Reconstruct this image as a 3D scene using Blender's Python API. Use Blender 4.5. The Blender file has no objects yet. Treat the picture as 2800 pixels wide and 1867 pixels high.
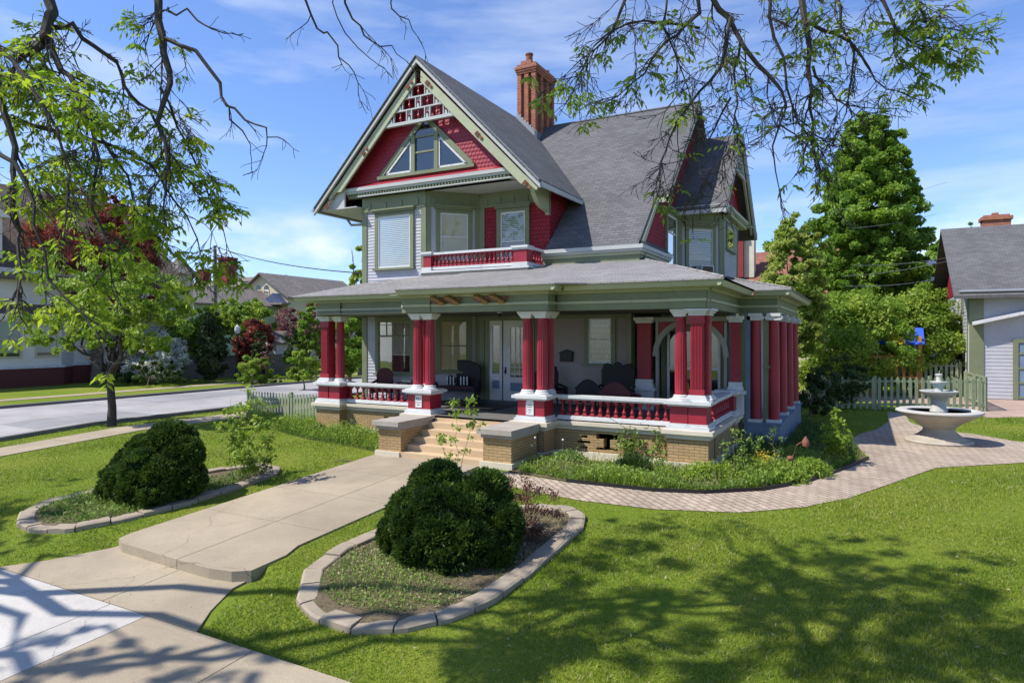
import bpy, bmesh, math, random
import numpy as np
from mathutils import Vector, Matrix, noise
from mathutils.geometry import tessellate_polygon

R = math.radians
random.seed(7)
rng = np.random.default_rng(11)
S = bpy.context.scene
COL = S.collection

# ------------------------------------------------------------------ camera
CAM = Vector((3.396, -16.334, 3.33)); YAW = R(28.2); FPX = 1800.0; HZ = 917.0
sy, cy = math.sin(YAW), math.cos(YAW)
cd = bpy.data.cameras.new('camera'); cam = bpy.data.objects.new('camera', cd); COL.objects.link(cam)
cam.location = CAM; cam.rotation_euler = (R(90), 0, YAW)
cd.sensor_width = 36.0; cd.lens = 36.0 * FPX / 2800.0
cd.shift_y = -(933.5 - HZ) / 2800.0
cd.clip_start = 0.1; cd.clip_end = 3000
S.camera = cam

def ray(u, v):
    k = (u - 1400) / FPX; m = (HZ - v) / FPX
    return Vector((cy * k - sy, sy * k + cy, m))
def at(u, v, d):                      # measured point of the place at depth d
    return CAM + ray(u, v) * d
def onY(u, v, Y):
    a = ray(u, v); t = (Y - CAM.y) / a.y
    return CAM.x + a.x * t, CAM.z + a.z * t
def onX(u, v, X):
    a = ray(u, v); t = (X - CAM.x) / a.x
    return CAM.y + a.y * t, CAM.z + a.z * t
def depth(x, y): return -sy * (x - CAM.x) + cy * (y - CAM.y)

def sst(v): v = min(1.0, max(0.0, v)); return v*v*(3-2*v)
def g(x, y):                          # height of the ground: a gentle rise to the house, a sharp bank round the lower walk
    e = sst((abs(x+6.95)-1.75)/1.0)
    t = sst((-9.0-y)/1.6)*e + sst((-8.85-y)/.25)*(1-e)
    return .053*min(0.0, max(-10.5, y+2.2)) - .17*t
def gv(x, y):
    f = lambda v: (lambda c: c*c*(3-2*c))(np.clip(v, 0, 1))
    e = f((np.abs(x+6.95)-1.75)/1.0); t = f((-9.0-y)/1.6)*e + f((-8.85-y)/.25)*(1-e)
    return .053*np.clip(y+2.2, -10.5, 0) - .17*t
BREAKS = (-2.2, -9.0, -10.4, -12.7)

# ------------------------------------------------------------------ mesh builder
class MB:
    def __init__(s, M=None): s.v = []; s.f = []; s.M = M; s.flip = bool(M is not None and M.to_3x3().determinant() < 0)
    def add(s, vs, fs):
        n = len(s.v)
        if s.M is not None: vs = [s.M @ Vector(p) for p in vs]
        s.v.extend([tuple(p) for p in vs])
        for f in fs:
            f = tuple(n + i for i in f)
            s.f.append(f[::-1] if s.flip else f)
        return s
    def box(s, x0, x1, y0, y1, z0, z1):
        if x0 > x1: x0, x1 = x1, x0
        if y0 > y1: y0, y1 = y1, y0
        if z0 > z1: z0, z1 = z1, z0
        return s.add([(x0,y0,z0),(x1,y0,z0),(x1,y1,z0),(x0,y1,z0),(x0,y0,z1),(x1,y0,z1),(x1,y1,z1),(x0,y1,z1)],
              [(0,3,2,1),(4,5,6,7),(0,1,5,4),(1,2,6,5),(2,3,7,6),(3,0,4,7)])
    def quad(s, *p): return s.add(p, [tuple(range(len(p)))])
    def prism(s, poly, ax, a, b):     # poly in the two other axes, extruded a..b along ax
        n = len(poly)
        if ax == 'y': f = lambda p, t: (p[0], t, p[1])
        elif ax == 'x': f = lambda p, t: (t, p[0], p[1])
        else: f = lambda p, t: (p[0], p[1], t)
        vs = [f(p, a) for p in poly] + [f(p, b) for p in poly]
        fs = [tuple(range(n)), tuple(range(2*n-1, n-1, -1))]
        fs += [(i, i+n, (i+1) % n + n, (i+1) % n) for i in range(n)]
        return s.add(vs, fs)
    def slab(s, pts, th):             # planar polygon (any slope), thickness straight down
        n = len(pts)
        vs = [tuple(p) for p in pts] + [(p[0], p[1], p[2]-th) for p in pts]
        fs = [tuple(range(n)), tuple(range(2*n-1, n-1, -1))]
        fs += [(i, i+n, (i+1) % n + n, (i+1) % n) for i in range(n)]
        return s.add(vs, fs)
    def lathe(s, prof, cx=0, cy_=0, z0=0, seg=24, rf=None):
        vs = []; fs = []
        for (r, z) in prof:
            for i in range(seg):
                a = 2*math.pi*i/seg; rr = r*(rf(a, z) if rf else 1)
                vs.append((cx+rr*math.cos(a), cy_+rr*math.sin(a), z0+z))
        m = len(prof)
        for j in range(m-1):
            for i in range(seg):
                k = (i+1) % seg
                fs.append((j*seg+i, j*seg+k, (j+1)*seg+k, (j+1)*seg+i))
        fs.append(tuple(range(seg-1, -1, -1))); fs.append(tuple((m-1)*seg+i for i in range(seg)))
        return s.add(vs, fs)
    def tube(s, pts, rad, seg=6, closed=False):
        pts = [Vector(p) for p in pts]
        if not isinstance(rad, (list, tuple)): rad = [rad]*len(pts)
        vs = []; fs = []
        for i, p in enumerate(pts):
            a = pts[max(i-1, 0)]; b = pts[min(i+1, len(pts)-1)]
            d = (b-a); d = d.normalized() if d.length > 1e-9 else Vector((0,0,1))
            ref = Vector((0,0,1)) if abs(d.z) < .9 else Vector((1,0,0))
            e1 = d.cross(ref).normalized(); e2 = d.cross(e1)
            for k in range(seg):
                t = 2*math.pi*k/seg
                vs.append(p + (e1*math.cos(t)+e2*math.sin(t))*rad[i])
        for i in range(len(pts)-1):
            for k in range(seg):
                k2 = (k+1) % seg
                fs.append((i*seg+k, i*seg+k2, (i+1)*seg+k2, (i+1)*seg+k))
        fs.append(tuple(range(seg))); fs.append(tuple((len(pts)-1)*seg+i for i in range(seg-1, -1, -1)))
        return s.add(vs, fs)
    def ball(s, c, r, seg=12, rings=8):
        if not isinstance(r, (tuple, list)): r = (r, r, r)
        vs = [(c[0], c[1], c[2]-r[2])]; fs = []
        for j in range(1, rings):
            t = math.pi*j/rings
            for i in range(seg):
                a = 2*math.pi*i/seg
                vs.append((c[0]+r[0]*math.sin(t)*math.cos(a), c[1]+r[1]*math.sin(t)*math.sin(a), c[2]-r[2]*math.cos(t)))
        vs.append((c[0], c[1], c[2]+r[2])); n = len(vs)-1
        for i in range(seg):
            k = (i+1) % seg
            fs.append((0, 1+k, 1+i)); fs.append((n, n-seg+i, n-seg+k))
            for j in range(rings-2):
                fs.append((1+j*seg+i, 1+j*seg+k, 1+(j+1)*seg+k, 1+(j+1)*seg+i))
        return s.add(vs, fs)
    def build(s, name, mat, parent=None, smooth=False, local=False, label=None):
        me = bpy.data.meshes.new(name)
        vs = s.v
        if parent is not None and not local:
            o = wloc(parent); vs = [(a-o[0], b-o[1], c-o[2]) for a, b, c in vs]
        me.from_pydata(vs, [], s.f)
        me.validate()
        uvmap(me)
        me.materials.append(mat)
        if smooth:
            me.shade_smooth(); me.set_sharp_from_angle(angle=R(40))
        ob = bpy.data.objects.new(name, me); COL.objects.link(ob)
        if parent is not None: ob.parent = parent
        if label: ob['label'] = label
        return ob

def wloc(o):
    p = Vector((0,0,0))
    while o is not None: p = p + Vector(o.location); o = o.parent
    return p

def uvmap(me):                        # box projection in metres along every face's own slope
    n = len(me.loops)
    if n == 0: return
    lay = me.uv_layers.new(name='UVMap')
    co = np.empty(len(me.vertices)*3); me.vertices.foreach_get('co', co); co = co.reshape(-1, 3)
    vi = np.empty(n, np.int64); me.loops.foreach_get('vertex_index', vi)
    nf = len(me.polygons)
    nor = np.empty(nf*3); me.polygons.foreach_get('normal', nor); nor = nor.reshape(-1, 3)
    tot = np.empty(nf, np.int64); me.polygons.foreach_get('loop_total', tot)
    fi = np.repeat(np.arange(nf), tot)
    nl = nor[fi]
    u = np.stack([-nl[:,1], nl[:,0], np.zeros(n)], 1)
    L = np.linalg.norm(u, axis=1); flat = L < .05
    u[flat] = (1,0,0); u /= np.maximum(np.linalg.norm(u, axis=1), 1e-9)[:, None]
    u *= np.where((np.abs(u[:,0]) >= np.abs(u[:,1])), np.sign(u[:,0]), np.sign(u[:,1]))[:, None]
    w = np.cross(nl, u); w *= np.where(np.abs(w[:,2]) > .01, np.sign(w[:,2]), np.sign(w[:,1]+1e-6))[:, None]
    p = co[vi]
    uv = np.stack([(p*u).sum(1), (p*w).sum(1)], 1).astype(np.float32)
    lay.data.foreach_set('uv', uv.ravel())

def tag(o, label=None, cat=None, group=None, kind=None):
    if label: o['label'] = label
    if cat: o['category'] = cat
    if group: o['group'] = group
    if kind: o['kind'] = kind
    return o
def thing(name, label, cat, loc=(0,0,0), rz=0, group=None):
    o = bpy.data.objects.new(name, None); COL.objects.link(o)
    o.empty_display_size = .2
    o.location = loc; o.rotation_euler = (0,0,rz)
    return tag(o, label, cat, group)
def copy_tree(o, parent=None):
    kids = [c for c in COL.objects if c.parent == o]
    c = o.copy(); COL.objects.link(c); c.parent = parent
    for k in kids: copy_tree(k, c)
    return c

# ------------------------------------------------------------------ materials
def newmat(name):
    m = bpy.data.materials.new(name); m.use_nodes = True
    nt = m.node_tree; nt.nodes.clear()
    out = nt.nodes.new('ShaderNodeOutputMaterial'); b = nt.nodes.new('ShaderNodeBsdfPrincipled')
    nt.links.new(b.outputs[0], out.inputs[0])
    return m, nt, b, out
def N(nt, t, **kw):
    n = nt.nodes.new(t)
    for k, v in kw.items():
        if k in ('op',): n.operation = v
        elif hasattr(n, k) and k not in n.inputs.keys(): setattr(n, k, v)
    return n
def noise_(nt, vec, scale, detail=4, rough=.55):
    n = nt.nodes.new('ShaderNodeTexNoise'); n.inputs['Scale'].default_value = scale
    n.inputs['Detail'].default_value = detail; n.inputs['Roughness'].default_value = rough
    if vec is not None: nt.links.new(vec, n.inputs['Vector'])
    return n.outputs['Fac']
def maprange(nt, v, a, b, c, d):
    n = nt.nodes.new('ShaderNodeMapRange')
    for i, x in enumerate((a, b, c, d)): n.inputs[i+1].default_value = x
    nt.links.new(v, n.inputs[0]); return n.outputs[0]
def mixc(nt, fac, a, b, mode='MIX'):
    n = nt.nodes.new('ShaderNodeMix'); n.data_type = 'RGBA'; n.blend_type = mode
    for sock, x in ((n.inputs[0], fac), (n.inputs[6], a), (n.inputs[7], b)):
        if isinstance(x, (int, float)): sock.default_value = x
        elif isinstance(x, (tuple, list)): sock.default_value = (x[0], x[1], x[2], 1)
        else: nt.links.new(x, sock)
    return n.outputs[2]
def hsv(nt, col, val):
    n = nt.nodes.new('ShaderNodeHueSaturation')
    if isinstance(col, (tuple, list)): n.inputs['Color'].default_value = (*col, 1)
    else: nt.links.new(col, n.inputs['Color'])
    nt.links.new(val, n.inputs['Value']); return n.outputs[0]
def bump_(nt, b, h, dist=.01, st=.6):
    n = nt.nodes.new('ShaderNodeBump'); n.inputs['Strength'].default_value = st; n.inputs['Distance'].default_value = dist
    nt.links.new(h, n.inputs['Height']); nt.links.new(n.outputs[0], b.inputs['Normal']); return n
def objco(nt): return nt.nodes.new('ShaderNodeTexCoord').outputs['Object']
def uvco(nt): return nt.nodes.new('ShaderNodeTexCoord').outputs['UV']

def paint(name, col, rough=.5, var=.12, scale=1.5, bump=.002, dirt=None, metal=0.0, spec=.4):
    m, nt, b, _ = newmat(name); c = objco(nt)
    f = maprange(nt, noise_(nt, c, scale, 6), .3, .7, 1-var, 1+var)
    cc = hsv(nt, col, f)
    if dirt:
        d = maprange(nt, noise_(nt, c, 4.5, 8, .65), .56, .72, 0, .7)
        cc = mixc(nt, d, cc, dirt)
    nt.links.new(cc, b.inputs['Base Color'])
    b.inputs['Roughness'].default_value = rough; b.inputs['Metallic'].default_value = metal
    b.inputs['Specular IOR Level'].default_value = spec
    if bump: bump_(nt, b, noise_(nt, c, 60, 3), bump, .5)
    return m
def plain(name, col, rough=.6, metal=0.0):
    return paint(name, col, rough, .05, 3, 0, metal=metal)

def brickmat(name, c1, c2, mortar, w, h, ms, off=.5, bumpd=.006, rough=.85, stain=None, rot=0, bias=0, jit=0):
    m, nt, b, _ = newmat(name); uv = uvco(nt)
    if rot:
        mp = nt.nodes.new('ShaderNodeMapping'); mp.inputs['Rotation'].default_value = (0,0,rot); nt.links.new(uv, mp.inputs[0]); uv = mp.outputs[0]
    if jit:
        nz = nt.nodes.new('ShaderNodeTexNoise'); nz.inputs['Scale'].default_value = 9; nt.links.new(uv, nz.inputs['Vector'])
        vm = nt.nodes.new('ShaderNodeVectorMath'); vm.operation = 'MULTIPLY_ADD'
        vm.inputs[1].default_value = (jit, jit, 0); nt.links.new(nz.outputs['Color'], vm.inputs[0]); nt.links.new(uv, vm.inputs[2]); uv = vm.outputs[0]
    t = nt.nodes.new('ShaderNodeTexBrick'); nt.links.new(uv, t.inputs['Vector'])
    t.inputs['Color1'].default_value = (*c1, 1); t.inputs['Color2'].default_value = (*c2, 1); t.inputs['Mortar'].default_value = (*mortar, 1)
    t.inputs['Scale'].default_value = 1; t.inputs['Brick Width'].default_value = w; t.inputs['Row Height'].default_value = h
    t.inputs['Mortar Size'].default_value = ms; t.inputs['Mortar Smooth'].default_value = .2; t.inputs['Bias'].default_value = bias
    t.offset = off
    c = objco(nt)
    f = maprange(nt, noise_(nt, c, .7, 6, .6), .3, .7, .82, 1.15)
    f2 = maprange(nt, noise_(nt, c, 35, 3), .3, .7, .85, 1.12)
    cc = hsv(nt, hsv(nt, t.outputs['Color'], f), f2)
    if stain:
        d = maprange(nt, noise_(nt, c, 1.1, 7, .65), .55, .75, 0, .6); cc = mixc(nt, d, cc, stain)
    nt.links.new(cc, b.inputs['Base Color']); b.inputs['Roughness'].default_value = rough
    b.inputs['Specular IOR Level'].default_value = .25
    inv = nt.nodes.new('ShaderNodeMath'); inv.operation = 'SUBTRACT'; inv.inputs[0].default_value = 1; nt.links.new(t.outputs['Fac'], inv.inputs[1])
    ad = nt.nodes.new('ShaderNodeMath'); ad.operation = 'MULTIPLY_ADD'; ad.inputs[1].default_value = .25
    nt.links.new(noise_(nt, c, 90, 3), ad.inputs[0]); nt.links.new(inv.outputs[0], ad.inputs[2])
    bump_(nt, b, ad.outputs[0], bumpd, .8)
    return m

def shinglemat(name, c1, c2, w=.30, h=.145, gap=(.03,.03,.035), bumpd=.014):
    """courses of shingles: every course is a little wedge, thick at its lower edge"""
    m, nt, b, _ = newmat(name); uv = uvco(nt)
    t = nt.nodes.new('ShaderNodeTexBrick'); nt.links.new(uv, t.inputs['Vector'])
    t.inputs['Color1'].default_value = (*c1, 1); t.inputs['Color2'].default_value = (*c2, 1); t.inputs['Mortar'].default_value = (*gap, 1)
    t.inputs['Scale'].default_value = 1; t.inputs['Brick Width'].default_value = w; t.inputs['Row Height'].default_value = h
    t.inputs['Mortar Size'].default_value = .006; t.inputs['Mortar Smooth'].default_value = .3
    sp = nt.nodes.new('ShaderNodeSeparateXYZ'); nt.links.new(uv, sp.inputs[0])
    dv = nt.nodes.new('ShaderNodeMath'); dv.operation = 'DIVIDE'; dv.inputs[1].default_value = h; nt.links.new(sp.outputs[1], dv.inputs[0])
    fr = nt.nodes.new('ShaderNodeMath'); fr.operation = 'FRACT'; nt.links.new(dv.outputs[0], fr.inputs[0])
    c = objco(nt)
    f = maprange(nt, noise_(nt, c, .5, 6, .6), .3, .7, .85, 1.15)
    f2 = maprange(nt, noise_(nt, c, 60, 2), .3, .7, .8, 1.2)
    edge = maprange(nt, fr.outputs[0], 0.0, .12, .45, 1.0)      # the dark butt line of each course
    cc = hsv(nt, hsv(nt, hsv(nt, t.outputs['Color'], f), f2), edge)
    nt.links.new(cc, b.inputs['Base Color']); b.inputs['Roughness'].default_value = .9; b.inputs['Specular IOR Level'].default_value = .2
    sb = nt.nodes.new('ShaderNodeMath'); sb.operation = 'SUBTRACT'; sb.inputs[0].default_value = 1; nt.links.new(fr.outputs[0], sb.inputs[1])
    bump_(nt, b, sb.outputs[0], bumpd, .7)
    return m

def leafmat(name, c1, c2, trans=.35, rough=.5):
    """leaf faces carry a 'tint' 0..1 that picks a hue between the two leaf colours"""
    m, nt, b, out = newmat(name)
    a = nt.nodes.new('ShaderNodeAttribute'); a.attribute_name = 'tint'
    cc = mixc(nt, a.outputs['Fac'], c1, c2)
    nt.links.new(cc, b.inputs['Base Color']); b.inputs['Roughness'].default_value = rough; b.inputs['Specular IOR Level'].default_value = .3
    tr = nt.nodes.new('ShaderNodeBsdfTranslucent'); nt.links.new(hsv(nt, cc, maprange(nt, a.outputs['Fac'], 0, 1, 1.3, 1.3)), tr.inputs[0])
    mx = nt.nodes.new('ShaderNodeMixShader'); mx.inputs[0].default_value = trans
    nt.links.new(b.outputs[0], mx.inputs[1]); nt.links.new(tr.outputs[0], mx.inputs[2]); nt.links.new(mx.outputs[0], out.inputs[0])
    return m

def glassmat(name, tint=(.9,.95,.95), refl=.12):
    m, nt, b, out = newmat(name); nt.nodes.remove(b)
    tp = nt.nodes.new('ShaderNodeBsdfTransparent'); tp.inputs[0].default_value = (*tint, 1)
    gl = nt.nodes.new('ShaderNodeBsdfGlossy'); gl.inputs['Roughness'].default_value = .02
    fr = nt.nodes.new('ShaderNodeFresnel'); fr.inputs[0].default_value = 1.5
    ad = nt.nodes.new('ShaderNodeMath'); ad.operation = 'ADD'; ad.inputs[1].default_value = refl; ad.use_clamp = True
    nt.links.new(fr.outputs[0], ad.inputs[0])
    nz = noise_(nt, objco(nt), 2.5, 2); bp = nt.nodes.new('ShaderNodeBump'); bp.inputs['Strength'].default_value = .05; bp.inputs['Distance'].default_value = .02
    nt.links.new(nz, bp.inputs['Height']); nt.links.new(bp.outputs[0], gl.inputs['Normal'])
    mx = nt.nodes.new('ShaderNodeMixShader'); nt.links.new(ad.outputs[0], mx.inputs[0])
    nt.links.new(tp.outputs[0], mx.inputs[1]); nt.links.new(gl.outputs[0], mx.inputs[2]); nt.links.new(mx.outputs[0], out.inputs[0])
    return m

def groundmat(name, stops, s1=.35, s2=14, bumpd=.02):
    m, nt, b, _ = newmat(name); c = objco(nt)
    a = noise_(nt, c, s1, 5, .6); d = noise_(nt, c, s2, 6, .7); e = noise_(nt, c, 120, 2)
    c1 = mixc(nt, maprange(nt, a, .35, .65, 0, 1), stops[0], stops[1])
    c2 = mixc(nt, maprange(nt, d, .45, .7, 0, 1), c1, stops[2])
    c3 = hsv(nt, c2, maprange(nt, e, .25, .75, .6, 1.35))
    nt.links.new(c3, b.inputs['Base Color']); b.inputs['Roughness'].default_value = .95; b.inputs['Specular IOR Level'].default_value = .1
    ad = nt.nodes.new('ShaderNodeMath'); ad.operation = 'ADD'; nt.links.new(d, ad.inputs[0]); nt.links.new(e, ad.inputs[1])
    bump_(nt, b, ad.outputs[0], bumpd, .8)
    return m
def concretemat(name, col, dark, sc=1.0, crack=False):
    m, nt, b, _ = newmat(name); c = objco(nt)
    a = noise_(nt, c, .8*sc, 7, .65); d = noise_(nt, c, 45, 4, .7); s = noise_(nt, c, 3.2, 8, .75)
    c1 = hsv(nt, col, maprange(nt, a, .3, .7, .85, 1.12))
    c2 = mixc(nt, maprange(nt, s, .58, .75, 0, .55), c1, dark)
    c3 = hsv(nt, c2, maprange(nt, d, .3, .7, .85, 1.13))
    if crack:
        nz = nt.nodes.new('ShaderNodeTexNoise'); nz.inputs['Scale'].default_value = 2.2; nz.inputs['Detail'].default_value = 6; nt.links.new(c, nz.inputs['Vector'])
        vm = nt.nodes.new('ShaderNodeVectorMath'); vm.operation = 'MULTIPLY_ADD'; vm.inputs[1].default_value = (.5,.5,0); nt.links.new(nz.outputs['Color'], vm.inputs[0]); nt.links.new(c, vm.inputs[2])
        vo = nt.nodes.new('ShaderNodeTexVoronoi'); vo.feature = 'DISTANCE_TO_EDGE'; vo.inputs['Scale'].default_value = .17; nt.links.new(vm.outputs[0], vo.inputs['Vector'])
        c3 = mixc(nt, maprange(nt, vo.outputs['Distance'], .0, .0016, .6, 0), c3, tuple(x*.35 for x in dark))
        sp_ = maprange(nt, noise_(nt, c, 26, 2, .4), .735, .76, 0, .8); c3 = mixc(nt, sp_, c3, (.05,.045,.04))
        big_ = maprange(nt, noise_(nt, c, .35, 5, .6), .4, .65, .9, 1.1); c3 = hsv(nt, c3, big_)
    nt.links.new(c3, b.inputs['Base Color']); b.inputs['Roughness'].default_value = .85; b.inputs['Specular IOR Level'].default_value = .25
    bump_(nt, b, d, .004, .6)
    return m

M = {}
M['red'] = paint('red paint', (.28,.017,.032), .45, .14, 1.6, dirt=(.20,.03,.038))
M['redshingle'] = brickmat('red wood shingles', (.30,.020,.038), (.23,.016,.03), (.09,.008,.015), .13, .14, .01, bumpd=.02, rough=.7)
M['green'] = paint('sage green paint', (.165,.185,.105), .5, .10, 1.1, dirt=(.12,.13,.08))
M['greenlt'] = paint('pale sage paint', (.36,.38,.25), .5, .08, 1.1, dirt=(.25,.26,.18))
M['white'] = paint('white trim paint', (.56,.565,.56), .45, .09, 1.8, dirt=(.36,.355,.33))
M['grey'] = paint('grey trim paint', (.42,.43,.42), .5, .08, 1.2)
M['lav'] = paint('pale lavender siding paint', (.41,.41,.445), .5, .08, 1.2, dirt=(.32,.315,.32))
M['soffit'] = paint('grey soffit boards', (.42,.43,.42), .6, .08, 1.0)
M['bluegrey'] = paint('blue grey plinth paint', (.15,.21,.29), .6, .14, 1.5)
M['roof'] = shinglemat('grey asphalt shingles', (.132,.130,.134), (.100,.099,.102))
M['roofp'] = shinglemat('light grey porch shingles', (.255,.245,.24), (.205,.197,.193))
M['brick'] = brickmat('tan brick', (.42,.285,.135), (.36,.24,.115), (.17,.12,.07), .26, .075, .007, stain=(.30,.21,.10))
M['chimbrick'] = brickmat('red chimney brick', (.38,.105,.05), (.25,.062,.032), (.36,.24,.18), .21, .072, .010, stain=(.42,.19,.10))
M['stone'] = concretemat('cream limestone', (.58,.52,.41), (.30,.27,.20))
M['stonegrey'] = concretemat('weathered grey stone', (.34,.31,.27), (.12,.11,.10), 2.5)
M['step'] = concretemat('tan step stone', (.50,.37,.23), (.32,.23,.14))
M['conc'] = concretemat('tan concrete', (.33,.272,.195), (.19,.15,.105), 1, True)
M['concside'] = concretemat('rough concrete riser', (.33,.27,.21), (.16,.13,.10), 4)
M['conclt'] = concretemat('new pale concrete', (.44,.415,.38), (.32,.30,.27), 1, True)
M['kerb'] = concretemat('bed edging concrete', (.30,.25,.185), (.15,.125,.085), 2.5)
M['road'] = concretemat('pale road', (.33,.315,.305), (.21,.205,.20), .5, True)
M['roadpatch'] = concretemat('darker road patch', (.25,.245,.245), (.17,.168,.165), .6, True)
M['curb'] = concretemat('dark curb', (.16,.15,.15), (.09,.09,.09))
M['paver'] = brickmat('tan clay pavers', (.43,.345,.27), (.34,.265,.205), (.12,.10,.065), .30, .15, .010, bumpd=.010, rot=R(43), stain=(.33,.27,.21), jit=.012)
M['drive'] = brickmat('driveway pavers', (.45,.33,.27), (.37,.27,.22), (.22,.17,.13), .24, .12, .008, rot=R(20))
M['ground'] = groundmat('lawn turf', ((.14,.205,.018), (.22,.235,.035), (.105,.165,.016)))
M['soil'] = groundmat('bed soil', ((.13,.10,.065), (.20,.16,.10), (.07,.055,.035)), 1.2, 18)
M['glass'] = glassmat('window glass', refl=.05)
M['glassd'] = paint('dark room behind glass', (.025,.027,.03), .08, .1, 1, 0, spec=.8)
M['blind'] = paint('white slat blind', (.44,.43,.39), .6, .04, 2, 0)
M['blindtan'] = paint('tan roller blind', (.50,.40,.22), .7, .06, 2, 0)
M['blindporch'] = paint('greyish tan slat blind', (.40,.365,.29), .6, .06, 2, 0)
M['dark'] = plain('black painted wicker', (.012,.012,.014), .6)
M['maroon'] = plain('dark maroon wicker', (.07,.012,.015), .6)
M['metal'] = plain('grey metal', (.35,.36,.37), .4, .6)
M['flash'] = plain('lead flashing', (.25,.27,.30), .5, .3)
M['iron'] = plain('brown cast iron', (.07,.05,.04), .5, .3)
M['black'] = plain('black', (.012,.012,.012), .5)
M['archgrey'] = paint('dull grey arch paint', (.27,.27,.245), .55, .1, 1.5)
M['gold'] = plain('dull gold paint', (.26,.14,.045), .5)
M['deck'] = paint('grey porch deck boards', (.13,.125,.115), .6, .1, 2)
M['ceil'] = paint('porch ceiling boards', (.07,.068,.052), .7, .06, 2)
M['bark'] = paint('dark bark', (.055,.045,.04), .9, .3, 6, .01)
M['barklt'] = paint('grey brown bark', (.17,.13,.10), .9, .3, 6, .01)
M['fencegreen'] = paint('weathered green fence paint', (.24,.275,.17), .7, .18, 3, dirt=(.22,.20,.15))
M['woodgrey'] = paint('grey fence wood', (.17,.15,.14), .8, .2, 3)
M['cedar'] = paint('orange cedar', (.42,.19,.05), .7, .2, 3)
M['fountain'] = concretemat('white cast stone', (.45,.44,.41), (.25,.235,.195), 3)
M['bowl'] = concretemat('tan stained cast stone', (.38,.34,.28), (.22,.18,.13), 2.5)
M['taupe'] = paint('taupe porch siding', (.30,.255,.24), .55, .08, 1.2)
M['water'] = paint('blue basin water', (.07,.25,.32), .08, .1, 4, .004, spec=.9)
M['rust'] = paint('rusty iron', (.20,.075,.045), .8, .2, 8)

# ------------------------------------------------------------------ ground, roads, walks
def sheet(name, pts, mat, dz, skirt=.0, level=None, kind='structure', parent=None):
    bm = bmesh.new()
    vs = [bm.verts.new((x, y, 0)) for x, y in pts]
    for tri in tessellate_polygon([[Vector((x, y, 0)) for x, y in pts]]): bm.faces.new([vs[i] for i in tri])
    for yb in BREAKS:
        bmesh.ops.bisect_plane(bm, geom=bm.verts[:]+bm.edges[:]+bm.faces[:], plane_co=(0,yb,0), plane_no=(0,1,0))
    bm.normal_update()
    for f in bm.faces:
        if f.normal.z < 0: f.normal_flip()
    if skirt:
        ed = [e for e in bm.edges if e.is_boundary]
        r = bmesh.ops.extrude_edge_only(bm, edges=ed)
        low = [v for v in r['geom'] if isinstance(v, bmesh.types.BMVert)]
        lows = set(low)
    else: lows = set()
    for v in bm.verts:
        z = (g(v.co.x, v.co.y) if level is None else level(v.co.x, v.co.y)) + dz
        v.co.z = z - (skirt if v in lows else 0)
    me = bpy.data.meshes.new(name); bm.to_mesh(me); bm.free(); uvmap(me); me.materials.append(mat)
    o = bpy.data.objects.new(name, me); COL.objects.link(o)
    if kind: o['kind'] = kind
    if parent: o.parent = parent
    return o

mb = MB()
xs = [-700, -120, -60, -40, -20, -12]+[-10.6+.2*i for i in range(37)]+[0, 10, 20, 60, 120, 700]
ys = [-60, -12.7]+[-11+.15*i for i in range(15)]+[-8.75, -2.2, 20, 60, 120, 300, 1200]
idx = {}
for i, x in enumerate(xs):
    for j, y in enumerate(ys): idx[i, j] = len(mb.v); mb.v.append((x, y, g(x, y)))
for i in range(len(xs)-1):
    for j in range(len(ys)-1): mb.f.append((idx[i,j], idx[i+1,j], idx[i+1,j+1], idx[i,j+1]))
o = mb.build('ground', M['ground']); o['kind'] = 'structure'

# street to the left, its kerbs and sidewalks
sheet('road', [(-31.0,-60),(-21.9,-60),(-21.7,18),(-21.7,120),(-31.0,120)], M['road'], .012)
mb = MB()
for x in (-31.3, -21.85):
    for y0, y1 in ((-60,-12.7),(-12.7,-10.4),(-10.4,-9.0),(-9,-2.2),(-2.2,120)):
        z0, z1 = g(x,y0), g(x,y1)
        mb.add([(x,y0,z0-.1),(x+.22,y0,z0-.1),(x+.22,y0,z0+.14),(x,y0,z0+.14),(x,y1,z1-.1),(x+.22,y1,z1-.1),(x+.22,y1,z1+.14),(x,y1,z1+.14)],
               [(0,1,2,3),(7,6,5,4),(0,4,5,1),(1,5,6,2),(2,6,7,3),(3,7,4,0)])
o = mb.build('kerb', M['curb']); o['kind'] = 'structure'
mb = MB()
mb.box(-26.5,-26.35,-12,40,-.2,.0)
for (x0, x1, y0, y1) in ((-25.6,-23.0,-3.5,1.0),(-30.4,-27.2,4,14),(-24.6,-22.0,9,13)): sheet('road_patch', [(x0,y0),(x1,y0),(x1,y1),(x0,y1)], M['roadpatch'], .0155)
sheet('road_marking', [(-26.6,-2.0),(-26.45,-2.0),(-26.45,6),(-26.6,6)], M['conclt'], .018)
for k in range(-2, 9):
    y0 = -13.4+k*3.0
    sheet('side_street_sidewalk', [(-20.35,y0+.02),(-18.9,y0+.02),(-18.9,y0+2.98),(-20.35,y0+2.98)], M['conc'], .025, .08)
sheet('far_sidewalk', [(-36.0,-20),(-34.9,-20),(-34.9,70),(-36.0,70)], M['conc'], .02)

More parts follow.
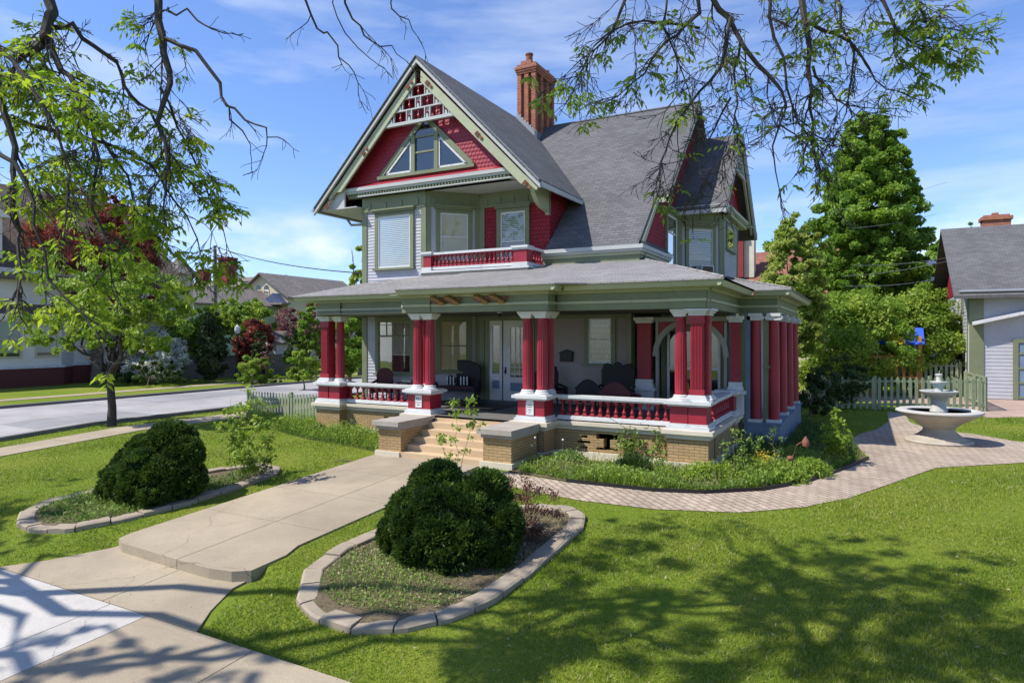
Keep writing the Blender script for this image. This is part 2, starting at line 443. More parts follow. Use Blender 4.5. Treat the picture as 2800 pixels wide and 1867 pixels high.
# front walk: slabs with open joints, the nose of the step, the lower apron, the front sidewalk
ysl = [-9.15, -7.35, -5.55, -3.75, -2.0]
for i in range(4):
    for (x0, x1) in ((-8.58,-6.58),(-6.565,-5.2)):
        a, b = ysl[i]+.006, ysl[i+1]-.006
        if i == 0:
            if x0 < -7: pts = [(x0,b),(x0,-8.95),(-8.5,-9.2),(-8.2,-9.32),(x1,-9.40),(x1,b)]
            else: pts = [(x0,b),(x0,-9.40),(-5.75,-9.42),(-5.3,-9.36),(-5.05,-9.2),(-5.05,-8.5),(x1,-8.1),(x1,b)]
        else: pts = [(x0,b),(x0,a),(x1,a),(x1,b)]
        sheet('front_walk', pts, M['conc'], .035, .27, lambda x, y: .053*(min(0, y+2.2)))
lvl = lambda x, y: .053*(max(-10.5, y+2.2)) - .15
sheet('lower_walk', [(-8.55,-8.9),(-8.62,-9.3),(-9.05,-10.1),(-9.5,-10.63),(-6.52,-10.63),(-6.52,-8.9)], M['conc'], .02, .1, lvl)
sheet('lower_walk', [(-6.505,-8.9),(-6.505,-10.63),(-5.45,-10.63),(-4.4,-10.63),(-4.75,-10.15),(-5.1,-9.5),(-5.15,-8.9)], M['conc'], .02, .1, lvl)
for (x0, x1, mt) in ((-14.2,-9.7,'conc'),(-9.68,-6.3,'conclt'),(-6.285,-5.44,'conclt'),(-5.425,-3.3,'conc'),(-3.285,-1.2,'conc'),(-1.185,1.0,'conc'),(1.02,3.2,'conc'),(3.22,6,'conc')):
    sheet('front_sidewalk', [(x0,-10.65),(x0,-12.45),(x1,-12.45),(x1,-10.65)], M[mt], .021, .1, lvl)

PATH_LO = [(-4.6,-3.0),(-3.24,-3.46),(-1.8,-3.71),(-.26,-3.67),(1.3,-3.22),(2.38,-2.37),(3.11,-1.24),(3.94,.78),(4.97,3.26),(7.06,5.15),(9.5,6.2),(16,7.2)]
PATH_UP = [(16,9.6),(9.5,9.6),(7.6,9.3),(6.6,10.6),(5.4,11.2),(4.9,13.2),(4.9,16.6),(4.25,16.6),(4.2,13),(3.75,10.2),(3.2,8.7),(3.0,6.9),(3.35,4.9),(3.48,3.78),(3.04,2.22),(2.22,-.15),(1.45,-1.41),(.44,-2.24),(-.59,-2.51),(-2.6,-2.54),(-4.27,-2.27),(-5.1,-2.3),(-5.15,-2.9)]
PATH = PATH_LO + PATH_UP
sheet('paver_path', PATH, M['paver'], .014)
sheet('driveway', [(7.7,16.0),(9.2,17.2),(20,18.5),(20,26),(-4,26.2),(-4,21.5),(7.0,21.4),(7.6,19)], M['drive'], .012)
BED = [(-4.3,-2.2),(-2.6,-2.48),(-.59,-2.45),(.44,-2.18),(1.4,-1.36),(2.16,-.12),(2.98,2.24),(3.40,3.78),(3.28,4.9),(2.9,6.9),(3.1,8.7),(1.1,11),(.1,4.2),(-.1,.0),(-4.2,-.2)]
sheet('flower_bed_soil', BED, M['soil'], .02)
sheet('weed_bed_soil', [(-13.3,.5),(-8.9,.7),(-8.8,-1.6),(-10,-1.3),(-12.4,-.8),(-15.4,.3),(-18,1.0),(-18,1.9),(-13.6,2)], M['soil'], .008)

mb = MB()
e = [(-2.6,-2.54),(-.59,-2.51),(.44,-2.24),(1.45,-1.41),(2.22,-.15),(3.04,2.22),(3.48,3.78)]
for a, b in zip(e[:-1], e[1:]):
    d = Vector((b[0]-a[0], b[1]-a[1], 0)); n = Vector((-d.y, d.x, 0)).normalized()*.015
    A, B = Vector((*a, g(*a))), Vector((*b, g(*b)))
    for q in (A, B): q.z -= .05
    up = Vector((0,0,.14))
    mb.add([A-n, B-n, B+n, A+n, A-n+up, B-n+up, B+n+up, A+n+up], [(0,1,5,4),(1,2,6,5),(2,3,7,6),(3,0,4,7),(4,5,6,7)])
tag(mb.build('bed_edging', M['black']), 'thin black steel edging strip between flower bed and paver path', 'garden edging')

def border(pts, n, label, loc):
    t = thing('planter_border', label, 'garden border', loc, 0, 'kerb block borders around the two yew beds')
    P = [Vector((*p, 0)) for p in pts]; P.append(P[0])
    # resample closed loop
    L = [0]
    for a, b in zip(P[:-1], P[1:]): L.append(L[-1]+(b-a).length)
    def pos(s):
        s %= L[-1]
        for i in range(len(P)-1):
            if L[i] <= s <= L[i+1]+1e-9:
                return P[i].lerp(P[i+1], (s-L[i])/max(1e-9, L[i+1]-L[i]))
    c = sum(P[:-1], Vector())/len(P[:-1])
    for k in range(n):
        mb = MB(); dzk = random.uniform(-.018,.018); s0, s1 = L[-1]*k/n+.012, L[-1]*(k+1)/n-.012
        ring = []
        for j in range(4):
            s = s0+(s1-s0)*j/3; p = pos(s); q = pos(s+.15)-pos(s-.15); nn = Vector((-q.y, q.x, 0)).normalized()
            if (c-p).dot(nn) < 0: nn = -nn
            z = g(p.x, p.y)
            w = .30
            for (off, h) in ((0,-.1),(0,.075),(.04,.095),(w-.02,.095),(w,.08),(w,-.1)):
                r = p+nn*off; ring.append((r.x, r.y, z+h+random.uniform(-.006,.006)+dzk))
        fs = []
        for j in range(3):
            for i in range(5):
                a = j*6+i; fs.append((a, a+1, a+7, a+6))
        fs.append((0,1,2,3,4,5)); fs.append((18,19,20,21,22,23))
        mb.add(ring, fs); mb.build('kerb_block', M['kerb'], t)
    return t
BED_R = [(-3.9,-9.3),(-3.65,-9.62),(-3.1,-9.85),(-2.4,-9.88),(-1.75,-9.62),(-1.3,-9.2),(-1.06,-8.6),(-1.0,-7.6),(-1.02,-6.4),(-1.06,-5.3),(-1.28,-4.65),(-1.7,-4.35),(-2.4,-4.4),(-3.0,-4.9),(-3.8,-5.9),(-4.4,-6.9),(-4.48,-8.0),(-4.25,-8.9)]
BED_L = [(-11.9,-9.2),(-11.3,-9.55),(-10.6,-9.6),(-9.8,-9.35),(-9.4,-8.6),(-9.2,-7.3),(-9.25,-5.9),(-9.38,-4.75),(-9.75,-4.3),(-10.4,-4.2),(-11.0,-4.6),(-11.6,-5.8),(-12.3,-7.6),(-12.3,-8.6)]
border(BED_R, 26, 'curved border of tan concrete kerb blocks around the bed in front of the steps', (-2.6,-7.2,g(0,-7.2)))
border(BED_L, 24, 'curved border of tan concrete kerb blocks left of the front walk', (-10.6,-7,g(0,-7)))
def inset(pts, k=.93):
    cx = sum(p[0] for p in pts)/len(pts); c_ = sum(p[1] for p in pts)/len(pts)
    return [(cx+(p[0]-cx)*k, c_+(p[1]-c_)*k) for p in pts]
sheet('planter_soil', inset(BED_R), M['soil'], .05)
sheet('planter_soil', inset(BED_L), M['soil'], .05)

# ------------------------------------------------------------------ the house
house = thing('victorian_house', 'large painted Victorian house with crimson columns, wrap-around porch and grey shingle roofs', 'house', (-6,5,0))
WHOLE = {'gable_screen','screen_ornament','gable_wall','blind','brick_base','window','frieze','entablature','scroll','gable_cornice','steps'}
def pieces(mb):                       # separate bodies that do not touch one another
    n = len(mb.v); up = list(range(n))
    def find(a):
        while up[a] != a: up[a] = up[up[a]]; a = up[a]
        return a
    for f in mb.f:
        for i in f[1:]: up[find(i)] = find(f[0])
    groups = {}
    for i in range(n): groups.setdefault(find(i), []).append(i)
    bx = []
    for k, ids in groups.items():
        P = np.array([mb.v[i] for i in ids]); bx.append([P.min(0)-.012, P.max(0)+.012, {k}])
    done = False
    while not done:
        done = True
        for i in range(len(bx)):
            for j in range(i+1, len(bx)):
                if (bx[i][0] <= bx[j][1]).all() and (bx[j][0] <= bx[i][1]).all():
                    bx[i] = [np.minimum(bx[i][0], bx[j][0]), np.maximum(bx[i][1], bx[j][1]), bx[i][2] | bx[j][2]]; bx.pop(j); done = False; break
            if not done: break
    if len(bx) < 2 or len(bx) > 24: return [mb]
    out = []
    for b in bx:
        m = MB(); ids = [i for i in range(n) if find(i) in b[2]]; mp = {i: k for k, i in enumerate(ids)}
        m.v = [mb.v[i] for i in ids]; m.f = [tuple(mp[i] for i in f) for f in mb.f if f[0] in mp]; out.append(m)
    return out
def hp(mb, name, mat, smooth=False, parent=None, label=None):
    ms = [mb] if name in WHOLE else pieces(mb)
    return [m.build(name, M[mat], parent or house, smooth, False, label) for m in ms][0]

class Wf:                              # a wall's own frame: s along, d outwards, z up
    def __init__(s, o, u, n):
        s.o, s.u, s.n = Vector((*o, 0)), Vector((*u, 0)), Vector((*n, 0))
        s.M = Matrix(((u[0], n[0], 0, o[0]), (u[1], n[1], 0, o[1]), (0,0,1,0), (0,0,0,1)))
    def mb(s): return MB(s.M)
q = math.sqrt(.5)
FR = lambda Y: Wf((0, Y), (1,0), (0,-1))
SD = lambda X: Wf((X, 0), (0,1), (1,0))
YA, YC = 3.0, 4.4
wA = FR(YA); wC = FR(YC); wB = Wf((-10.46, YA), (q, q), (q, -q)); LB = 1.4/q
XR = -2.95
wD = SD(XR); wE = Wf((XR, 9.1), (q, q), (q, -q)); LE = 1.4/q; wF = SD(XR+1.4)

def siding(mb, s0, s1, z0, z1, e=.115):
    z = z0
    while z < z1-.01:
        t = min(z+e, z1)
        mb.add([(s0,.024,z),(s1,.024,z),(s1,.006,t),(s0,.006,t),(s0,.0,z),(s1,.0,z)], [(0,1,2,3),(4,5,1,0)])
        z += e
def backing(mb, s0, s1, z0, z1, th=.12): mb.box(s0, s1, -th, 0, z0, z1)

def window(W, s0, s1, z0, z1, cas=.14, style='double', blind=None, drop=1.0, head=True, sash='white', casing='green', sill=True, zm=None, dent=True, parent=None):
    mb = W.mb(); D = .085
    mb.box(s0-cas, s0, 0, D, z0-.02, z1+.02); mb.box(s1, s1+cas, 0, D, z0-.02, z1+.02)
    mb.box(s0-cas, s1+cas, 0, D-.003, z1+.02, z1+cas)
    if sill: mb.box(s0-cas-.05, s1+cas+.05, 0, D+.06, z0-.09, z0-.02)
    if head:
        mb.box(s0-cas-.04, s1+cas+.04, 0, D+.05, z1+cas, z1+cas+.07)
        mb.box(s0-cas-.10, s1+cas+.10, 0, D+.12, z1+cas+.07, z1+cas+.13)
        if dent:
            s = s0-cas
            while s < s1+cas-.03: mb.box(s, s+.035, D, D+.025, z1+cas-.05, z1+cas-.005); s += .075
    w = hp(mb, 'window', casing)
    mb = W.mb(); d0, d1 = .03, .066; t = .045
    mb.box(s0, s0+t, d0, d1, z0-.02, z1+.02); mb.box(s1-t, s1, d0, d1, z0-.02, z1+.02)
    mb.box(s0+t, s1-t, d0, d1-.002, z1-t, z1+.02); mb.box(s0+t, s1-t, d0, d1-.002, z0-.02, z0+t+.01)
    if style == 'double':
        zz = zm if zm else (z0+z1)/2; mb.box(s0+t, s1-t, d0, d1+.006, zz-.025, zz+.02)
    if style == 'transom':
        zz = z1-.55; mb.box(s0+t, s1-t, d0, d1+.01, zz-.04, zz+.03)
        for k in range(1, 4): x = s0+(s1-s0)*k/4; mb.box(x-.015, x+.015, d0, d1, zz+.03, z1-t)
        mb.box(s0+t, s1-t, d0, d1-.008, (zz+z1)/2+.12, (zz+z1)/2+.145)
    hp(mb, 'sash', sash, parent=w)
    mb = W.mb(); mb.box(s0+t*.5, s1-t*.5, .022, .0265, z0, z1); hp(mb, 'room_backing', 'glassd', parent=w)
    if blind:
        mb = W.mb(); zb = z1-(z1-z0)*drop
        if blind != 'blindtan':
            z = z1-.03
            while z > zb+.03: mb.add([(s0+t,.030,z-.004),(s1-t,.030,z-.004),(s1-t,.042,z-.052),(s0+t,.042,z-.052)], [(0,1,2,3)]); z -= .068
            mb.box(s0+t, s1-t, .028, .04, zb, zb+.03)
        else: mb.box(s0+t, s1-t, .028, .031, zb, z1)
        hp(mb, 'blind', blind, parent=w)
    mb = W.mb(); mb.quad((s0+t*.5,.046,z0),(s1-t*.5,.046,z0),(s1-t*.5,.046,z1),(s0+t*.5,.046,z1)); hp(mb, 'pane', 'glass', parent=w)
    return w

# --- foundations of the porch -------------------------------------------------
def plinth(x0, x1, y0, y1, top=1.0, h=None):
    h = h if h is not None else 0
    b = MB().box(x0+.07, x1-.07, y0+.07, y1-.07, .2, .78); hp(b, 'brick_base', 'brick')
    s = MB(); s.box(x0, x1, y0, y1, -.3, .2); s.box(x0+.03, x1-.03, y0+.03, y1-.03, .78, .9); s.box(x0-.06, x1+.06, y0-.06, y1+.06, .9, top)
    hp(s, 'stone_course', 'stone')
plinth(-13.55,-12.35,.62,1.5); plinth(-8.82,-7.78,-.5,.3); plinth(-5.12,-4.08,-.5,.3); plinth(-1.02,.12,-.1,.75); plinth(-.45,.16,3.3,4.1)
def wallplinth(x0, x1, y0, holes=None):
    b = MB()
    y1 = y0+.25; z0, z1 = .2, .78
    if holes is None: b.box(x0, x1, y0, y1, z0, z1)
    else:
        c = holes; W = .075      # pierced brick vent: courses with openings left out
        rows = [('full',), ('small',-.52,.52,'T'), ('T2',), ('wide',), ('I',), ('small2',), ('B',), ('full',)]
        zs = [z0+(z1-z0)*i/8 for i in range(9)]
        gaps = {6: [(-.30,.30)], 5: [(-.30,.30),(-.75,-.55),(.55,.75)], 4: [(-.09,.09)], 3: [(-.09,.09),(-.85,-.47),(.47,.85)], 2: [(-.09,.09)], 1: [(-.30,.30),(-.75,-.55),(.55,.75)]}
        for i in range(8):
            xs_ = [x0]
            for a, d in sorted(gaps.get(i, [])): xs_ += [c+a, c+d]
            xs_.append(x1)
            for j in range(0, len(xs_), 2): b.box(xs_[j], xs_[j+1], y0, y1, zs[i], zs[i+1])
    hp(b, 'brick_base', 'brick')
    s = MB(); s.box(x0, x1, y0-.07, y1, -.3, .2); s.box(x0, x1, y0-.04, y1, .781, .903); s.box(x0, x1, y0-.13, y1, .903, .997)
    hp(s, 'stone_course', 'stone')
wallplinth(-12.45,-8.7, 1.0, -10.0); wallplinth(-4.2,-.9,.28,-2.65)
b = MB().box(-.2,.05,.82,3.23,.2,.78); hp(b, 'brick_base', 'brick')
s = MB(); s.box(-.2,.11,.82,3.23,-.3,.2); s.box(-.2,.08,.82,3.23,.78,.9); s.box(-.2,.17,.82,3.23,.9,.997); hp(s, 'stone_course', 'stone')
b = MB().box(-12.3,-.2,1.3,4.4,.1,.15); hp(b, 'under_floor', 'black')
mb = MB()
y = .32
for k in range(30):                   # deck boards run from the house to the steps
    pass
mb.box(-13.3,-.12,1.2,4.6,.93,.992); mb.box(-8.8,-.12,.36,1.2,.93,.991); mb.box(-7.72,-5.18,-.38,.36,.93,.99)
hp(mb, 'porch_floor', 'deck')
# steps and cheek walls
mb = MB()
for i in range(6):
    mb.box(-7.72, -5.18, -.38-.33*(5-i), -.36 if i == 5 else -.38-.33*(4-i)+.02, -.2, .165*(i+1)-.003*(i==5))
hp(mb, 'steps', 'step')
for (x0, x1) in ((-8.55,-7.72),(-5.18,-4.25)):
    b = MB().box(x0+.06, x1-.06*(x1>-6), -2.0, -.57, .16, .76); hp(b, 'cheek_wall', 'brick')
    s = MB(); s.box(x0-.01, x1, -2.08, -.57, -.3, .16); hp(s, 'stone_course', 'stone')
    s = MB(); s.box(x0+.02, x1, -2.05, -.57, .76, .86); s.box(x0-.05, x1+.02, -2.15, -.57, .86, .985); hp(s, 'coping', 'stonegrey')

# --- pedestals, columns, rails --------------------------------------------------
def pedestal(x0, x1, y0, y1):
    p = hp(MB().box(x0, x1, y0, y1, 1.15, 1.58), 'pedestal', 'red')
    w = MB()
    w.box(x0-.08, x1+.08, y0-.08, y1+.08, 1.0, 1.09); w.box(x0-.04, x1+.04, y0-.04, y1+.04, 1.09, 1.15)
    w.box(x0-.05, x1+.05, y0-.05, y1+.05, 1.58, 1.63); w.box(x0-.13, x1+.13, y0-.13, y1+.13, 1.63, 1.71); w.box(x0-.07, x1+.07, y0-.07, y1+.07, 1.71, 1.735)
    hp(w, 'moulding', 'white', parent=p)
pedestal(-13.45,-13.0,.75,1.3); pedestal(-12.92,-12.45,.72,1.3)
pedestal(-8.7,-7.9,-.38,.2); pedestal(-4.98,-4.18,-.38,.2)
pedestal(-.9,-.46,.02,.6); pedestal(-.44,.0,0.0,.6); pedestal(-.42,.06,3.45,4.0)

fl = lambda a, z: 1-.11*abs(math.sin(a*9))**.7*(1 if .1 < z < 1.86 else 0)
def col_proto():
    mb = MB(); prof = [(.150,0),(.150,.09),(.152,.12),(.151,.6),(.146,1.1),(.138,1.5),(.130,1.84),(.130,1.87),(.128,1.95)]
    mb.lathe(prof, seg=72, rf=fl)
    sh = mb.build('column', M['red'], None, True, True)
    mb = MB().lathe([(.205,-.115),(.21,-.085),(.19,-.06),(.17,-.055),(.185,-.035),(.18,-.015),(.155,.0)], seg=28); b_ = mb.build('column_base', M['white'], None, True, True)
    mb = MB()
    for (r, z0, z1) in ((.145,1.95,1.99),(.165,1.99,2.03),(.19,2.03,2.07),(.215,2.07,2.135)): 
        mb.add([(-r,-r,z0),(r,-r,z0),(r,r,z0),(-r,r,z0),(-r-.012,-r-.012,z1),(r+.012,-r-.012,z1),(r+.012,r+.012,z1),(-r-.012,r+.012,z1)],[(0,3,2,1),(4,5,6,7),(0,1,5,4),(1,2,6,5),(2,3,7,6),(3,0,4,7)])
    c_ = mb.build('capital', M['white'], None, False, True)
    b_.parent = sh; c_.parent = sh
    return sh
cp = col_proto(); HO = Vector(house.location)
first = True
def place_col(x, y, z=1.85):
    global first
    o = cp if first else copy_tree(cp)
    first = False
    o.parent = house; o.location = Vector((x, y, z))-HO
for x, y in ((-12.68,1.02),(-8.52,-.12),(-8.08,-.12),(-8.52,.3),(-4.80,-.12),(-4.36,-.12),(-4.36,.3),(-.68,.25)): place_col(x, y)

def pier(x0, x1, y0, y1, sides):
    """square pilaster cluster with fluted faces"""
    mb = MB(); mb.box(x0+.03, x1-.03, y0+.03, y1-.03, 1.85, 3.82)
    n = 8; w = (x1-x0-.1)/n
    for k in range(n):
        a = x0+.05+k*w; mb.box(a+.004, a+w*.62, y0, y0+.03, 2.0, 3.62)
    mb.box(x0, x1, y0-.003, y0+.03, 3.62, 3.82); mb.box(x0, x1, y0-.003, y0+.03, 1.85, 2.0)
    mb.box(x0-.01, x1+.01, y0-.02, y0+.03, 3.66, 3.69)
    p = hp(mb, 'pier', 'red')
    w_ = MB()
    for (r, z0, z1) in ((.01,3.82,3.88),(.05,3.88,3.93),(.10,3.93,3.985)): w_.box(x0-r, x1+r, y0-r, y1+r, z0, z1)
    for (r, z0, z1) in ((.07,1.735,1.79),(.045,1.79,1.83),(.02,1.83,1.86)): w_.box(x0-r, x1+r, y0-r, y1+r, z0, z1)
    hp(w_, 'moulding', 'white', parent=p)
pier(-13.42,-13.02,.8,1.2,0); pier(-.44,-.06,.06,.42,0); pier(-.30,.04,.22,.60,0)

def baluster_proto(h=.43):
    mb = MB()
    mb.box(-.065,.065,-.065,.065,0,.055)
    mb.add([(-.065,-.065,.055),(.065,-.065,.055),(.065,.065,.055),(-.065,.065,.055),(0,0,.10)],[(0,1,4),(1,2,4),(2,3,4),(3,0,4)])
    mb.lathe([(.022,.07),(.04,.095),(.058,.13),(.05,.165),(.035,.19),(.032,.21),(.026,.30),(.034,.325),(.052,.36),(.052,.375)], seg=14)
    mb.box(-.06,.06,-.06,.06,.375,h)
    return mb.build('baluster', M['red'], None, True, True)
bp = baluster_proto(); bfirst = True
def place_bal(x, y, z, sc=1.0):
    global bfirst
    o = bp if bfirst else bp.copy()
    if not bfirst: COL.objects.link(o)
    bfirst = False
    o.parent = house; o.location = Vector((x, y, z))-HO; o.scale = (sc, sc, sc)
def rail(x0, y0, x1, y1, n, z0=1.0, h=1.0, nm='balustrade_rail'):
    hx = abs(x1-x0) > abs(y1-y0)
    def bar(mb, w, za, zb):
        if hx: mb.box(x0, x1, y0-w, y0+w, za, zb)
        else: mb.box(x0-w, x0+w, y0, y1, za, zb)
    mb = MB(); bar(mb, .11, z0+.035, z0+.10); bar(mb, .085, z0+.10, z0+.145)
    hp(mb, 'bottom_rail', 'white')
    mb = MB(); bar(mb, .085, z0+.575, z0+.62); bar(mb, .14, z0+.62, z0+.70)
    hp(mb, nm, 'white')
    for k in range(n):
        t = (k+.5)/n; place_bal(x0+(x1-x0)*t, y0+(y1-y0)*t, z0+.145)
rail(-12.37,1.08,-8.8,1.08,13); rail(-4.08,.36,-.98,.36,14); rail(-.08,.7,-.08,3.4,9)

# --- entablature, gutter and porch ceiling --------------------------------------
def ent(x0, y0, x1, y1, nx, ny, th=.3):
    def seg(mb, p0, p1, za, zb):       # p0..p1 offsets outwards
        if ny: mb.box(x0, x1, y0+ny*p1, y0+ny*p0, za, zb)
        else: mb.box(x0+nx*p0, x0+nx*p1, y0, y1, za, zb)
    mb = MB(); seg(mb, -th, 0, 4.0, 4.17); seg(mb, -th+.02, -.02, 4.235, 4.44); hp(mb, 'entablature', 'green')
    mb = MB(); seg(mb, -th, .035, 4.17, 4.235); seg(mb, -th, .05, 4.44, 4.475); seg(mb, -th, .09, 4.475, 4.51); hp(mb, 'cornice_moulding', 'greenlt')
ent(-13.5,.74,-8.9,.74,0,-1); ent(-8.9,-.42,-4.0,-.42,0,-1); ent(-8.6,-.12,-8.6,.74,-1,0); ent(-4.0,-.12,-4.0,.02,1,0)
ent(-3.99,.0,.02,.0,0,-1); ent(.02,.3,.02,4.75,1,0); ent(-.05,4.68,1.10,4.68,0,-1); ent(1.10,4.98,1.10,11.4,1,0)
ent(-13.5,1.04,-13.5,3.0,-1,0)
for (x0, x1, y0) in ((-8.85,-7.85,-.46),(-5.05,-4.03,-.46),(-.95,-.0,-.04),(-13.46,-12.4,.70)):   # blocks breaking forward over the columns
    mb = MB(); mb.box(x0, x1, y0, y0+.1, 4.0, 4.172); mb.box(x0, x1, y0, y0+.1, 4.237, 4.438); hp(mb, 'entablature', 'green')
    mb = MB(); mb.box(x0-.02, x1+.02, y0-.04, y0+.1, 4.174, 4.238); hp(mb, 'cornice_moulding', 'greenlt')
# gutters: outline of the eaves
EV = [(-14.15,.28),(-9.25,.28),(-8.75,-.93),(-3.6,-.93),(-3.6,-.45),(.47,-.45),(.47,4.28),(1.5,4.28),(1.5,12.2)]
def gutter(pts, z0=4.51, z1=4.67, name='gutter', mat='greenlt', inn=.13):
    mb = MB()
    for a, b in zip(pts[:-1], pts[1:]):
        d = Vector((b[0]-a[0], b[1]-a[1], 0)); L = d.length; d.normalize(); n = Vector((d.y, -d.x, 0))
        A = Vector((*a, 0))-d*.0; B = Vector((*b, 0))+d*.0
        prof = [(-inn, z0), (-.06, z0), (-.03, z0+.05), (0, z1-.035), (.0, z1), (-inn, z1)]
        vs = [A+n*o_+Vector((0,0,z)) for o_, z in prof]+[B+n*o_+Vector((0,0,z)) for o_, z in prof]
        m = len(prof)
        mb.add(vs, [(i, i+m, (i+1) % m+m, (i+1) % m) for i in range(m)]+[tuple(range(m)), tuple(range(2*m-1, m-1, -1))])
    return hp(mb, name, mat)
gutter(EV)
mb = MB()                             # bright drip edge on the gutter lip
for a, b in zip(EV[:-1], EV[1:]): mb.tube([(a[0],a[1],4.672),(b[0],b[1],4.672)], .012, 5)
hp(mb, 'drip_edge', 'metal')
mb = MB()                             # soffits
for (x0, x1, y0, y1) in ((-14.1,-9.0,.35,1.0),(-9.0,-3.65,-.85,-.1),(-3.65,.40,-.38,.3),(.0,.40,.3,4.6),(0,1.44,4.34,5.0),(1.0,1.44,5.0,12.1)):
    mb.box(x0, x1, y0, y1, 4.512, 4.53)
hp(mb, 'soffit', 'greenlt')
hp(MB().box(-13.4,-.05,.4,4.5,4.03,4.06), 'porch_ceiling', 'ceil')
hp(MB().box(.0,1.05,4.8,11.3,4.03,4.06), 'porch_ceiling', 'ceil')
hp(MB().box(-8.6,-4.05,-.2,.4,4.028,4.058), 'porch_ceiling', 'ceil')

# porch roof: strips from the eaves up to the walls
def zr(Y): return 4.795+.235*Y
mb = MB()
def rq(*p): mb.slab(p, .05)
zt = 4.685
rq((-14.2,.24,zt),(-9.25,.24,zt),(-9.3,3.2,5.56),(-13.36,3.1,5.33))
rq((-9.25,.24,zt),(-8.75,-.96,zt),(-8.7,3.0,zr(3.0)),(-9.3,3.2,5.56))
rq((-8.75,-.96,zt),(-3.62,-.96,zt),(-3.6,4.3,zr(4.3)),(-8.7,4.5,zr(4.5)))
rq((-3.62,-.96,zt),(-2.9,-.48,zt),(-3.6,4.3,zr(4.3)))
rq((-2.9,-.48,zt),(.5,-.48,zt),(-2.9,4.3,zr(4.3)),(-3.6,4.3,zr(4.3)))
rq((.5,-.48,zt),(.5,4.25,zt),(-2.9,4.3,5.80),(-2.9,4.3,5.79))
mb.slab([(.5,-.48,zt),(.5,4.25,zt),(-2.2,9.2,5.58),(-2.9,7.6,5.62)], .05)
mb.slab([(.5,-.48,zt),(-2.9,7.6,5.62),(-2.93,4.3,5.80)], .05)
mb.slab([(.5,4.25,zt),(1.53,4.25,zt),(-1.5,9.6,5.60),(-2.2,9.2,5.58)], .05)
mb.slab([(1.53,4.25,zt),(1.53,12.25,zt),(-1.5,12.4,5.62),(-1.5,9.6,5.60)], .05)
mb.slab([(-14.2,.24,zt),(-13.36,3.1,5.33),(-14.2,3.4,zt)], .05)
hp(mb, 'porch_roof', 'roofp')
mb = MB(); mb.tube([(-2.93,4.25,5.80),(-1.0,1.66,5.19),(.5,-.48,4.70)], .035, 5); mb.tube([(-1.6,9.5,5.62),(1.53,4.25,4.70)], .03, 5)
hp(mb, 'hip_cap', 'roofp')

# side portico: plinth, columns with flat scroll capitals, posts
mb = MB(); mb.box(.2,1.22,4.35,4.85,-.2,.70); mb.box(.72,1.22,4.85,11.3,-.2,.70); mb.box(.16,1.26,4.31,4.9,.70,.74); mb.box(.68,1.26,4.9,11.34,.70,.742)
hp(mb, 'portico_plinth', 'bluegrey')
for i, (x, y) in enumerate(((.50,4.60),(1.0,4.72),(1.0,6.85),(1.0,8.95),(1.0,11.0))):
    mb = MB().lathe([(.165,.83),(.165,1.4),(.155,2.6),(.14,3.78)], x, y, 0, 24)
    c_ = hp(mb, 'portico_column', 'red', True)
    mb = MB(); mb.box(x-.2,x+.2,y-.2,y+.2,.742,.83); hp(mb, 'column_base', 'white', parent=c_)
    mb = MB(); mb.box(x-.19,x+.19,y-.19,y+.19,3.9,3.99)
    for sx in (-.17,.17): mb.prism([(x+sx+.075*math.cos(t*math.pi/6), 3.86+.075*math.sin(t*math.pi/6)) for t in range(12)], 'y', y-.16, y+.16)
    mb.box(x-.15,x+.15,y-.15,y+.15,3.78,3.9)
    hp(mb, 'capital', 'white', parent=c_)
mb = MB(); mb.box(.70,.86,4.66,4.82,.74,4.0); mb.box(.69,.93,4.60,4.70,2.35,2.43); hp(mb, 'downspout', 'green')
mb = MB(); mb.box(.05,.24,4.42,4.60,.3,4.0); hp(mb, 'corner_board', 'green')
mb = MB(); mb.box(.24,.36,4.44,4.58,.3,4.0); hp(mb, 'corner_board', 'bluegrey')
mb = MB(); mb.box(.0,.1,4.6,11.0,.2,4.0); hp(mb, 'wall', 'lav')

# --- house walls -----------------------------------------------------------------
def wall(W, s0, s1, z0, z1, mat='lav', sid=True, name='wall'):
    mb = W.mb(); backing(mb, s0, s1, z0, z1)
    if sid: siding(mb, s0, s1, z0, z1)
    return hp(mb, name, mat)
XA0, XA1 = -13.36, -10.46
wall(wA, XA0, XA1, .9, 8.25); wall(wB, 0, LB, .9, 8.25); wall(wC, -9.06, -3.25, .9, 4.03, 'taupe')
wall(wC, -9.06, -6.24, 5.3, 8.3, 'redshingle', False)
mb = MB(); mb.box(XA0, XA0+.12, YA+.13, 12, .2, 8.3); hp(mb, 'wall', 'lav')
hp(MB().box(XA0, -3.2, 12.0, 12.12, .2, 9), 'wall', 'lav')
hp(MB().box(-13.2,-6.3,4.9,12,8.25,8.3), 'attic_floor', 'black')
# red return wall beside the balcony, up to the roofs
mb = MB(); mb.prism([(4.394,5.5),(6.4,5.5),(6.4,8.4),(4.394,8.4)], 'x', -6.36, -6.232); hp(mb, 'wall', 'redshingle')
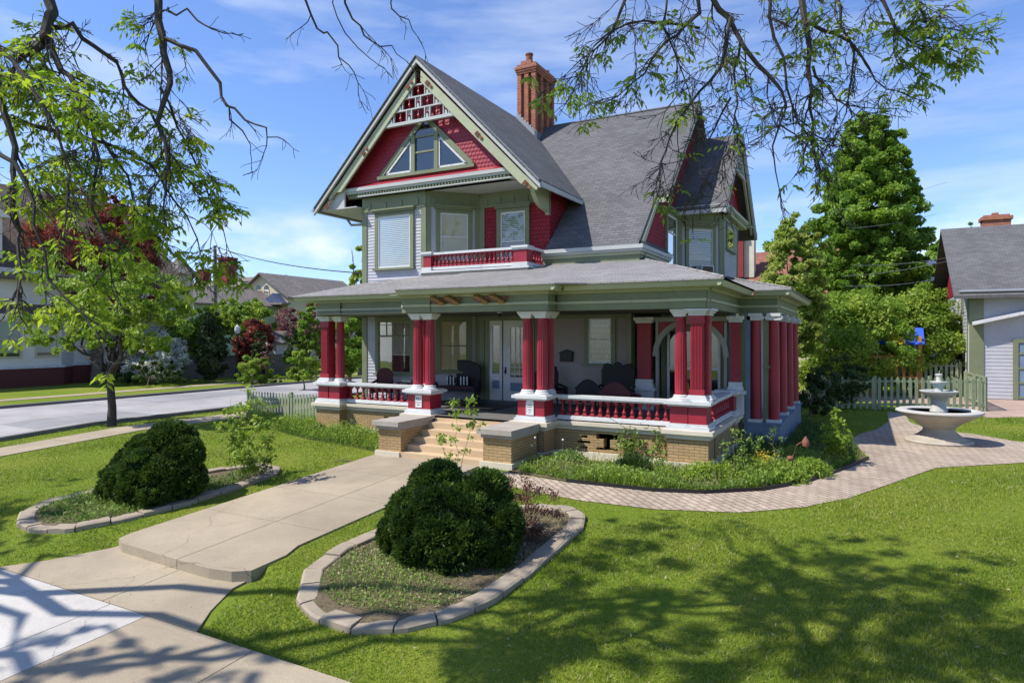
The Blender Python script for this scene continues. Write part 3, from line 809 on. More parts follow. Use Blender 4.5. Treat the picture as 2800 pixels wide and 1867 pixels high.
# corner boards and friezes
mb = MB(); mb.box(XA0-.03,XA0+.20,YA-.05,YA+.15,.9,8.2); mb.box(XA1-.2,XA1+.02,YA-.05,YA,.9,8.45); hp(mb, 'corner_board', 'green')
mb = wB.mb(); mb.box(.0,.17,0,.05,.9,8.45); mb.box(LB-.18,LB-.01,0,.05,.9,8.4); hp(mb, 'corner_board', 'green')
mb = wC.mb(); mb.box(-9.04,-8.84,0,.05,.9,8.35); hp(mb, 'corner_board', 'green')
def frieze(W, s0, s1, z0, z1, n, mat='green'):
    mb = W.mb(); mb.box(s0, s1, 0, .045, z0, z1); mb.box(s0, s1, 0, .075, z0-.05, z0+.03)
    for k in range(n):
        s = s0+(s1-s0)*(k+.5)/n; mb.box(s-.06, s+.06, .045, .075, z0+.02, z0+.26)
    hp(mb, 'frieze', mat)
frieze(wA, XA0-.02, XA1, 8.0, 8.5, 4); frieze(wB, .02, LB-.02, 8.02, 8.5, 4); frieze(wC, -9.02, -6.28, 8.02, 8.5, 5)

# --- windows of the front ------------------------------------------------------
window(wA, -12.60, -11.12, 5.83, 7.72, .15, 'single', 'blind', .98, sash='white')
window(wA, -12.58, -11.10, 1.95, 3.86, .15, 'transom', 'blindporch', .66, sash='green', head=False)
window(wB, .50, 1.52, 6.05, 7.72, .15, 'double', 'blindtan', 1.0)
window(wB, .50, 1.50, 2.05, 3.86, .17, 'double', 'blindtan', 1.0, sash='green', head=False)
xs0 = onY(1371, 600, YC)[0]; xs1 = onY(1438, 600, YC)[0]
window(wC, xs0, xs1, 6.0, 7.72, .16, 'double', 'blind', .60, zm=6.68)
# stained glass window
x0 = onY(1611, 900, YC)[0]; x1 = onY(1673, 900, YC)[0]
w = window(wC, x0, x1, 2.42, 3.9, .15, 'double', None, head=False, zm=3.2)
M['leaded'] = brickmat('leaded glass', (.30,.29,.20), (.20,.20,.13), (.05,.04,.03), .12, .17, .010, rough=.15, bumpd=.004)
mb = wC.mb(); mb.box(x0+.05,x1-.05,.028,.034,2.45,3.86); hp(mb, 'leaded_pane', 'leaded', parent=w)

# --- entrance doors ------------------------------------------------------------
xa = onY(1341, 900, YC)[0]; xb = onY(1375, 900, YC)[0]; xc = onY(1379, 900, YC)[0]; xd = onY(1452, 900, YC)[0]
mb = wC.mb(); mb.box(xa-.17,xa,0,.10,.99,3.98); mb.box(xd,xd+.17,0,.10,.99,3.98); mb.box(xa-.17,xd+.17,0,.098,3.86,3.99); hp(mb, 'door_frame', 'green')
def door(x0, x1, gx0, gx1, gz0, gz1, nx, nz, pz):
    mb = wC.mb()
    mb.box(x0,gx0,.03,.07,1.0,3.86); mb.box(gx1,x1,.03,.07,1.0,3.86); mb.box(gx0,gx1,.03,.069,1.0,gz0); mb.box(gx0,gx1,.03,.069,gz1,3.86)
    for k in range(1, nx): x = gx0+(gx1-gx0)*k/nx; mb.box(x-.012,x+.012,.04,.066,gz0,gz1)
    for k in range(1, nz): z = gz0+(gz1-gz0)*k/nz; mb.box(gx0,gx1,.04,.064,z-.012,z+.012)
    d = hp(mb, 'door', 'white')
    mb = wC.mb(); mb.box(gx0,gx1,.022,.027,gz0,gz1); hp(mb, 'room_backing', 'glassd', parent=d)
    mb = wC.mb(); mb.quad((gx0,.05,gz0),(gx1,.05,gz0),(gx1,.05,gz1),(gx0,.05,gz1)); hp(mb, 'pane', 'glass', parent=d)
    mb = wC.mb(); mb.box(gx0+.0,gx1-.0,.069,.075,pz,pz+.3); hp(mb, 'door_panel', 'bluegrey', parent=d)
    return d
door(xa, xb, xa+.12, xb-.10, 1.95, 3.7, 1, 2, 1.42)
d = door(xc, xd, xc+.28, xd-.22, 1.85, 3.62, 3, 5, 1.35)
mb = wC.mb(); mb.ball((xc+.09,.11,2.05),.04); mb.box(xc+.06,xc+.12,.07,.085,1.95,2.2); hp(mb, 'handle', 'black', True, parent=d)
for xx in (onY(1303,900,YC)[0]-.0, onY(1325,900,YC)[0]-.12):
    mb = wC.mb(); mb.box(xx-.09,xx+.09,0,.06,.95,4.0); hp(mb, 'corner_board', 'green')
for xx in (onY(1486,900,YC)[0]-.35, onY(1738,900,YC)[0]-.15):
    mb = wC.mb(); mb.box(xx-.12,xx+.12,0,.06,.95,4.0); hp(mb, 'corner_board', 'green')
mb = wC.mb(); mb.box(-9.0,-3.3,0,.07,3.9,4.03); hp(mb, 'frieze', 'green')

# --- arched screen between the front porch and the side portico ------------------
YS = 4.05
ax0 = onY(1745, 900, YS)[0]; ax1 = onY(1783, 900, YS)[0]; bx0 = onY(1795, 900, YS)[0]; bx1 = onY(1982, 900, YS)[0]
cxx, rad = (bx0+bx1)/2, (bx1-bx0)/2-.04; zc = 3.68-rad
mb = MB(); n = 24; outer = [(bx0-.02, 1.0), (bx0-.02, 3.88), (bx1+.02, 3.88), (bx1+.02, 1.0)]
for k in range(n):                     # spandrels above the arch
    t0, t1 = math.pi*k/n, math.pi*(k+1)/n
    p0 = (cxx+rad*math.cos(t0), zc+rad*math.sin(t0)); p1 = (cxx+rad*math.cos(t1), zc+rad*math.sin(t1))
    mb.prism([p0, (p0[0], 3.75), (p1[0], 3.75), p1], 'y', YS+.02, YS+.10)
hp(mb, 'arch_spandrel', 'red')
mb = MB()
for k in range(n):
    t0, t1 = math.pi*k/n, math.pi*(k+1)/n; r1 = rad+.0; r2 = rad+.16
    mb.prism([(cxx+r1*math.cos(t0), zc+r1*math.sin(t0)), (cxx+r2*math.cos(t0), zc+r2*math.sin(t0)), (cxx+r2*math.cos(t1), zc+r2*math.sin(t1)), (cxx+r1*math.cos(t1), zc+r1*math.sin(t1))], 'y', YS-.03, YS+.12)
mb.box(bx0-.02,bx0+.06,YS-.02,YS+.12,1.0,3.8); mb.box(bx1-.02,bx1+.06,YS-.02,YS+.12,1.0,3.8); mb.box(ax0-.1,.02,YS-.04,YS+.12,3.76,3.9)
hp(mb, 'arch_trim', 'archgrey')
mb = MB(); mb.box(bx0,bx1,YS+.55,YS+.6,1.0,4.0); hp(mb, 'wall', 'green')
mb = MB(); mb.box(cxx-.75,cxx+.75,YS+.50,YS+.545,1.0,3.45); hp(mb, 'room_backing', 'glassd')
mb = MB(); mb.quad((cxx-.75,YS+.49,1.0),(cxx+.75,YS+.49,1.0),(cxx+.75,YS+.49,3.45),(cxx-.75,YS+.49,3.45)); hp(mb, 'pane', 'glass')
mb = MB(); mb.box(cxx-.82,cxx-.75,YS+.44,YS+.55,1.0,3.5); mb.box(cxx+.75,cxx+.82,YS+.44,YS+.55,1.0,3.5); mb.box(cxx-.75,cxx+.75,YS+.44,YS+.55,2.25,2.34); hp(mb, 'sash', 'white')
def flatpil(x0, x1):
    p = hp(MB().box(x0,x1,YS-.1,YS+.1,1.95,3.72), 'pilaster', 'red')
    mb = MB()
    for r, z0, z1 in ((.05,3.72,3.8),(.1,3.8,3.9)): mb.box(x0-r,x1+r,YS-.1-r,YS+.1,z0,z1)
    for r, z0, z1 in ((.10,1.0,1.6),(.16,1.6,1.7),(.08,1.7,1.8),(.05,1.8,1.95)): mb.box(x0-r,x1+r,YS-.1-r,YS+.1,z0,z1)
    hp(mb, 'moulding', 'white', parent=p)
flatpil(ax0, ax1-.02); flatpil(onY(1999,900,YS)[0], onY(2024,900,YS)[0])
hp(MB().box(-3.35,-3.2,YS,4.4,.9,4.03), 'wall', 'green')

# --- balcony ---------------------------------------------------------------------
YBAL = 2.75; BX0, BX1 = -10.32, -6.3
BZ = 5.62
mb = MB(); mb.box(BX0-.1,BX1+.1,YBAL-.12,4.4,5.35,BZ-.04); hp(mb, 'balcony_floor', 'stonegrey')
mb = MB(); mb.box(BX0-.12,BX1+.16,YBAL-.17,YBAL+.2,BZ-.10,BZ-.03); mb.box(BX1-.1,BX1+.16,YBAL+.2,4.45,BZ-.10,BZ-.031); hp(mb, 'balcony_edge', 'white')
mb = MB()
mb.box(BX0+.3,BX1-.4,YBAL-.1,YBAL+.1,BZ,BZ+.09); mb.box(BX1-.06,BX1+.1,YBAL+.25,4.35,BZ,BZ+.09)
hp(mb, 'bottom_rail', 'white')
mb = MB()
mb.box(BX0+.3,BX1-.4,YBAL-.11,YBAL+.11,BZ+.52,BZ+.60); mb.box(BX1-.07,BX1+.12,YBAL+.25,4.38,BZ+.52,BZ+.60)
hp(mb, 'balustrade_rail', 'white')
for (x0, x1) in ((BX0, BX0+.32), (BX1-.42, BX1+.06)):
    p = hp(MB().box(x0,x1,YBAL-.12,YBAL+.25,BZ+.09,BZ+.5), 'newel', 'red')
    mb = MB(); mb.box(x0-.05,x1+.05,YBAL-.17,YBAL+.3,BZ-.03,BZ+.09); mb.box(x0-.04,x1+.04,YBAL-.16,YBAL+.29,BZ+.5,BZ+.56); mb.box(x0-.07,x1+.07,YBAL-.19,YBAL+.32,BZ+.56,BZ+.63); hp(mb, 'moulding', 'white', parent=p)
for k in range(19): place_bal(BX0+.36+(BX1-BX0-.8)*(k+.5)/19, YBAL, BZ+.09, 1.0)
for k in range(7): place_bal(BX1, YBAL+.36+k*.2, BZ+.09, 1.0)

# --- the front gable -------------------------------------------------------------
GX, GZ, SL, YG = -10.45, 13.14, 1.018, 2.36
def gz(x): return GZ-SL*abs(x-GX)
XE = -5.66; XEL = -15.28
roof = MB()
roof.slab([(GX,YG,GZ),(XE,YG,gz(XE)),(XE,6.35,gz(XE)),(GX,11.25,GZ)], .13)
roof.slab([(GX,YG,GZ),(GX,11.25,GZ),(GX,12.5,GZ),(XEL,12.5,gz(XEL)),(XEL,YG,gz(XEL))], .13)
hp(roof, 'gable_roof', 'roof')
mb = MB()                              # rake trim
k = math.sqrt(1+SL*SL)
def rake(mb, xa, xb, d0, d1, y0, y1):  # board parallel to the slope between vertical offsets d0..d1 below the roof
    mb.prism([(xa,gz(xa)-d0),(xb,gz(xb)-d0),(xb,gz(xb)-d1),(xa,gz(xa)-d1)], 'y', y0, y1)
rake(mb, GX, XE+.02, .10, .26, YG+.01, YG+.10); rake(mb, GX, XEL-.02, .10, .26, YG+.01, YG+.10)
mb.prism([(XE-.12,gz(XE)+.0),(XE+.06,gz(XE)-.07),(XE+.06,gz(XE)-.22),(XE-.12,gz(XE)-.16)], 'y', YG+.12, 6.3)
hp(mb, 'fascia', 'grey')
mb = MB(); mb.tube([(XEL,YG-.01,gz(XEL)-.02),(GX,YG-.01,GZ-.02),(XE,YG-.01,gz(XE)-.02)], .022, 5); hp(mb, 'drip_edge', 'metal')
mb = MB(); mb.tube([(XEL-.05,YG,gz(XEL)-.10),(XEL-.05,12,gz(XEL)-.10)], .07, 8); mb.tube([(XEL+.3,YA+.9,8.0),(XEL+.5,YA+.9,7.75),(XA0-.3,YA+.9,7.7),(XA0-.1,YA+.9,7.55),(XA0-.1,YA+.9,5.2)], .05, 8); hp(mb, 'gutter', 'metal', True)
mb = MB()                              # carved barge boards, set in front of the wall
for sgn, xe in ((1, XE-.10), (-1, XEL+.65)):
    xa = GX+sgn*.12
    mb.prism([(xa,gz(xa)-.40),(xe-sgn*.5,gz(xe-sgn*.5)-.36),(xe-sgn*.25,gz(xe-sgn*.25)-.30),(xe,gz(xe)-.33),(xe-sgn*.06,gz(xe)-.42),(xe-sgn*.36,gz(xe-sgn*.36)-.52),(xe-sgn*.62,gz(xe-sgn*.62)-.78),(xa,gz(xa)-.80)], 'y', YG+.12, YG+.20)
hp(mb, 'barge_board', 'greenlt')
mb = MB()
for sgn in (1, -1):
    for dx in (.42, 2.45, 4.25):
        x = GX+sgn*dx; z = gz(x)-.60; t = math.atan(SL)*(-sgn)
        c_, s_ = math.cos(t), math.sin(t)
        R4 = Matrix.Translation((x, YG+.10, z)) @ Matrix.Rotation(-t, 4, 'Y')
        b = MB(R4)
        for a_, e_, h_, k_ in ((-.075,-.05,-.075,.075),(.05,.075,-.075,.075),(-.05,.05,.05,.075),(-.05,.05,-.075,-.05),(-.03,.03,-.03,.03)): b.box(a_,e_,-.02,.02,h_,k_)
        b.box(.16,.26,-.02,.02,-.05,.05)
        mb.v, n0 = mb.v, len(mb.v); mb.f += [tuple(i+n0 for i in f) for f in b.f]; mb.v += b.v
hp(mb, 'rosette', 'rust')
# eave soffits and brackets
mb = MB(); mb.box(XEL+.15,XA0-.0,YG+.25,12,8.12,8.16); mb.box(XA0,-6.0,YG+.3,4.5,8.5,8.54); hp(mb, 'soffit', 'soffit')
mb = MB(); mb.prism([(XEL+.1,8.16),(XA0-.6,8.16),(XA0-.6,8.9),(GX-4.2,gz(GX-4.2)-.2)], 'y', YG+.26, YG+.34); hp(mb, 'soffit', 'soffit')
mb = MB(); pts = []
for i in range(9): t = i/8*math.pi/2; pts.append((-6.05+.33*(1-math.cos(t))*0+.0, 0, 0))
arc = [(YG+.25+ (1.9)*0, 8.5)]
cvy = [(4.36,7.5),(4.36,8.45),(3.0,8.45)]+[(4.36-.16-1.1*math.sin(t*math.pi/16), 7.6+.72*(1-math.cos(t*math.pi/16))) for t in range(8, -1, -1)]
mb.prism(cvy, 'x', -6.36, -6.2); mb.prism([(-6.36,8.45),(-6.2,8.45),(-6.2,7.5),(-6.36,7.5)], 'y', 4.3, 4.40); hp(mb, 'bracket', 'greenlt')
# cornice across the bottom of the gable
CX0, CX1, YK = -14.05, -6.82, 2.66
mb = MB(); mb.box(CX0,CX1,YK,YA+.02,8.74,8.86); mb.box(CX0+.06,CX1-.06,YK+.06,YA,8.66,8.74); hp(mb, 'gable_cornice', 'grey')
mb = MB(); mb.box(CX0+.12,CX1-.12,YK+.12,YA,8.5,8.66)
x = CX0+.15
while x < CX1-.2: mb.box(x,x+.06,YK+.06,YK+.125,8.58,8.655); x += .13
hp(mb, 'gable_cornice', 'green')
mb = MB(); mb.prism([(CX0+.02,YK+.02),(CX1-.02,YK+.02),(CX1-.4,YA-.05),(CX0+.4,YA-.05)], 'z', 8.862, 8.88); mb.add([(CX0,YK,8.865),(CX1,YK,8.865),(CX1-.15,YA-.1,9.02),(CX0+.15,YA-.1,9.02)],[(0,1,2,3)]); hp(mb, 'gable_sill_roof', 'red')
# shingled gable wall: rows of round-ended shingles over a red wall
YW = YA-.05
mb = MB(); mb.prism([(GX-4.25,8.5),(GX+4.25,8.5),(GX+.2,gz(GX+.2)-.2),(GX-.2,gz(GX-.2)-.2)], 'y', YW, YW+.1)
rowh, ww, j = .145, .15, 0
z = 8.95
AT0 = (-12.42, 9.2); AT1 = (-8.46, 9.2); ATX = -10.43; ATZ = 11.12
while z < 12.8:
    x = GX-4.2+(ww/2 if j % 2 else 0)
    while x < GX+4.2:
        if gz(x)-z > .42 and gz(x+ww)-z > .42:
            pts = [(x+.006,z+rowh*1.1)]+[(x+ww/2-(ww/2-.006)*math.cos(t*math.pi/6), z-.03-(.05)*math.sin(t*math.pi/6)+.02) for t in range(7)]+[(x+ww-.006,z+rowh*1.1)]
            n = len(pts)
            lo = [YW-.006 if p[1] > z+.1 else YW-.03 for p in pts]
            vs = [(p[0], y, p[1]) for p, y in zip(pts, lo)]+[(p[0], YW-.002, p[1]) for p in pts]
            mb.add(vs, [tuple(range(n))]+[(i+1, i, i+n, i+1+n) for i in range(1, n-2)])
        x += ww
    z += rowh; j += 1
hp(mb, 'gable_wall', 'red')
# triangular attic window
mb = MB(); Y0, Y1 = YW-.10, YW-.03
def bar3(p, q_, w, y0=Y0, y1=Y1):
    d = Vector((q_[0]-p[0], q_[1]-p[1])); n = Vector((-d.y, d.x)).normalized()*w/2
    mb.prism([(p[0]-n.x,p[1]-n.y),(q_[0]-n.x,q_[1]-n.y),(q_[0]+n.x,q_[1]+n.y),(p[0]+n.x,p[1]+n.y)], 'y', y0, y1)
bar3(AT0, (ATX,ATZ), .17); bar3(AT1, (ATX,ATZ), .17, Y0-.003); mb.box(AT0[0]-.12,AT1[0]+.12,Y0-.05,Y1,9.08,9.2)
mb.box(ATX-.58,ATX-.42,Y0-.02,Y1,9.2,10.5); mb.box(ATX+.42,ATX+.58,Y0-.02,Y1,9.2,10.5)
aw = hp(mb, 'attic_window', 'green')
mb = MB()
for sg in (-1, 1):
    a, b, c3 = (ATX+sg*.62, 9.25), (ATX+sg*1.72, 9.25), (ATX+sg*.62, 10.32)
    for p, q_ in ((a,b),(b,c3),(c3,a)): bar3(p, q_, .07, Y0+.01, Y1)
hp(mb, 'sash', 'white', parent=aw)
mb = MB(); mb.box(ATX-.42,ATX+.42,Y0+.01,Y1,9.85,9.92); mb.box(ATX-.42,ATX+.42,Y0+.01,Y1,10.4,10.47); hp(mb, 'sash', 'green', parent=aw)
mb = MB(); mb.prism([(AT0[0]+.1,9.2),(AT1[0]-.1,9.2),(ATX,ATZ-.1)], 'y', YW-.042, YW-.035); hp(mb, 'room_backing', 'glassd', parent=aw)
mb = MB(); mb.add([(AT0[0]+.1,YW-.055,9.2),(AT1[0]-.1,YW-.055,9.2),(ATX,YW-.055,ATZ-.15)], [(0,1,2)]); hp(mb, 'pane', 'glass', parent=aw)
# openwork screen in the peak
YL = YG+.18
mb = MB(); rp = MB()
SX = GX-.02
mb.box(SX-1.72, SX+1.62, YL-.03, YL+.10, 10.83, 10.94)
for r_, (z0, z1, xw) in enumerate(((10.94,11.36,2.62),(11.36,11.77,1.84),(11.77,12.18,1.06))):
    mb.box(SX-xw/2-.05, SX+xw/2+.05, YL-.02, YL+.06, z1-.05, z1)
    x = SX-xw/2; nw = 4-r_; wh = (xw-.26*nw)/(nw-1)
    for k in range(2*nw-1):
        w_ = .26 if k % 2 == 0 else wh
        if k % 2 == 0:
            mb.box(x, x+.035, YL-.02, YL+.055, z0, z1-.05); mb.box(x+w_-.035, x+w_, YL-.02, YL+.055, z0, z1-.05)
            mb.box(x+.035, x+w_-.035, YL+.035, YL+.05, z0, z1-.05)
            mb.prism([(x+w_/2-.05,z0),(x+w_/2+.05,z0),(x+w_/2+.03,z0+.15),(x+w_/2-.03,z0+.15)], 'y', YL-.02, YL+.03)
            rp.ball((x+w_/2, YL, z0+.19), .05, 10, 6)
        else:
            rp.lathe([(.012,0),(.02,.06),(.055,.13),(.03,.19),(.012,.24),(.04,.27),(.01,.31),(.01,.37)], x+w_/2, YL+.02, z0, 10)
        x += w_
hp(mb, 'gable_screen', 'grey'); hp(rp, 'screen_ornament', 'red', True)

# --- main roof, its right gable end and cornice ------------------------------------
def zm_(Y): return 6.28+.947*(Y-3.98)
YR_, XO = 10.87, -2.5
mb = MB()
pl = [(-6.2,3.86),(-2.93,3.86),(-2.93,6.04),(XO,6.04),(XO,YR_),(-10.9,YR_),(-6.2,6.15)]
mb.slab([(x,y,zm_(y)) for x, y in pl], .12)
mb.slab([(-12,YR_,zm_(YR_)),(XO,YR_,zm_(YR_)),(XO,17.8,zm_(3.94)),(-12,17.8,zm_(3.94))], .12)
hp(mb, 'main_roof', 'roof')
mb = MB(); mb.tube([(-9.3,YR_,zm_(YR_)+.0),(XO,YR_,zm_(YR_)+.0)], .06, 6); hp(mb, 'ridge_cap', 'roof')
mb = MB()
mb.prism([(3.95,zm_(3.95)-.13),(6.0,zm_(6.0)-.13),(6.0,zm_(6.0)-.33),(4.1,zm_(3.95)-.3)], 'x', -2.97, -2.87)
mb.prism([(6.0,zm_(6.0)-.10),(YR_,zm_(YR_)-.10),(YR_,zm_(YR_)-.32),(6.0,zm_(6.0)-.32)], 'x', XO-.09, XO-.01)
mb.box(-2.95,XO-.02,6.0,6.08,zm_(6)-.3,zm_(6)-.13)
hp(mb, 'fascia', 'greenlt')
mb = MB(); mb.prism([(4.05,5.3),(17,5.3),(17,6.6),(YR_,zm_(YR_)-.13),(4.05,zm_(4.05)-.13)], 'x', XR-.12, XR); hp(mb, 'wall', 'redshingle')
def corn(x0, x1, y0, y1):
    mb = MB(); mb.box(x0,x1,y0,y1,6.08,6.2); mb.box(x0,x1-.05,y0+.05,y1,6.0,6.08); hp(mb, 'gutter', 'grey')
    mb = MB(); mb.box(x0,x1-.12,y0+.12,y1,5.9,6.0); hp(mb, 'cornice_moulding', 'greenlt')
    mb = MB(); mb.box(x0,x1-.16,y0+.16,y1,5.4,5.9); hp(mb, 'frieze', 'green')
corn(-6.28,-2.72,3.72,4.3); corn(-3.0,-2.72,4.3,7.35)
mb = MB(); mb.add([(-2.97,4.05,6.45),(-2.97,7.3,6.45),(-2.72,7.3,6.21),(-2.72,3.75,6.21)],[(0,1,2,3)]); hp(mb, 'skirt_roof', 'roof')
mb = MB(); mb.tube([(-6.0,4.33,zr(4.33)+.05),(-2.9,4.22,5.86)], .03, 5); hp(mb, 'flashing', 'metal')
# --- right wing with its canted window bay ----------------------------------------
wall(wE, 0, LE, 5.2, 8.1); wall(wF, 10.5, 13.75, 4.5, 8.3)
mb = wE.mb(); mb.box(0,.14,0,.05,5.2,8.1); mb.box(LE-.2,LE+.02,0,.05,5.2,8.1); hp(mb, 'corner_board', 'green')
mb = wF.mb(); mb.box(10.5,10.62,0,.05,5.2,8.3); mb.box(13.6,13.75,0,.05,5.2,8.3); hp(mb, 'corner_board', 'green')
mb = wD.mb(); mb.box(8.85,9.1,0,.05,5.2,8.3); hp(mb, 'corner_board', 'green')
y0 = onX(1821, 650, XR)[0]; y1 = onX(1847, 650, XR)[0]
window(wD, y0, y1, 5.72, 7.72, .13, 'double', None, zm=7.1)
w = window(wE, .42, 1.48, 5.55, 7.45, .14, 'double', 'blind', .62, zm=6.5)
window(wF, 11.15, 12.75, 6.85, 7.72, .14, 'single', None, sash='white', head=False)
frieze(wE, 0, LE, 7.78, 8.1, 3); frieze(wF, 10.4, 13.8, 7.95, 8.3, 4)
WY, WZ, WS, WX = 12.0, 11.62, .965, -1.0
def wz(y): return WZ-WS*abs(y-WY)
mb = MB(); mb.slab([(-3.3,WY,WZ),(WX,WY,WZ),(WX,8.25,wz(8.25)),(-3.3,8.25,wz(8.25))], .12)
mb.slab([(WX,WY,WZ),(-3.3,WY,WZ),(-3.3,15.9,wz(15.9)),(WX,15.9,wz(15.9))], .12); hp(mb, 'wing_roof', 'roof')
mb = MB()
for s_ in (-1, 1):
    ye = WY+s_*3.72
    mb.prism([(WY,WZ-.1),(ye,wz(ye)-.1),(ye,wz(ye)-.28),(WY,WZ-.28)], 'x', WX-.1, WX-.01)
mb.box(-3,WX-.02,8.24,8.30,wz(8.25)-.2,wz(8.25)-.06)
hp(mb, 'fascia', 'grey')
mb = MB()
for s_ in (-1, 1):
    ye = WY+s_*3.35
    mb.prism([(WY+s_*.1,WZ-.42),(ye,wz(ye)-.36),(ye,wz(ye)-.5),(WY+s_*.1,WZ-.8)], 'x', WX-.22, WX-.14)
hp(mb, 'barge_board', 'greenlt')
mb = MB(); mb.prism([(WY-3.2,8.4),(WY+3.2,8.4),(WY,WZ-.2)], 'x', -1.65, -1.57); hp(mb, 'gable_wall', 'redshingle')
mb = MB(); mb.box(-1.6,-1.22,8.9,15.1,8.28,8.42); mb.box(-1.6,-1.32,9.0,15.0,8.1,8.28)
y = 9.05
while y < 15: mb.box(-1.32,-1.26,y,y+.06,8.2,8.275); y += .14
hp(mb, 'gable_cornice', 'greenlt')
mb = MB()
zb = 10.0
mb.box(-1.22,-1.12,WY-1.5,WY+1.5,zb-.08,zb)
for r_, n_ in ((0,5),(1,3)):
    for k in range(n_+1): y = WY-n_*.22+k*.44; mb.box(-1.2,-1.13,y-.03,y+.03,zb+r_*.5,zb+r_*.5+.5)
    mb.box(-1.21,-1.12,WY-n_*.22-.05,WY+n_*.22+.05,zb+r_*.5+.44,zb+r_*.5+.5)
hp(mb, 'gable_screen', 'grey')
mb = MB(); mb.box(-2.9,WX-.05,8.4,9.1,8.06,8.1); mb.box(-1.55,WX-.1,14.9,15.8,8.2,8.25); mb.prism([(-2.9,8.35),(-1.2,8.35),(-1.2,10.6),(-1.6,10.6),(-2.9,9.2)], 'z', 8.1, 8.13); hp(mb, 'soffit', 'soffit')
mb = MB(); mb.box(-8,-1.6,13.75,13.9,1,8.3); hp(mb, 'wall', 'lav')

# --- chimney -----------------------------------------------------------------------
CHX0, CHX1, CHY0, CHY1, CHT = -10.33, -9.42, 9.75, 11.75, 14.98
mb = MB(); mb.box(CHX0+.15,CHX1-.15,CHY0+.15,CHY1-.15,10.5,CHT)
for i in range(3):
    x = CHX0+(CHX1-CHX0-.2)*i/2; mb.box(x,x+.2,CHY0,CHY0+.16,10.5,CHT); mb.box(x,x+.2,CHY1-.16,CHY1,10.5,CHT)
for i in range(4):
    y = CHY0+(CHY1-CHY0-.18)*i/3; mb.box(CHX1-.16,CHX1-.001,y+.001,y+.179,10.5,CHT); mb.box(CHX0+.001,CHX0+.16,y+.001,y+.179,10.5,CHT)
for i in range(3):
    r = .036*(i+1)-.01; mb.box(CHX0-r,CHX1+r,CHY0-r,CHY1+r,CHT+.1*i,CHT+.1*(i+1))
mb.box(CHX0-.02,CHX1+.02,CHY0-.02,CHY1+.02,CHT+.3,CHT+.42)
mb.box(CHX0+.12,CHX1-.28,CHY0+.12,CHY0+.62,CHT+.42,CHT+.62)
ch = hp(mb, 'chimney', 'chimbrick')
mb = MB().lathe([(.15,0),(.15,.3),(.18,.31),(.18,.37)], CHX0+.42, CHY0+.38, CHT+.62, 14); mb.lathe([(.1,0),(.1,.25)], CHX1-.25, CHY1-.25, CHT+.42, 12); hp(mb, 'chimney_pot', 'rust', parent=ch)
mb = MB(); n = 8
for i in range(n):
    x = CHX0-.05+(CHX1-CHX0+.1)*i/n; xx = x+(CHX1-CHX0+.1)/n
    mb.box(x, xx, CHY0-.02, CHY0+.03, gz(xx)-.2, gz(x)+.22)
mb.box(CHX1-.03,CHX1+.02,CHY0-.02,CHY1,11.3,gz(CHX1)+.28)
hp(mb, 'flashing', 'flash', parent=ch)

# --- carved brackets in the entrance frieze ------------------------------------------
for u in (1203, 1243, 1322, 1366):
    x = onY(u, 812, -.46)[0]
    mb = MB()
    pts = [Vector((x-.30+.06*i, -.52, 4.43-.02*i-.012*i*i*.35)) for i in range(9)]
    mb.tube([(x-.28,-.50,4.42),(x-.17,-.53,4.40),(x-.05,-.54,4.33),(x+.06,-.53,4.27),(x+.16,-.51,4.25)], [.06,.085,.085,.07,.04], 10)
    b = hp(mb, 'scroll_bracket', 'gold', True)
    mb = MB(); sp = []
    for i in range(16): t = i/15*3.5*math.pi; r = .085*(1-i/18); sp.append((x+.13+r*math.cos(t), -.52, 4.34+r*math.sin(t)))
    mb.tube(sp, .02, 6); mb.tube([(x-.26,-.56,4.36),(x-.12,-.60,4.31),(x,-.61,4.25)], .03, 6); hp(mb, 'scroll', 'rust', True, parent=b)

# ------------------------------------------------------------------ leaves, trees, shrubs
def leafobj(name, P, size, mat, parent=None, asp=.5, up=.5, tint=None, dirs=None, seed=1, nrm=None):
    """P: Nx3 world points, one four-cornered leaf each"""
    r = np.random.default_rng(seed); n = len(P)
    if n == 0: P = np.zeros((1,3)); n = 1
    d = r.normal(size=(n,3)) if dirs is None else dirs + r.normal(size=(n,3))*.35
    d /= np.linalg.norm(d, axis=1)[:, None]
    nn = r.normal(size=(n,3)); nn[:,2] += up*2
    if nrm is not None: nn = nn*.6 + nrm*1.2
    nn /= np.linalg.norm(nn, axis=1)[:, None]
    w = np.cross(d, nn); w /= np.maximum(np.linalg.norm(w, axis=1), 1e-6)[:, None]
    L = (size*(.65+.7*r.random(n)))[:, None] if np.isscalar(size) else (size*(.65+.7*r.random(n)))[:, None]
    W = L*asp
    dn = np.array([[0,0,-1]])*L*.08
    v = np.stack([P-d*L*.5, P+w*W*.5+dn*0, P+d*L*.5+dn*2, P-w*W*.5+dn*0], 1).reshape(-1, 3)
    o = wloc(parent) if parent is not None else Vector((0,0,0))
    v = v - np.array(o)
    me = bpy.data.meshes.new(name)
    me.vertices.add(n*4); me.vertices.foreach_set('co', v.astype(np.float32).ravel())
    me.loops.add(n*4); me.loops.foreach_set('vertex_index', np.arange(n*4, dtype=np.int32))
    me.polygons.add(n); me.polygons.foreach_set('loop_start', np.arange(0, n*4, 4, dtype=np.int32)); me.polygons.foreach_set('loop_total', np.full(n, 4, np.int32))
    me.update(calc_edges=True)
    t = r.random(n) if tint is None else np.clip(tint + r.normal(size=n)*.15, 0, 1)
    at_ = me.attributes.new('tint', 'FLOAT', 'FACE'); at_.data.foreach_set('value', t.astype(np.float32))
    me.materials.append(mat)
    ob = bpy.data.objects.new(name, me); COL.objects.link(ob)
    if parent is not None: ob.parent = parent
    return ob

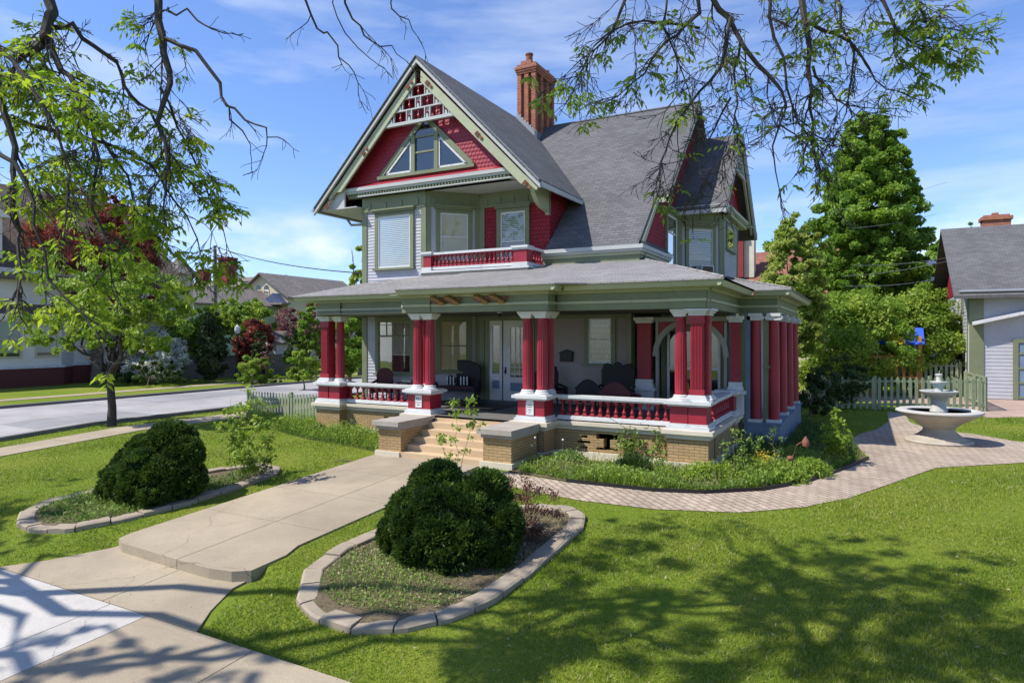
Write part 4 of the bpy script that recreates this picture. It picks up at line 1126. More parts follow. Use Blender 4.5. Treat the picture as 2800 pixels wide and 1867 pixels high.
def crown_points(blobs, n, nclump, seed, cl=.26, shell=.55):
    r = np.random.default_rng(seed)
    vol = np.array([b[3]*b[4]*b[5] for b in blobs])**.75; vol = vol/vol.sum()
    out = []; tints = []; nr = []
    for b, f in zip(blobs, vol):
        m = max(3, int(nclump*f)); per = max(4, int(n*f/m))
        u = r.normal(size=(m,3)); u /= np.linalg.norm(u, axis=1)[:, None]
        rad = shell+(1-shell)*r.random(m)**.6
        ctr = np.array(b[:3])+u*np.array(b[3:6])*rad[:, None]
        rc = cl*min(b[3:6])*(.6+.8*r.random(m))
        q_ = r.normal(size=(m,per,3)); q_ /= np.linalg.norm(q_, axis=2)[..., None]
        q_ *= (r.random((m,per,1))**.5)
        p = ctr[:,None,:]+q_*rc[:,None,None]*np.array([1,1,.75])
        out.append(p.reshape(-1,3)); tints.append(np.repeat(r.random(m), per)); nr.append(np.repeat(u, per, 0))
    return np.concatenate(out), np.concatenate(tints), np.concatenate(nr)

LM = {}
LM['maple'] = leafmat('maple leaves', (.105,.205,.02), (.24,.36,.045), .45)
LM['bright'] = leafmat('fresh green leaves', (.14,.25,.025), (.30,.39,.05), .45)
LM['lime'] = leafmat('young yellow green leaves', (.15,.28,.018), (.36,.44,.03), .55)
LM['gold'] = leafmat('pale gold green leaves', (.19,.29,.035), (.36,.40,.09), .42)
LM['red'] = leafmat('dark red leaves', (.12,.022,.018), (.27,.065,.04), .42)
LM['pink'] = leafmat('purple pink leaves', (.15,.06,.07), (.26,.12,.10), .3)
LM['dark'] = leafmat('dark green leaves', (.03,.065,.016), (.07,.12,.025), .3)
LM['yew'] = leafmat('yew needles', (.020,.050,.010), (.10,.17,.022), .25)
LM['arbor'] = leafmat('cedar sprays', (.022,.045,.012), (.06,.085,.02), .2)
LM['white'] = leafmat('white blossom', (.35,.40,.30), (.75,.75,.66), .3)
LM['brown'] = leafmat('brown barberry leaves', (.14,.06,.035), (.26,.13,.09), .25)
LM['weed'] = leafmat('weed leaves', (.10,.18,.03), (.22,.32,.06), .35)
LM['grass'] = leafmat('grass blades', (.135,.22,.018), (.30,.345,.048), .4)
LM['dry'] = leafmat('dry grass', (.30,.26,.13), (.42,.36,.20), .3)
LM['yellow'] = leafmat('yellow petals', (.65,.40,.02), (.75,.60,.05), .3)

def limb(a, b, seed, wob=.12, n=6):
    r = random.Random(seed); a, b = Vector(a), Vector(b); L = (b-a).length; pts = []
    for i in range(n+1):
        t = i/n; p = a.lerp(b, t); k = math.sin(t*math.pi)*wob*L
        pts.append(p+Vector((r.uniform(-1,1)*k, r.uniform(-1,1)*k, r.uniform(-.3,.6)*k)))
    return pts

def tree(name, label, cat, base, h, blobs, n, leaf, mat, tr=.15, bark='barklt', group=None, seed=1, nclump=None, cl=.26, asp=.6, trunk_h=None, up=.35, nl=7, shell=.55):
    t = thing(name, label, cat, base, 0, group)
    base = Vector(base); rr = random.Random(seed)
    B = [(base.x+b[0], base.y+b[1], base.z+b[2], b[3], b[4], b[5]) for b in blobs]
    th = trunk_h or h*.3
    mb = MB()
    top = base+Vector((rr.uniform(-.1,.1), rr.uniform(-.1,.1), th))
    mb.tube([base-Vector((0,0,.15)), base+Vector((0,0,.05)), base+Vector((0.02*th,0,.35*th)), top], [tr*1.5, tr*1.2, tr, tr*.8], 10)
    for k in range(nl):
        b = B[k % len(B)]
        e = Vector((b[0]+rr.uniform(-.7,.7)*b[3], b[1]+rr.uniform(-.7,.7)*b[4], b[2]+rr.uniform(-.3,.75)*b[5]))
        s0 = base.lerp(top, rr.uniform(.75, 1)) if k else top
        L_ = limb(s0, e, seed*31+k); mb.tube(L_, [tr*.6*(1-.85*i/(len(L_)-1)) for i in range(len(L_))], 6)
        for j in range(3):
            m_ = L_[rr.randint(2, len(L_)-2)]
            e2 = m_+Vector((rr.uniform(-1,1)*b[3]*.6, rr.uniform(-1,1)*b[4]*.6, rr.uniform(-.1,.6)*b[5]))
            l2 = limb(m_, e2, seed*77+k*5+j); mb.tube(l2, [tr*.22*(1-.85*i/(len(l2)-1)) for i in range(len(l2))], 5)
    mb.build('trunk', M[bark], t, True)
    P, tt, nr = crown_points(B, n, nclump or max(30, n//120), seed, cl, shell)
    keep = P[:,2] > base.z+.05
    leafobj('crown', P[keep], leaf, LM[mat], t, asp, up, tt[keep], None, seed, nr[keep])
    return t

# ------------------------------------------------------------------ picket fences
def fence(name, label, a, b, h, pw, gap, mat, tip='point', group=None, rails=(.25,.75), posts=2):
    a, b = Vector((a[0], a[1], g(*a))), Vector((b[0], b[1], g(*b)))
    d = b-a; L_ = d.length; ang = math.atan2(d.y, d.x)
    t = thing(name, label, 'fence', a, ang, group)
    mb = MB(); x = .02; r = random.Random(int(L_*100))
    while x < L_-pw:
        hh = h+r.uniform(-.015,.015)
        if tip == 'point': poly = [(x,.06),(x+pw,.06),(x+pw,hh-pw*.8),(x+pw/2,hh),(x,hh-pw*.8)]
        elif tip == 'spade': poly = [(x,.04),(x+pw,.04),(x+pw,hh-.16),(x+pw*.72,hh-.13),(x+pw*.95,hh-.07),(x+pw/2,hh),(x+pw*.05,hh-.07),(x+pw*.28,hh-.13),(x,hh-.16)]
        else: poly = [(x,.04),(x+pw,.04),(x+pw,hh),(x,hh)]
        mb.prism(poly, 'y', -.012+r.uniform(-.003,.003), .012); x += pw+gap
    mb.build('picket_panel', mat, t, False, True)
    mb = MB()
    for k in rails: mb.box(0, L_, .014, .055, h*k-.045, h*k+.045)
    mb.build('fence_rail', mat, t, False, True)
    for k in range(posts):
        x = L_*k/(posts-1)
        mb = MB(); mb.box(x-.055,x+.055,.058,.168,-.1,h+.03); mb.build('fence_post', mat, t, False, True)
    return t
gp = 'green picket fences'
fence('picket_fence', 'weathered green picket fence with dark spade tips left of the porch', (-18.4,1.85), (-13.7,1.85), 1.12, .11, .05, M['fencegreen'], 'spade', gp, posts=3)
fence('picket_fence', 'green pointed picket fence directly behind the white fountain', (1.7,16.4), (8.1,18.9), 1.5, .13, .13, M['fencegreen'], 'point', gp, (.17,.86), 4)
fence('picket_fence', 'short green picket fence running from the fountain fence corner to the lavender garage', (8.12,18.95), (7.95,23.6), 1.5, .15, .12, M['fencegreen'], 'point', gp, (.17,.97), 3)
fence('picket_fence', 'tall green picket fence in the tree shade, beyond the paved drive', (.3,26.6), (8.0,26.9), 1.85, .14, .10, M['fencegreen'], 'point', gp, (.25,.90), 5)
fence('picket_fence', 'white picket fence far behind the trees beside the cedar playset', (2,44), (10.0,45.0), 1.7, .09, .09, M['white'], 'flat', None, (.2,.95), 5)
# plank fence of the neighbour across the street
fa, fb = (-42.0,15.0), (-39.5,25.5)
fence('plank_fence', 'grey board fence behind the street lamp, darkened by shrubs', fa, fb, 1.75, .16, .012, M['woodgrey'], 'flat', None, (.2,.8), 6)

# ------------------------------------------------------------------ neighbours' houses
def gable_house(name, label, x0, x1, y0, y1, zb, ze, zr_, axis, wallm, roofm, over=.5, cat='house', trim='white', zg=0):
    t = thing(name, label, cat, ((x0+x1)/2, (y0+y1)/2, zb))
    mb = MB(); mb.box(x0,x1,y0,y1,zb-.3,ze)
    xm, ym = (x0+x1)/2, (y0+y1)/2
    if axis == 'x':
        mb.prism([(y0,ze),(y1,ze),(ym,zr_)], 'x', x0, x1)
    else: mb.prism([(x0,ze),(x1,ze),(xm,zr_)], 'y', y0, y1)
    mb.build('wall', M[wallm], t)
    mb = MB(); s = (zr_-ze)/((y1-y0)/2 if axis == 'x' else (x1-x0)/2)
    o = over; dz = .12
    if axis == 'x':
        mb.slab([(x0-o,ym,zr_+dz),(x1+o,ym,zr_+dz),(x1+o,y0-o,ze-s*o+dz),(x0-o,y0-o,ze-s*o+dz)], .14)
        mb.slab([(x1+o,ym,zr_+dz),(x0-o,ym,zr_+dz),(x0-o,y1+o,ze-s*o+dz),(x1+o,y1+o,ze-s*o+dz)], .14)
    else:
        mb.slab([(xm,y0-o,zr_+dz),(xm,y1+o,zr_+dz),(x0-o,y1+o,ze-s*o+dz),(x0-o,y0-o,ze-s*o+dz)], .14)
        mb.slab([(xm,y1+o,zr_+dz),(xm,y0-o,zr_+dz),(x1+o,y0-o,ze-s*o+dz),(x1+o,y1+o,ze-s*o+dz)], .14)
    mb.build('roof', M[roofm], t)
    return t
M['cream'] = paint('cream wall paint', (.50,.44,.30), .6, .06, .5)
M['palegreen'] = paint('pale green wall paint', (.30,.36,.25), .6, .06, .5)
M['offwhite'] = paint('off white siding', (.66,.62,.54), .6, .08, .6)
M['bluepaint'] = paint('deep blue paint', (.03,.06,.22), .5, .1, 1)
M['woodroof'] = shinglemat('brown wood shingle roof', (.20,.155,.115), (.13,.10,.075), .25, .24)
M['tanroof'] = shinglemat('tan shingle roof', (.22,.19,.17), (.16,.14,.125), .3, .2)
M['redroof'] = shinglemat('red brick coloured roof', (.27,.12,.085), (.20,.085,.06), .3, .22)
M['blueroof'] = shinglemat('slate blue roof', (.08,.11,.20), (.06,.08,.15), .3, .2)
M['redbrick'] = brickmat('painted red chimney', (.26,.045,.045), (.23,.04,.04), (.2,.04,.04), .22, .075, .008)
M['maroonpaint'] = plain('maroon foundation', (.10,.025,.022), .7)

def panel_window(W, s0, s1, z0, z1, parent, frame='white', blind=None, cas=.12, zm=True):
    mb = W.mb(); D = .06
    mb.box(s0-cas,s0,0,D,z0-cas,z1+cas); mb.box(s1,s1+cas,0,D,z0-cas,z1+cas); mb.box(s0,s1,0,D-.004,z1,z1+cas); mb.box(s0,s1,0,D-.004,z0-cas,z0)
    if zm: mb.box(s0,s1,.01,D-.01,(z0+z1)/2-.04,(z0+z1)/2+.04)
    w = mb.build('window', M[frame], parent)
    mb = W.mb(); mb.box(s0,s1,.004,.012,z0,z1); mb.build('room_backing', M['glassd'], w)
    if blind: mb = W.mb(); mb.box(s0+.02,s1-.02,.013,.016,z0+(z1-z0)*.1,z1); mb.build('blind', M[blind], w)
    mb = W.mb(); mb.quad((s0,.02,z0),(s1,.02,z0),(s1,.02,z1),(s0,.02,z1)); mb.build('pane', M['glass'], w)
    return w

# white house across the street
HX = -45.6
nh = gable_house('shingled_house', 'off-white house across the street with a broad brown wood-shingle roof, half hidden by red foliage', -58, HX, -4, 17.7, 0, 7.6, 14.2, 'y', 'offwhite', 'woodroof', .6)
Wn = SD(HX)
mb = Wn.mb(); siding(mb, -4, 17.7, 1.4, 7.5, .2); mb.build('siding', M['offwhite'], nh)
mb = MB(); mb.box(HX-.1,HX+.35,-4.3,17.7,-.2,1.25); mb.build('foundation', M['maroonpaint'], nh)
mb = MB(); mb.box(HX,HX+.4,-4.3,17.9,1.25,1.42); mb.build('water_table', M['white'], nh)
mb = MB(); mb.box(HX,HX+.12,17.4,17.75,1.3,7.6); mb.box(HX,HX+.3,-4,17.8,7.3,7.7); mb.build('trim', M['white'], nh)
mb = MB(); mb.add([(HX,-4,5.4),(HX,17.8,5.4),(HX+.9,17.8,4.75),(HX+.9,-4,4.75)], [(0,1,2,3)]); mb.box(HX+.75,HX+.92,-4,17.8,4.6,4.76); mb.build('skirt_roof', M['woodroof'], nh)
mb = MB(); mb.box(HX+.7,HX+.86,-4,17.8,4.52,4.6); mb.build('trim', M['maroonpaint'], nh)
# canted ground-floor bay
mb = MB(); mb.prism([(HX,3.0),(HX+1.3,4.3),(HX+1.3,8.4),(HX,9.9)], 'z', 0, 4.7); mb.build('bay', M['offwhite'], nh)
mb = MB(); mb.prism([(HX,2.9),(HX+1.4,4.2),(HX+1.4,8.5),(HX,10.0)], 'z', -.2, 1.2); mb.build('foundation', M['maroonpaint'], nh)
mb = MB(); mb.prism([(HX,2.85),(HX+1.45,4.15),(HX+1.45,8.55),(HX,10.05)], 'z', 1.2, 1.36); mb.build('water_table', M['white'], nh)
Wb = SD(HX+1.3); panel_window(Wb, 4.8, 5.9, 2.0, 4.2, nh, 'cream', 'blind'); panel_window(Wb, 6.9, 8.1, 2.0, 4.2, nh, 'cream', 'blind')
panel_window(Wn, -1.6, .6, 2.0, 4.2, nh, 'white', None); panel_window(Wn, 10.8, 12.6, 2.0, 4.0, nh, 'white', None); panel_window(Wn, 14.6, 16.2, 2.4, 4.0, nh, 'white', 'blind')
panel_window(Wn, 14.6, 16.0, 5.7, 7.1, nh, 'white', 'blind'); panel_window(Wn, 3.5, 5.2, 5.7, 7.1, nh, 'white', None)
mb = MB(); mb.tube([(HX+.2,17.9,7.5),(HX+.2,17.9,.3)], .07, 8); mb.build('downspout', M['white'], nh)
mb = MB(); mb.box(-49,HX-.6,3,5.8,8.2,11.0); mb.prism([(2.6,11.0),(6.2,11.0),(4.4,12.4)], 'x', -52, HX-.3); mb.build('dormer', M['offwhite'], nh)
panel_window(SD(HX-.6), 3.6, 5.2, 8.9, 10.6, nh, 'white', None)

# cream house with red chimneys, far up the side street
p0 = at(800, 820, 88); zt_ = lambda v, d: CAM.z+(HZ-v)/FPX*d
cream = gable_house('cream_house', 'cream house with brown roofs and twin arched attic windows far up the street', p0.x-4.5, p0.x+4.5, p0.y-5, p0.y+9, 0, zt_(815,88), zt_(757,88), 'y', 'cream', 'tanroof', .6)
Wc = FR(p0.y-5)
for dx in (-.75, .75):
    panel_window(Wc, p0.x+dx-.4, p0.x+dx+.4, zt_(818,86), zt_(798,86), cream, 'cream', None)
    mb = MB(); mb.prism([(p0.x+dx+.42*math.cos(math.pi*i/8), zt_(795,86)+.55*math.sin(math.pi*i/8)) for i in range(9)], 'y', p0.y-5.06, p0.y-5.0); mb.build('fanlight', M['glassd'], cream)
mb = MB(); mb.prism([(p0.x+1.2,zt_(832,86)),(p0.x+4.6,zt_(834,86)),(p0.x+3.1,zt_(808,86))], 'y', p0.y-6.2, p0.y-5.1); mb.build('porch_gable', M['blueroof'], cream)
mb = MB(); mb.box(p0.x-5,p0.x+5,p0.y-6.4,p0.y-5,zt_(838,86),zt_(833,86)); mb.build('porch_roof', M['tanroof'], cream)
p1 = at(690, 800, 96)
mb = MB(); xa_, xb_ = p1.x-6, p1.x+7
mb.slab([(xa_,p1.y,zt_(757,96)),(xb_,p1.y,zt_(757,96)),(xb_,p1.y-5,zt_(812,96)),(xa_,p1.y-5,zt_(812,96))], .2)
mb.slab([(xb_,p1.y,zt_(757,96)),(xa_,p1.y,zt_(757,96)),(xa_,p1.y+5,zt_(812,96)),(xb_,p1.y+5,zt_(812,96))], .2); mb.build('roof', M['tanroof'], cream)
mb = MB(); mb.box(xa_+.3,xb_,p1.y-4.6,p1.y+4.6,0,zt_(812,96)); mb.prism([(p1.y-4.6,zt_(812,96)),(p1.y+4.6,zt_(812,96)),(p1.y,zt_(760,96))],'x',xa_+.3,xa_+.4); mb.build('wall', M['cream'], cream)
mb = MB(); q0 = at(655, 800, 90); mb.box(q0.x-1.3,q0.x+1.5,q0.y-1.5,q0.y+1.5,zt_(815,90),zt_(783,90)); mb.build('dormer', M['cream'], cream)
mb = MB(); mb.slab([(q0.x-1.7,q0.y-1.9,zt_(785,90)),(q0.x+1.8,q0.y-1.9,zt_(785,90)),(q0.x+1.8,q0.y+3,zt_(765,90)),(q0.x-1.7,q0.y+3,zt_(765,90))], .15); mb.build('dormer_roof', M['tanroof'], cream)
mb = MB(); c1 = at(622, 740, 93); w_ = .95
mb.box(c1.x-w_,c1.x+w_,c1.y-.8,c1.y+.8,zt_(800,93),zt_(708,93)); mb.box(c1.x-w_-.12,c1.x+w_+.12,c1.y-.92,c1.y+.92,zt_(711,93),zt_(705,93)); mb.build('chimney', M['redbrick'], cream)
gh = gable_house('green_house', 'small pale green gabled house behind the utility pole', *(lambda p: (p.x-3.0, p.x+3.0, p.y-3, p.y+9))(at(548, 840, 76)), 0, zt_(828,76), zt_(785,76), 'y', 'palegreen', 'tanroof', .5)
pg = at(548, 840, 76); panel_window(FR(pg.y-3), pg.x-.9, pg.x-.1, zt_(860,74), zt_(843,74), gh, 'palegreen', None)
c2 = at(558, 760, 100)
t2 = gable_house('brown_house', 'brown-roofed cream house with a slim red chimney, behind the green house', c2.x-4, c2.x+6, c2.y-5, c2.y+5, 0, zt_(800,100), zt_(772,100), 'x', 'cream', 'tanroof', .5)
mb = MB(); mb.box(c2.x-.75,c2.x+.75,c2.y-.7,c2.y+.7,zt_(790,100),zt_(741,100)); mb.box(c2.x-.85,c2.x+.85,c2.y-.8,c2.y+.8,zt_(741,100),zt_(738,100)); mb.build('chimney', M['redbrick'], t2)
tw = at(492, 770, 66)
tt_ = thing('turret', 'little corner turret with pointed slate roof behind the shingled house', 'turret', (tw.x,tw.y,0))
mb = MB(); mb.lathe([(1.2,0),(1.2,zt_(752,66))], tw.x, tw.y, 0, 8); mb.build('wall', M['cream'], tt_)
mb = MB(); mb.lathe([(1.75,0),(.9,.9),(.05,2.1)], tw.x, tw.y, zt_(752,66), 8); mb.build('roof', M['tanroof'], tt_)
mb = MB(); mb.box(tw.x-.45,tw.x+.45,tw.y-1.25,tw.y-1.1,zt_(786,66),zt_(760,66)); mb.build('window', M['glassd'], tt_)
sh_ = at(745, 980, 58)
shd = gable_house('white_shed', 'white garden shed with a sloping roof between the shrubs', sh_.x-1.6, sh_.x+1.6, sh_.y-1, sh_.y+3, 0, zt_(935,58), zt_(908,58), 'y', 'white', 'tanroof', .3, 'shed')

# red-roofed house behind the trees on the right
rh = at(2110, 900, 62)
rhh = gable_house('red_roofed_house', 'house with a big brick-red roof and two chimneys behind the side portico', rh.x-12, rh.x+9, rh.y-7, rh.y+8, 0, zt_(830,58), zt_(690,62), 'x', 'cream', 'redroof', .5)
for u, wd in ((2022,.42),(2047,.55)):
    c3 = at(u, 680, 60); mb = MB(); mb.box(c3.x-wd,c3.x+wd,c3.y-.6,c3.y+.6,zt_(760,60),zt_(640,60)); mb.box(c3.x-wd-.1,c3.x+wd+.1,c3.y-.7,c3.y+.7,zt_(646,60),zt_(636,60)); mb.build('chimney', M['redbrick'] if u < 2030 else M['stone'], rhh)
bh = at(2560, 790, 72)
gable_house('blue_house', 'house with a slate blue roof glimpsed left of the lavender garage', bh.x-4, bh.x+6, bh.y-4, bh.y+5, 0, zt_(775,70), zt_(711,72), 'x', 'bluepaint', 'blueroof', .5)

# ------------------------------------------------------------------ lavender garage on the right
GX0, GY0 = 8.25, 25.7
gar = gable_house('lavender_garage', 'lavender clapboard carriage house with grey shingle roof and sage corner boards', GX0, 24, GY0, GY0+12.4, 0, 5.75, 9.75, 'x', 'lav', 'roof', .75, 'garage')
Wg, Wl = FR(GY0), Wf((GX0, 0), (0,1), (-1,0))
mb = Wg.mb(); siding(mb, GX0, 24, .05, 5.75, .19); mb.build('siding', M['lav'], gar)
mb = Wl.mb(); siding(mb, GY0, GY0+12.4, .05, 5.75, .19); mb.build('siding', M['lav'], gar)
mb = MB(); mb.prism([(GY0,5.75),(GY0+12.4,5.75),(GY0+6.2,9.7)], 'x', GX0-.05, GX0-.01); mb.build('gable_shingles', M['redshingle'], gar)
mb = MB(); mb.box(GX0-.02,GX0+.62,GY0-.08,GY0-.03,.05,5.75); mb.box(GX0,24,GY0-.07,GY0-.03,5.35,5.75); mb.box(GX0-.07,GX0-.03,GY0-.05,GY0+.3,.05,5.75); mb.build('corner_board', M['green'], gar)
mb = MB(); mb.tube([(GX0-.5,GY0-.55,5.62),(24.4,GY0-.55,5.62)], .08, 8); mb.build('gutter', M['metal'], gar)
mb = MB(); z1_, z2_ = 4.0, 4.95
mb.add([(GX0+.1,GY0-.6,4.0),(16,GY0-.6,5.9),(16,GY0-.02,5.95),(GX0+.1,GY0-.02,4.05),(GX0+.1,GY0-.6,3.86),(16,GY0-.6,5.76),(16,GY0-.02,5.8),(GX0+.1,GY0-.02,3.9)],[(0,1,2,3),(4,7,6,5),(0,4,5,1),(1,5,6,2),(2,6,7,3),(3,7,4,0)]); mb.build('awning_trim', M['white'], gar)
mb = MB(); mb.box(GX0-.05,GX0+.08,GY0-.06,GY0+.02,.05,3.9); mb.build('downspout', M['white'], gar)
mb = Wg.mb(); mb.box(10.1,10.32,0,.09,.05,2.95); mb.box(11.6,11.82,0,.09,.05,2.95); mb.box(10.1,11.82,0,.088,2.95,3.15)
for k in range(4): mb.box(10.32,11.6,.03,.07,.1+k*.75,.2+k*.75)
gd = mb.build('door', M['green'], gar)
mb = Wg.mb(); mb.box(10.32,11.6,.024,.029,.05,2.95); mb.build('door_panel', M['bluegrey'], gd)
mb = Wl.mb(); mb.box(GY0+4.2,GY0+4.9,.02,.09,4.2,5.3); mb.box(GY0+2.0,GY0+2.5,.02,.09,4.6,5.5); mb.build('window', M['green'], gar)
mb = MB(); mb.box(GX0-.12,GX0-.03,GY0+4.3,GY0+4.55,2.6,5.4); mb.box(GX0-.12,GX0-.03,GY0+4.2,GY0+4.7,2.3,2.6); mb.build('conduit', M['white'], gar)
mb = MB(); mb.box(GX0-.06,GX0-.03,GY0+.9,GY0+1.1,.3,2.5); mb.build('conduit', M['white'], gar)
cc_ = at(2722, 610, 43)
mb = MB(); mb.box(cc_.x-.75,cc_.x+.75,cc_.y-.5,cc_.y+.5,8.6,zt_(600,43)); mb.box(cc_.x-.85,cc_.x+.85,cc_.y-.6,cc_.y+.6,zt_(604,43),zt_(595,43)); mb.box(cc_.x-.7,cc_.x+.7,cc_.y-.45,cc_.y+.45,zt_(595,43),zt_(590,43))
mb.box(cc_.x-.2,cc_.x+.15,cc_.y-.2,cc_.y+.2,zt_(590,43),zt_(583,43)); mb.build('chimney', M['chimbrick'], gar)

# ------------------------------------------------------------------ trees of the neighbourhood
def conical():
    r = random.Random(4); B = [(0,0,z,.16*(1.15-z)+.08,.16*(1.15-z)+.08,.09) for z in (.25,.35,.45,.55,.65,.75,.85)]
    for i in range(170):
        z = .14+.83*(i/170)**.85; R_ = (.47 if z < .40 else .47*(1-((z-.40)/.66)**2.1))*(.66+.34*r.random()); a = i*2.4
        if z < .2: R_ *= .85
        B.append((R_*math.cos(a)*.86, R_*math.sin(a)*.86, z, .125*(1.1-.4*z), .125*(1.1-.4*z), .052))
    return B
def T(name, label, u, vb, d, width, vtop, blobs, n, leaf, mat, **kw):
    """stand a tree at the point seen at (u, vb), distance d; blobs are fractions of its width and height"""
    p = at(u, 917, d); zb = g(p.x, p.y)
    H = CAM.z+(HZ-vtop)/FPX*d-zb
    wd = width/FPX*d
    bl = [(bx*wd, by*wd, bz*H, brx*wd, bry*wd, brz*H) for bx, by, bz, brx, bry, brz in blobs]
    return tree(name, label, 'tree' if 'tree' in name or 'maple' in name or 'cedar' in name else 'shrub', (p.x, p.y, zb), H, bl, n, leaf, mat, **kw)
cone = [(0,0,.30,.42,.42,.20),(-.05,0,.48,.44,.44,.20),(.02,0,.63,.37,.37,.18),(0,0,.78,.27,.27,.14),(-.03,0,.89,.17,.17,.11),(.1,.05,.42,.42,.40,.2)]
rnd = [(0,0,.62,.42,.42,.34),(-.25,.05,.5,.28,.3,.25),(.25,-.05,.52,.28,.3,.25),(.05,0,.8,.26,.26,.18),(-.1,-.1,.42,.3,.3,.2)]
col_ = [(0,0,.3,.42,.42,.3),(0,0,.55,.40,.40,.26),(0,0,.8,.28,.28,.2)]
low = [(0,0,.5,.42,.42,.45),(-.3,0,.4,.26,.3,.36),(.3,0,.42,.26,.3,.36),(.1,.1,.72,.28,.28,.25)]
T('maple_tree', 'tall dense conical green maple between the house and the garage', 2372, 1010, 47, 335, 318, conical(), 150000, .27, 'maple', tr=.3, seed=3, nclump=900, cl=.5, shell=.25)
T('young_maple', 'paler gold-tipped maple with slim trunk beside the side portico', 2165, 1000, 34, 205, 575, [(0,0,.62,.40,.40,.30),(-.22,0,.50,.26,.3,.2),(.15,0,.42,.3,.3,.2),(.22,0,.75,.22,.22,.16),(0,0,.86,.2,.2,.14),(-.1,0,.3,.22,.22,.14)], 44000, .17, 'gold', tr=.13, seed=5, nclump=330, cl=.23)
T('lilac_shrub', 'broad leafy green shrub below the tall maple', 2330, 1010, 37, 290, 788, low, 40000, .17, 'bright', tr=.08, seed=8, nclump=300, cl=.26, shell=.65)
T('lilac_shrub', 'broad yellow-green shrub hiding the playset beside the garage', 2500, 1010, 38, 240, 770, low, 36000, .17, 'bright', tr=.08, seed=9, nclump=260, cl=.26, shell=.65)
T('dark_shrub', 'dark shaded shrub under the gold maple at the fence end', 2290, 1010, 30, 150, 960, low, 8000, .12, 'dark', tr=.05, seed=10)
T('dark_shrub', 'dark low shrub behind the side portico columns', 2215, 1130, 27, 120, 1010, low, 7000, .11, 'dark', tr=.05, seed=12)
T('backyard_tree', 'bright yellow-green tree over the red roof, behind the right wing', 2165, 900, 80, 190, 575, rnd, 14000, .4, 'bright', tr=.25, seed=13)
T('backyard_tree', 'green tree peeking out right of the tall conical maple', 2545, 900, 70, 110, 615, rnd, 9000, .35, 'maple', tr=.2, seed=14)
T('backyard_tree', 'thin bluish tree top above the garage ridge', 2645, 900, 95, 75, 585, rnd, 1800, .3, 'maple', tr=.12, seed=15, up=0)
T('backyard_tree', 'bright green tree left of the house behind the porch roof', 985, 900, 55, 120, 668, col_, 12000, .28, 'bright', tr=.2, seed=16)
T('backyard_tree', 'shaded green tree beyond the left porch columns', 955, 920, 34, 150, 830, rnd, 12000, .17, 'maple', tr=.1, seed=17)
T('backyard_tree', 'dark red tree top just above the left end of the porch roof', 872, 900, 75, 80, 788, rnd, 5000, .3, 'red', tr=.15, seed=18)
# left side, beyond the street
T('red_maple', 'dark red maple in front of the shingled house roof', 265, 1060, 47, 430, 505, [(0,0,.75,.38,.38,.2),(-.25,0,.66,.24,.24,.16),(.25,0,.62,.24,.24,.15),(.36,0,.45,.14,.2,.1),(-.1,0,.9,.2,.2,.1),(.1,0,.55,.3,.3,.14)], 42000, .2, 'red', tr=.38, seed=21, nclump=260, cl=.2, trunk_h=3.2)
T('dogwood_shrub', 'white flowering shrub at the corner of the shingled house', 425, 1050, 46, 190, 908, low, 13000, .17, 'white', tr=.08, seed=22, up=.8)
T('dark_shrub', 'dark green bush under the white flowering shrub', 405, 1060, 44, 220, 985, low, 9000, .17, 'dark', tr=.06, seed=23)
T('cedar_tree', 'tall brownish column-shaped cedar left of the street lamp', 580, 1040, 47, 95, 838, col_, 14000, .15, 'arbor', tr=.12, seed=24, up=0)
T('cedar_tree', 'small dark column-shaped cedar right of the street lamp', 712, 1050, 46, 62, 905, col_, 9000, .13, 'arbor', tr=.1, seed=25, up=0)
T('cedar_tree', 'narrow dark cedar beside the white shed', 798, 1040, 50, 60, 890, col_, 8000, .14, 'dark', tr=.1, seed=26, up=0)
T('garden_tree', 'dark green leafy tree between shingled house and cedar', 515, 1040, 50, 130, 830, rnd, 12000, .2, 'maple', tr=.12, seed=27)
T('garden_tree', 'broad bright green tree under the red chimneys', 650, 1030, 56, 210, 806, [(0,0,.75,.42,.4,.22),(-.28,0,.68,.26,.3,.2),(.3,0,.66,.24,.3,.18),(0,0,.5,.36,.3,.2)], 17000, .23, 'bright', tr=.12, seed=28)
T('garden_tree', 'dark red Japanese maple behind the street lamp', 695, 1040, 52, 120, 868, rnd, 11000, .16, 'red', tr=.1, seed=29)
T('garden_tree', 'pink-purple crab apple tree beside the cream house', 800, 1030, 60, 180, 842, rnd, 15000, .22, 'pink', tr=.12, seed=30)
T('garden_tree', 'dense green tree against the left porch column', 845, 1030, 52, 90, 820, col_, 11000, .2, 'maple', tr=.12, seed=31)
T('street_sapling', 'slim young street tree with light leaves left of the porch', 832, 1040, 40, 95, 948, rnd, 5000, .15, 'bright', tr=.045, seed=32, nclump=60)
T('street_sapling', 'almost bare sapling on the grass strip right of the lamp', 726, 1060, 45, 45, 940, rnd, 260, .12, 'pink', tr=.05, seed=33, nclump=30, up=0)
T('garden_shrub', 'light green shrub at the foot of the small cedar', 690, 1050, 45, 110, 965, low, 6000, .15, 'bright', tr=.04, seed=34)
T('garden_shrub', 'bright green shrub on the bank by the sapling', 745, 1060, 45, 90, 1020, low, 4000, .13, 'bright', tr=.03, seed=35)
T('garden_tree', 'dark evergreen far behind the shingled house', 235, 900, 75, 120, 470, cone, 9000, .3, 'dark', tr=.3, seed=36)
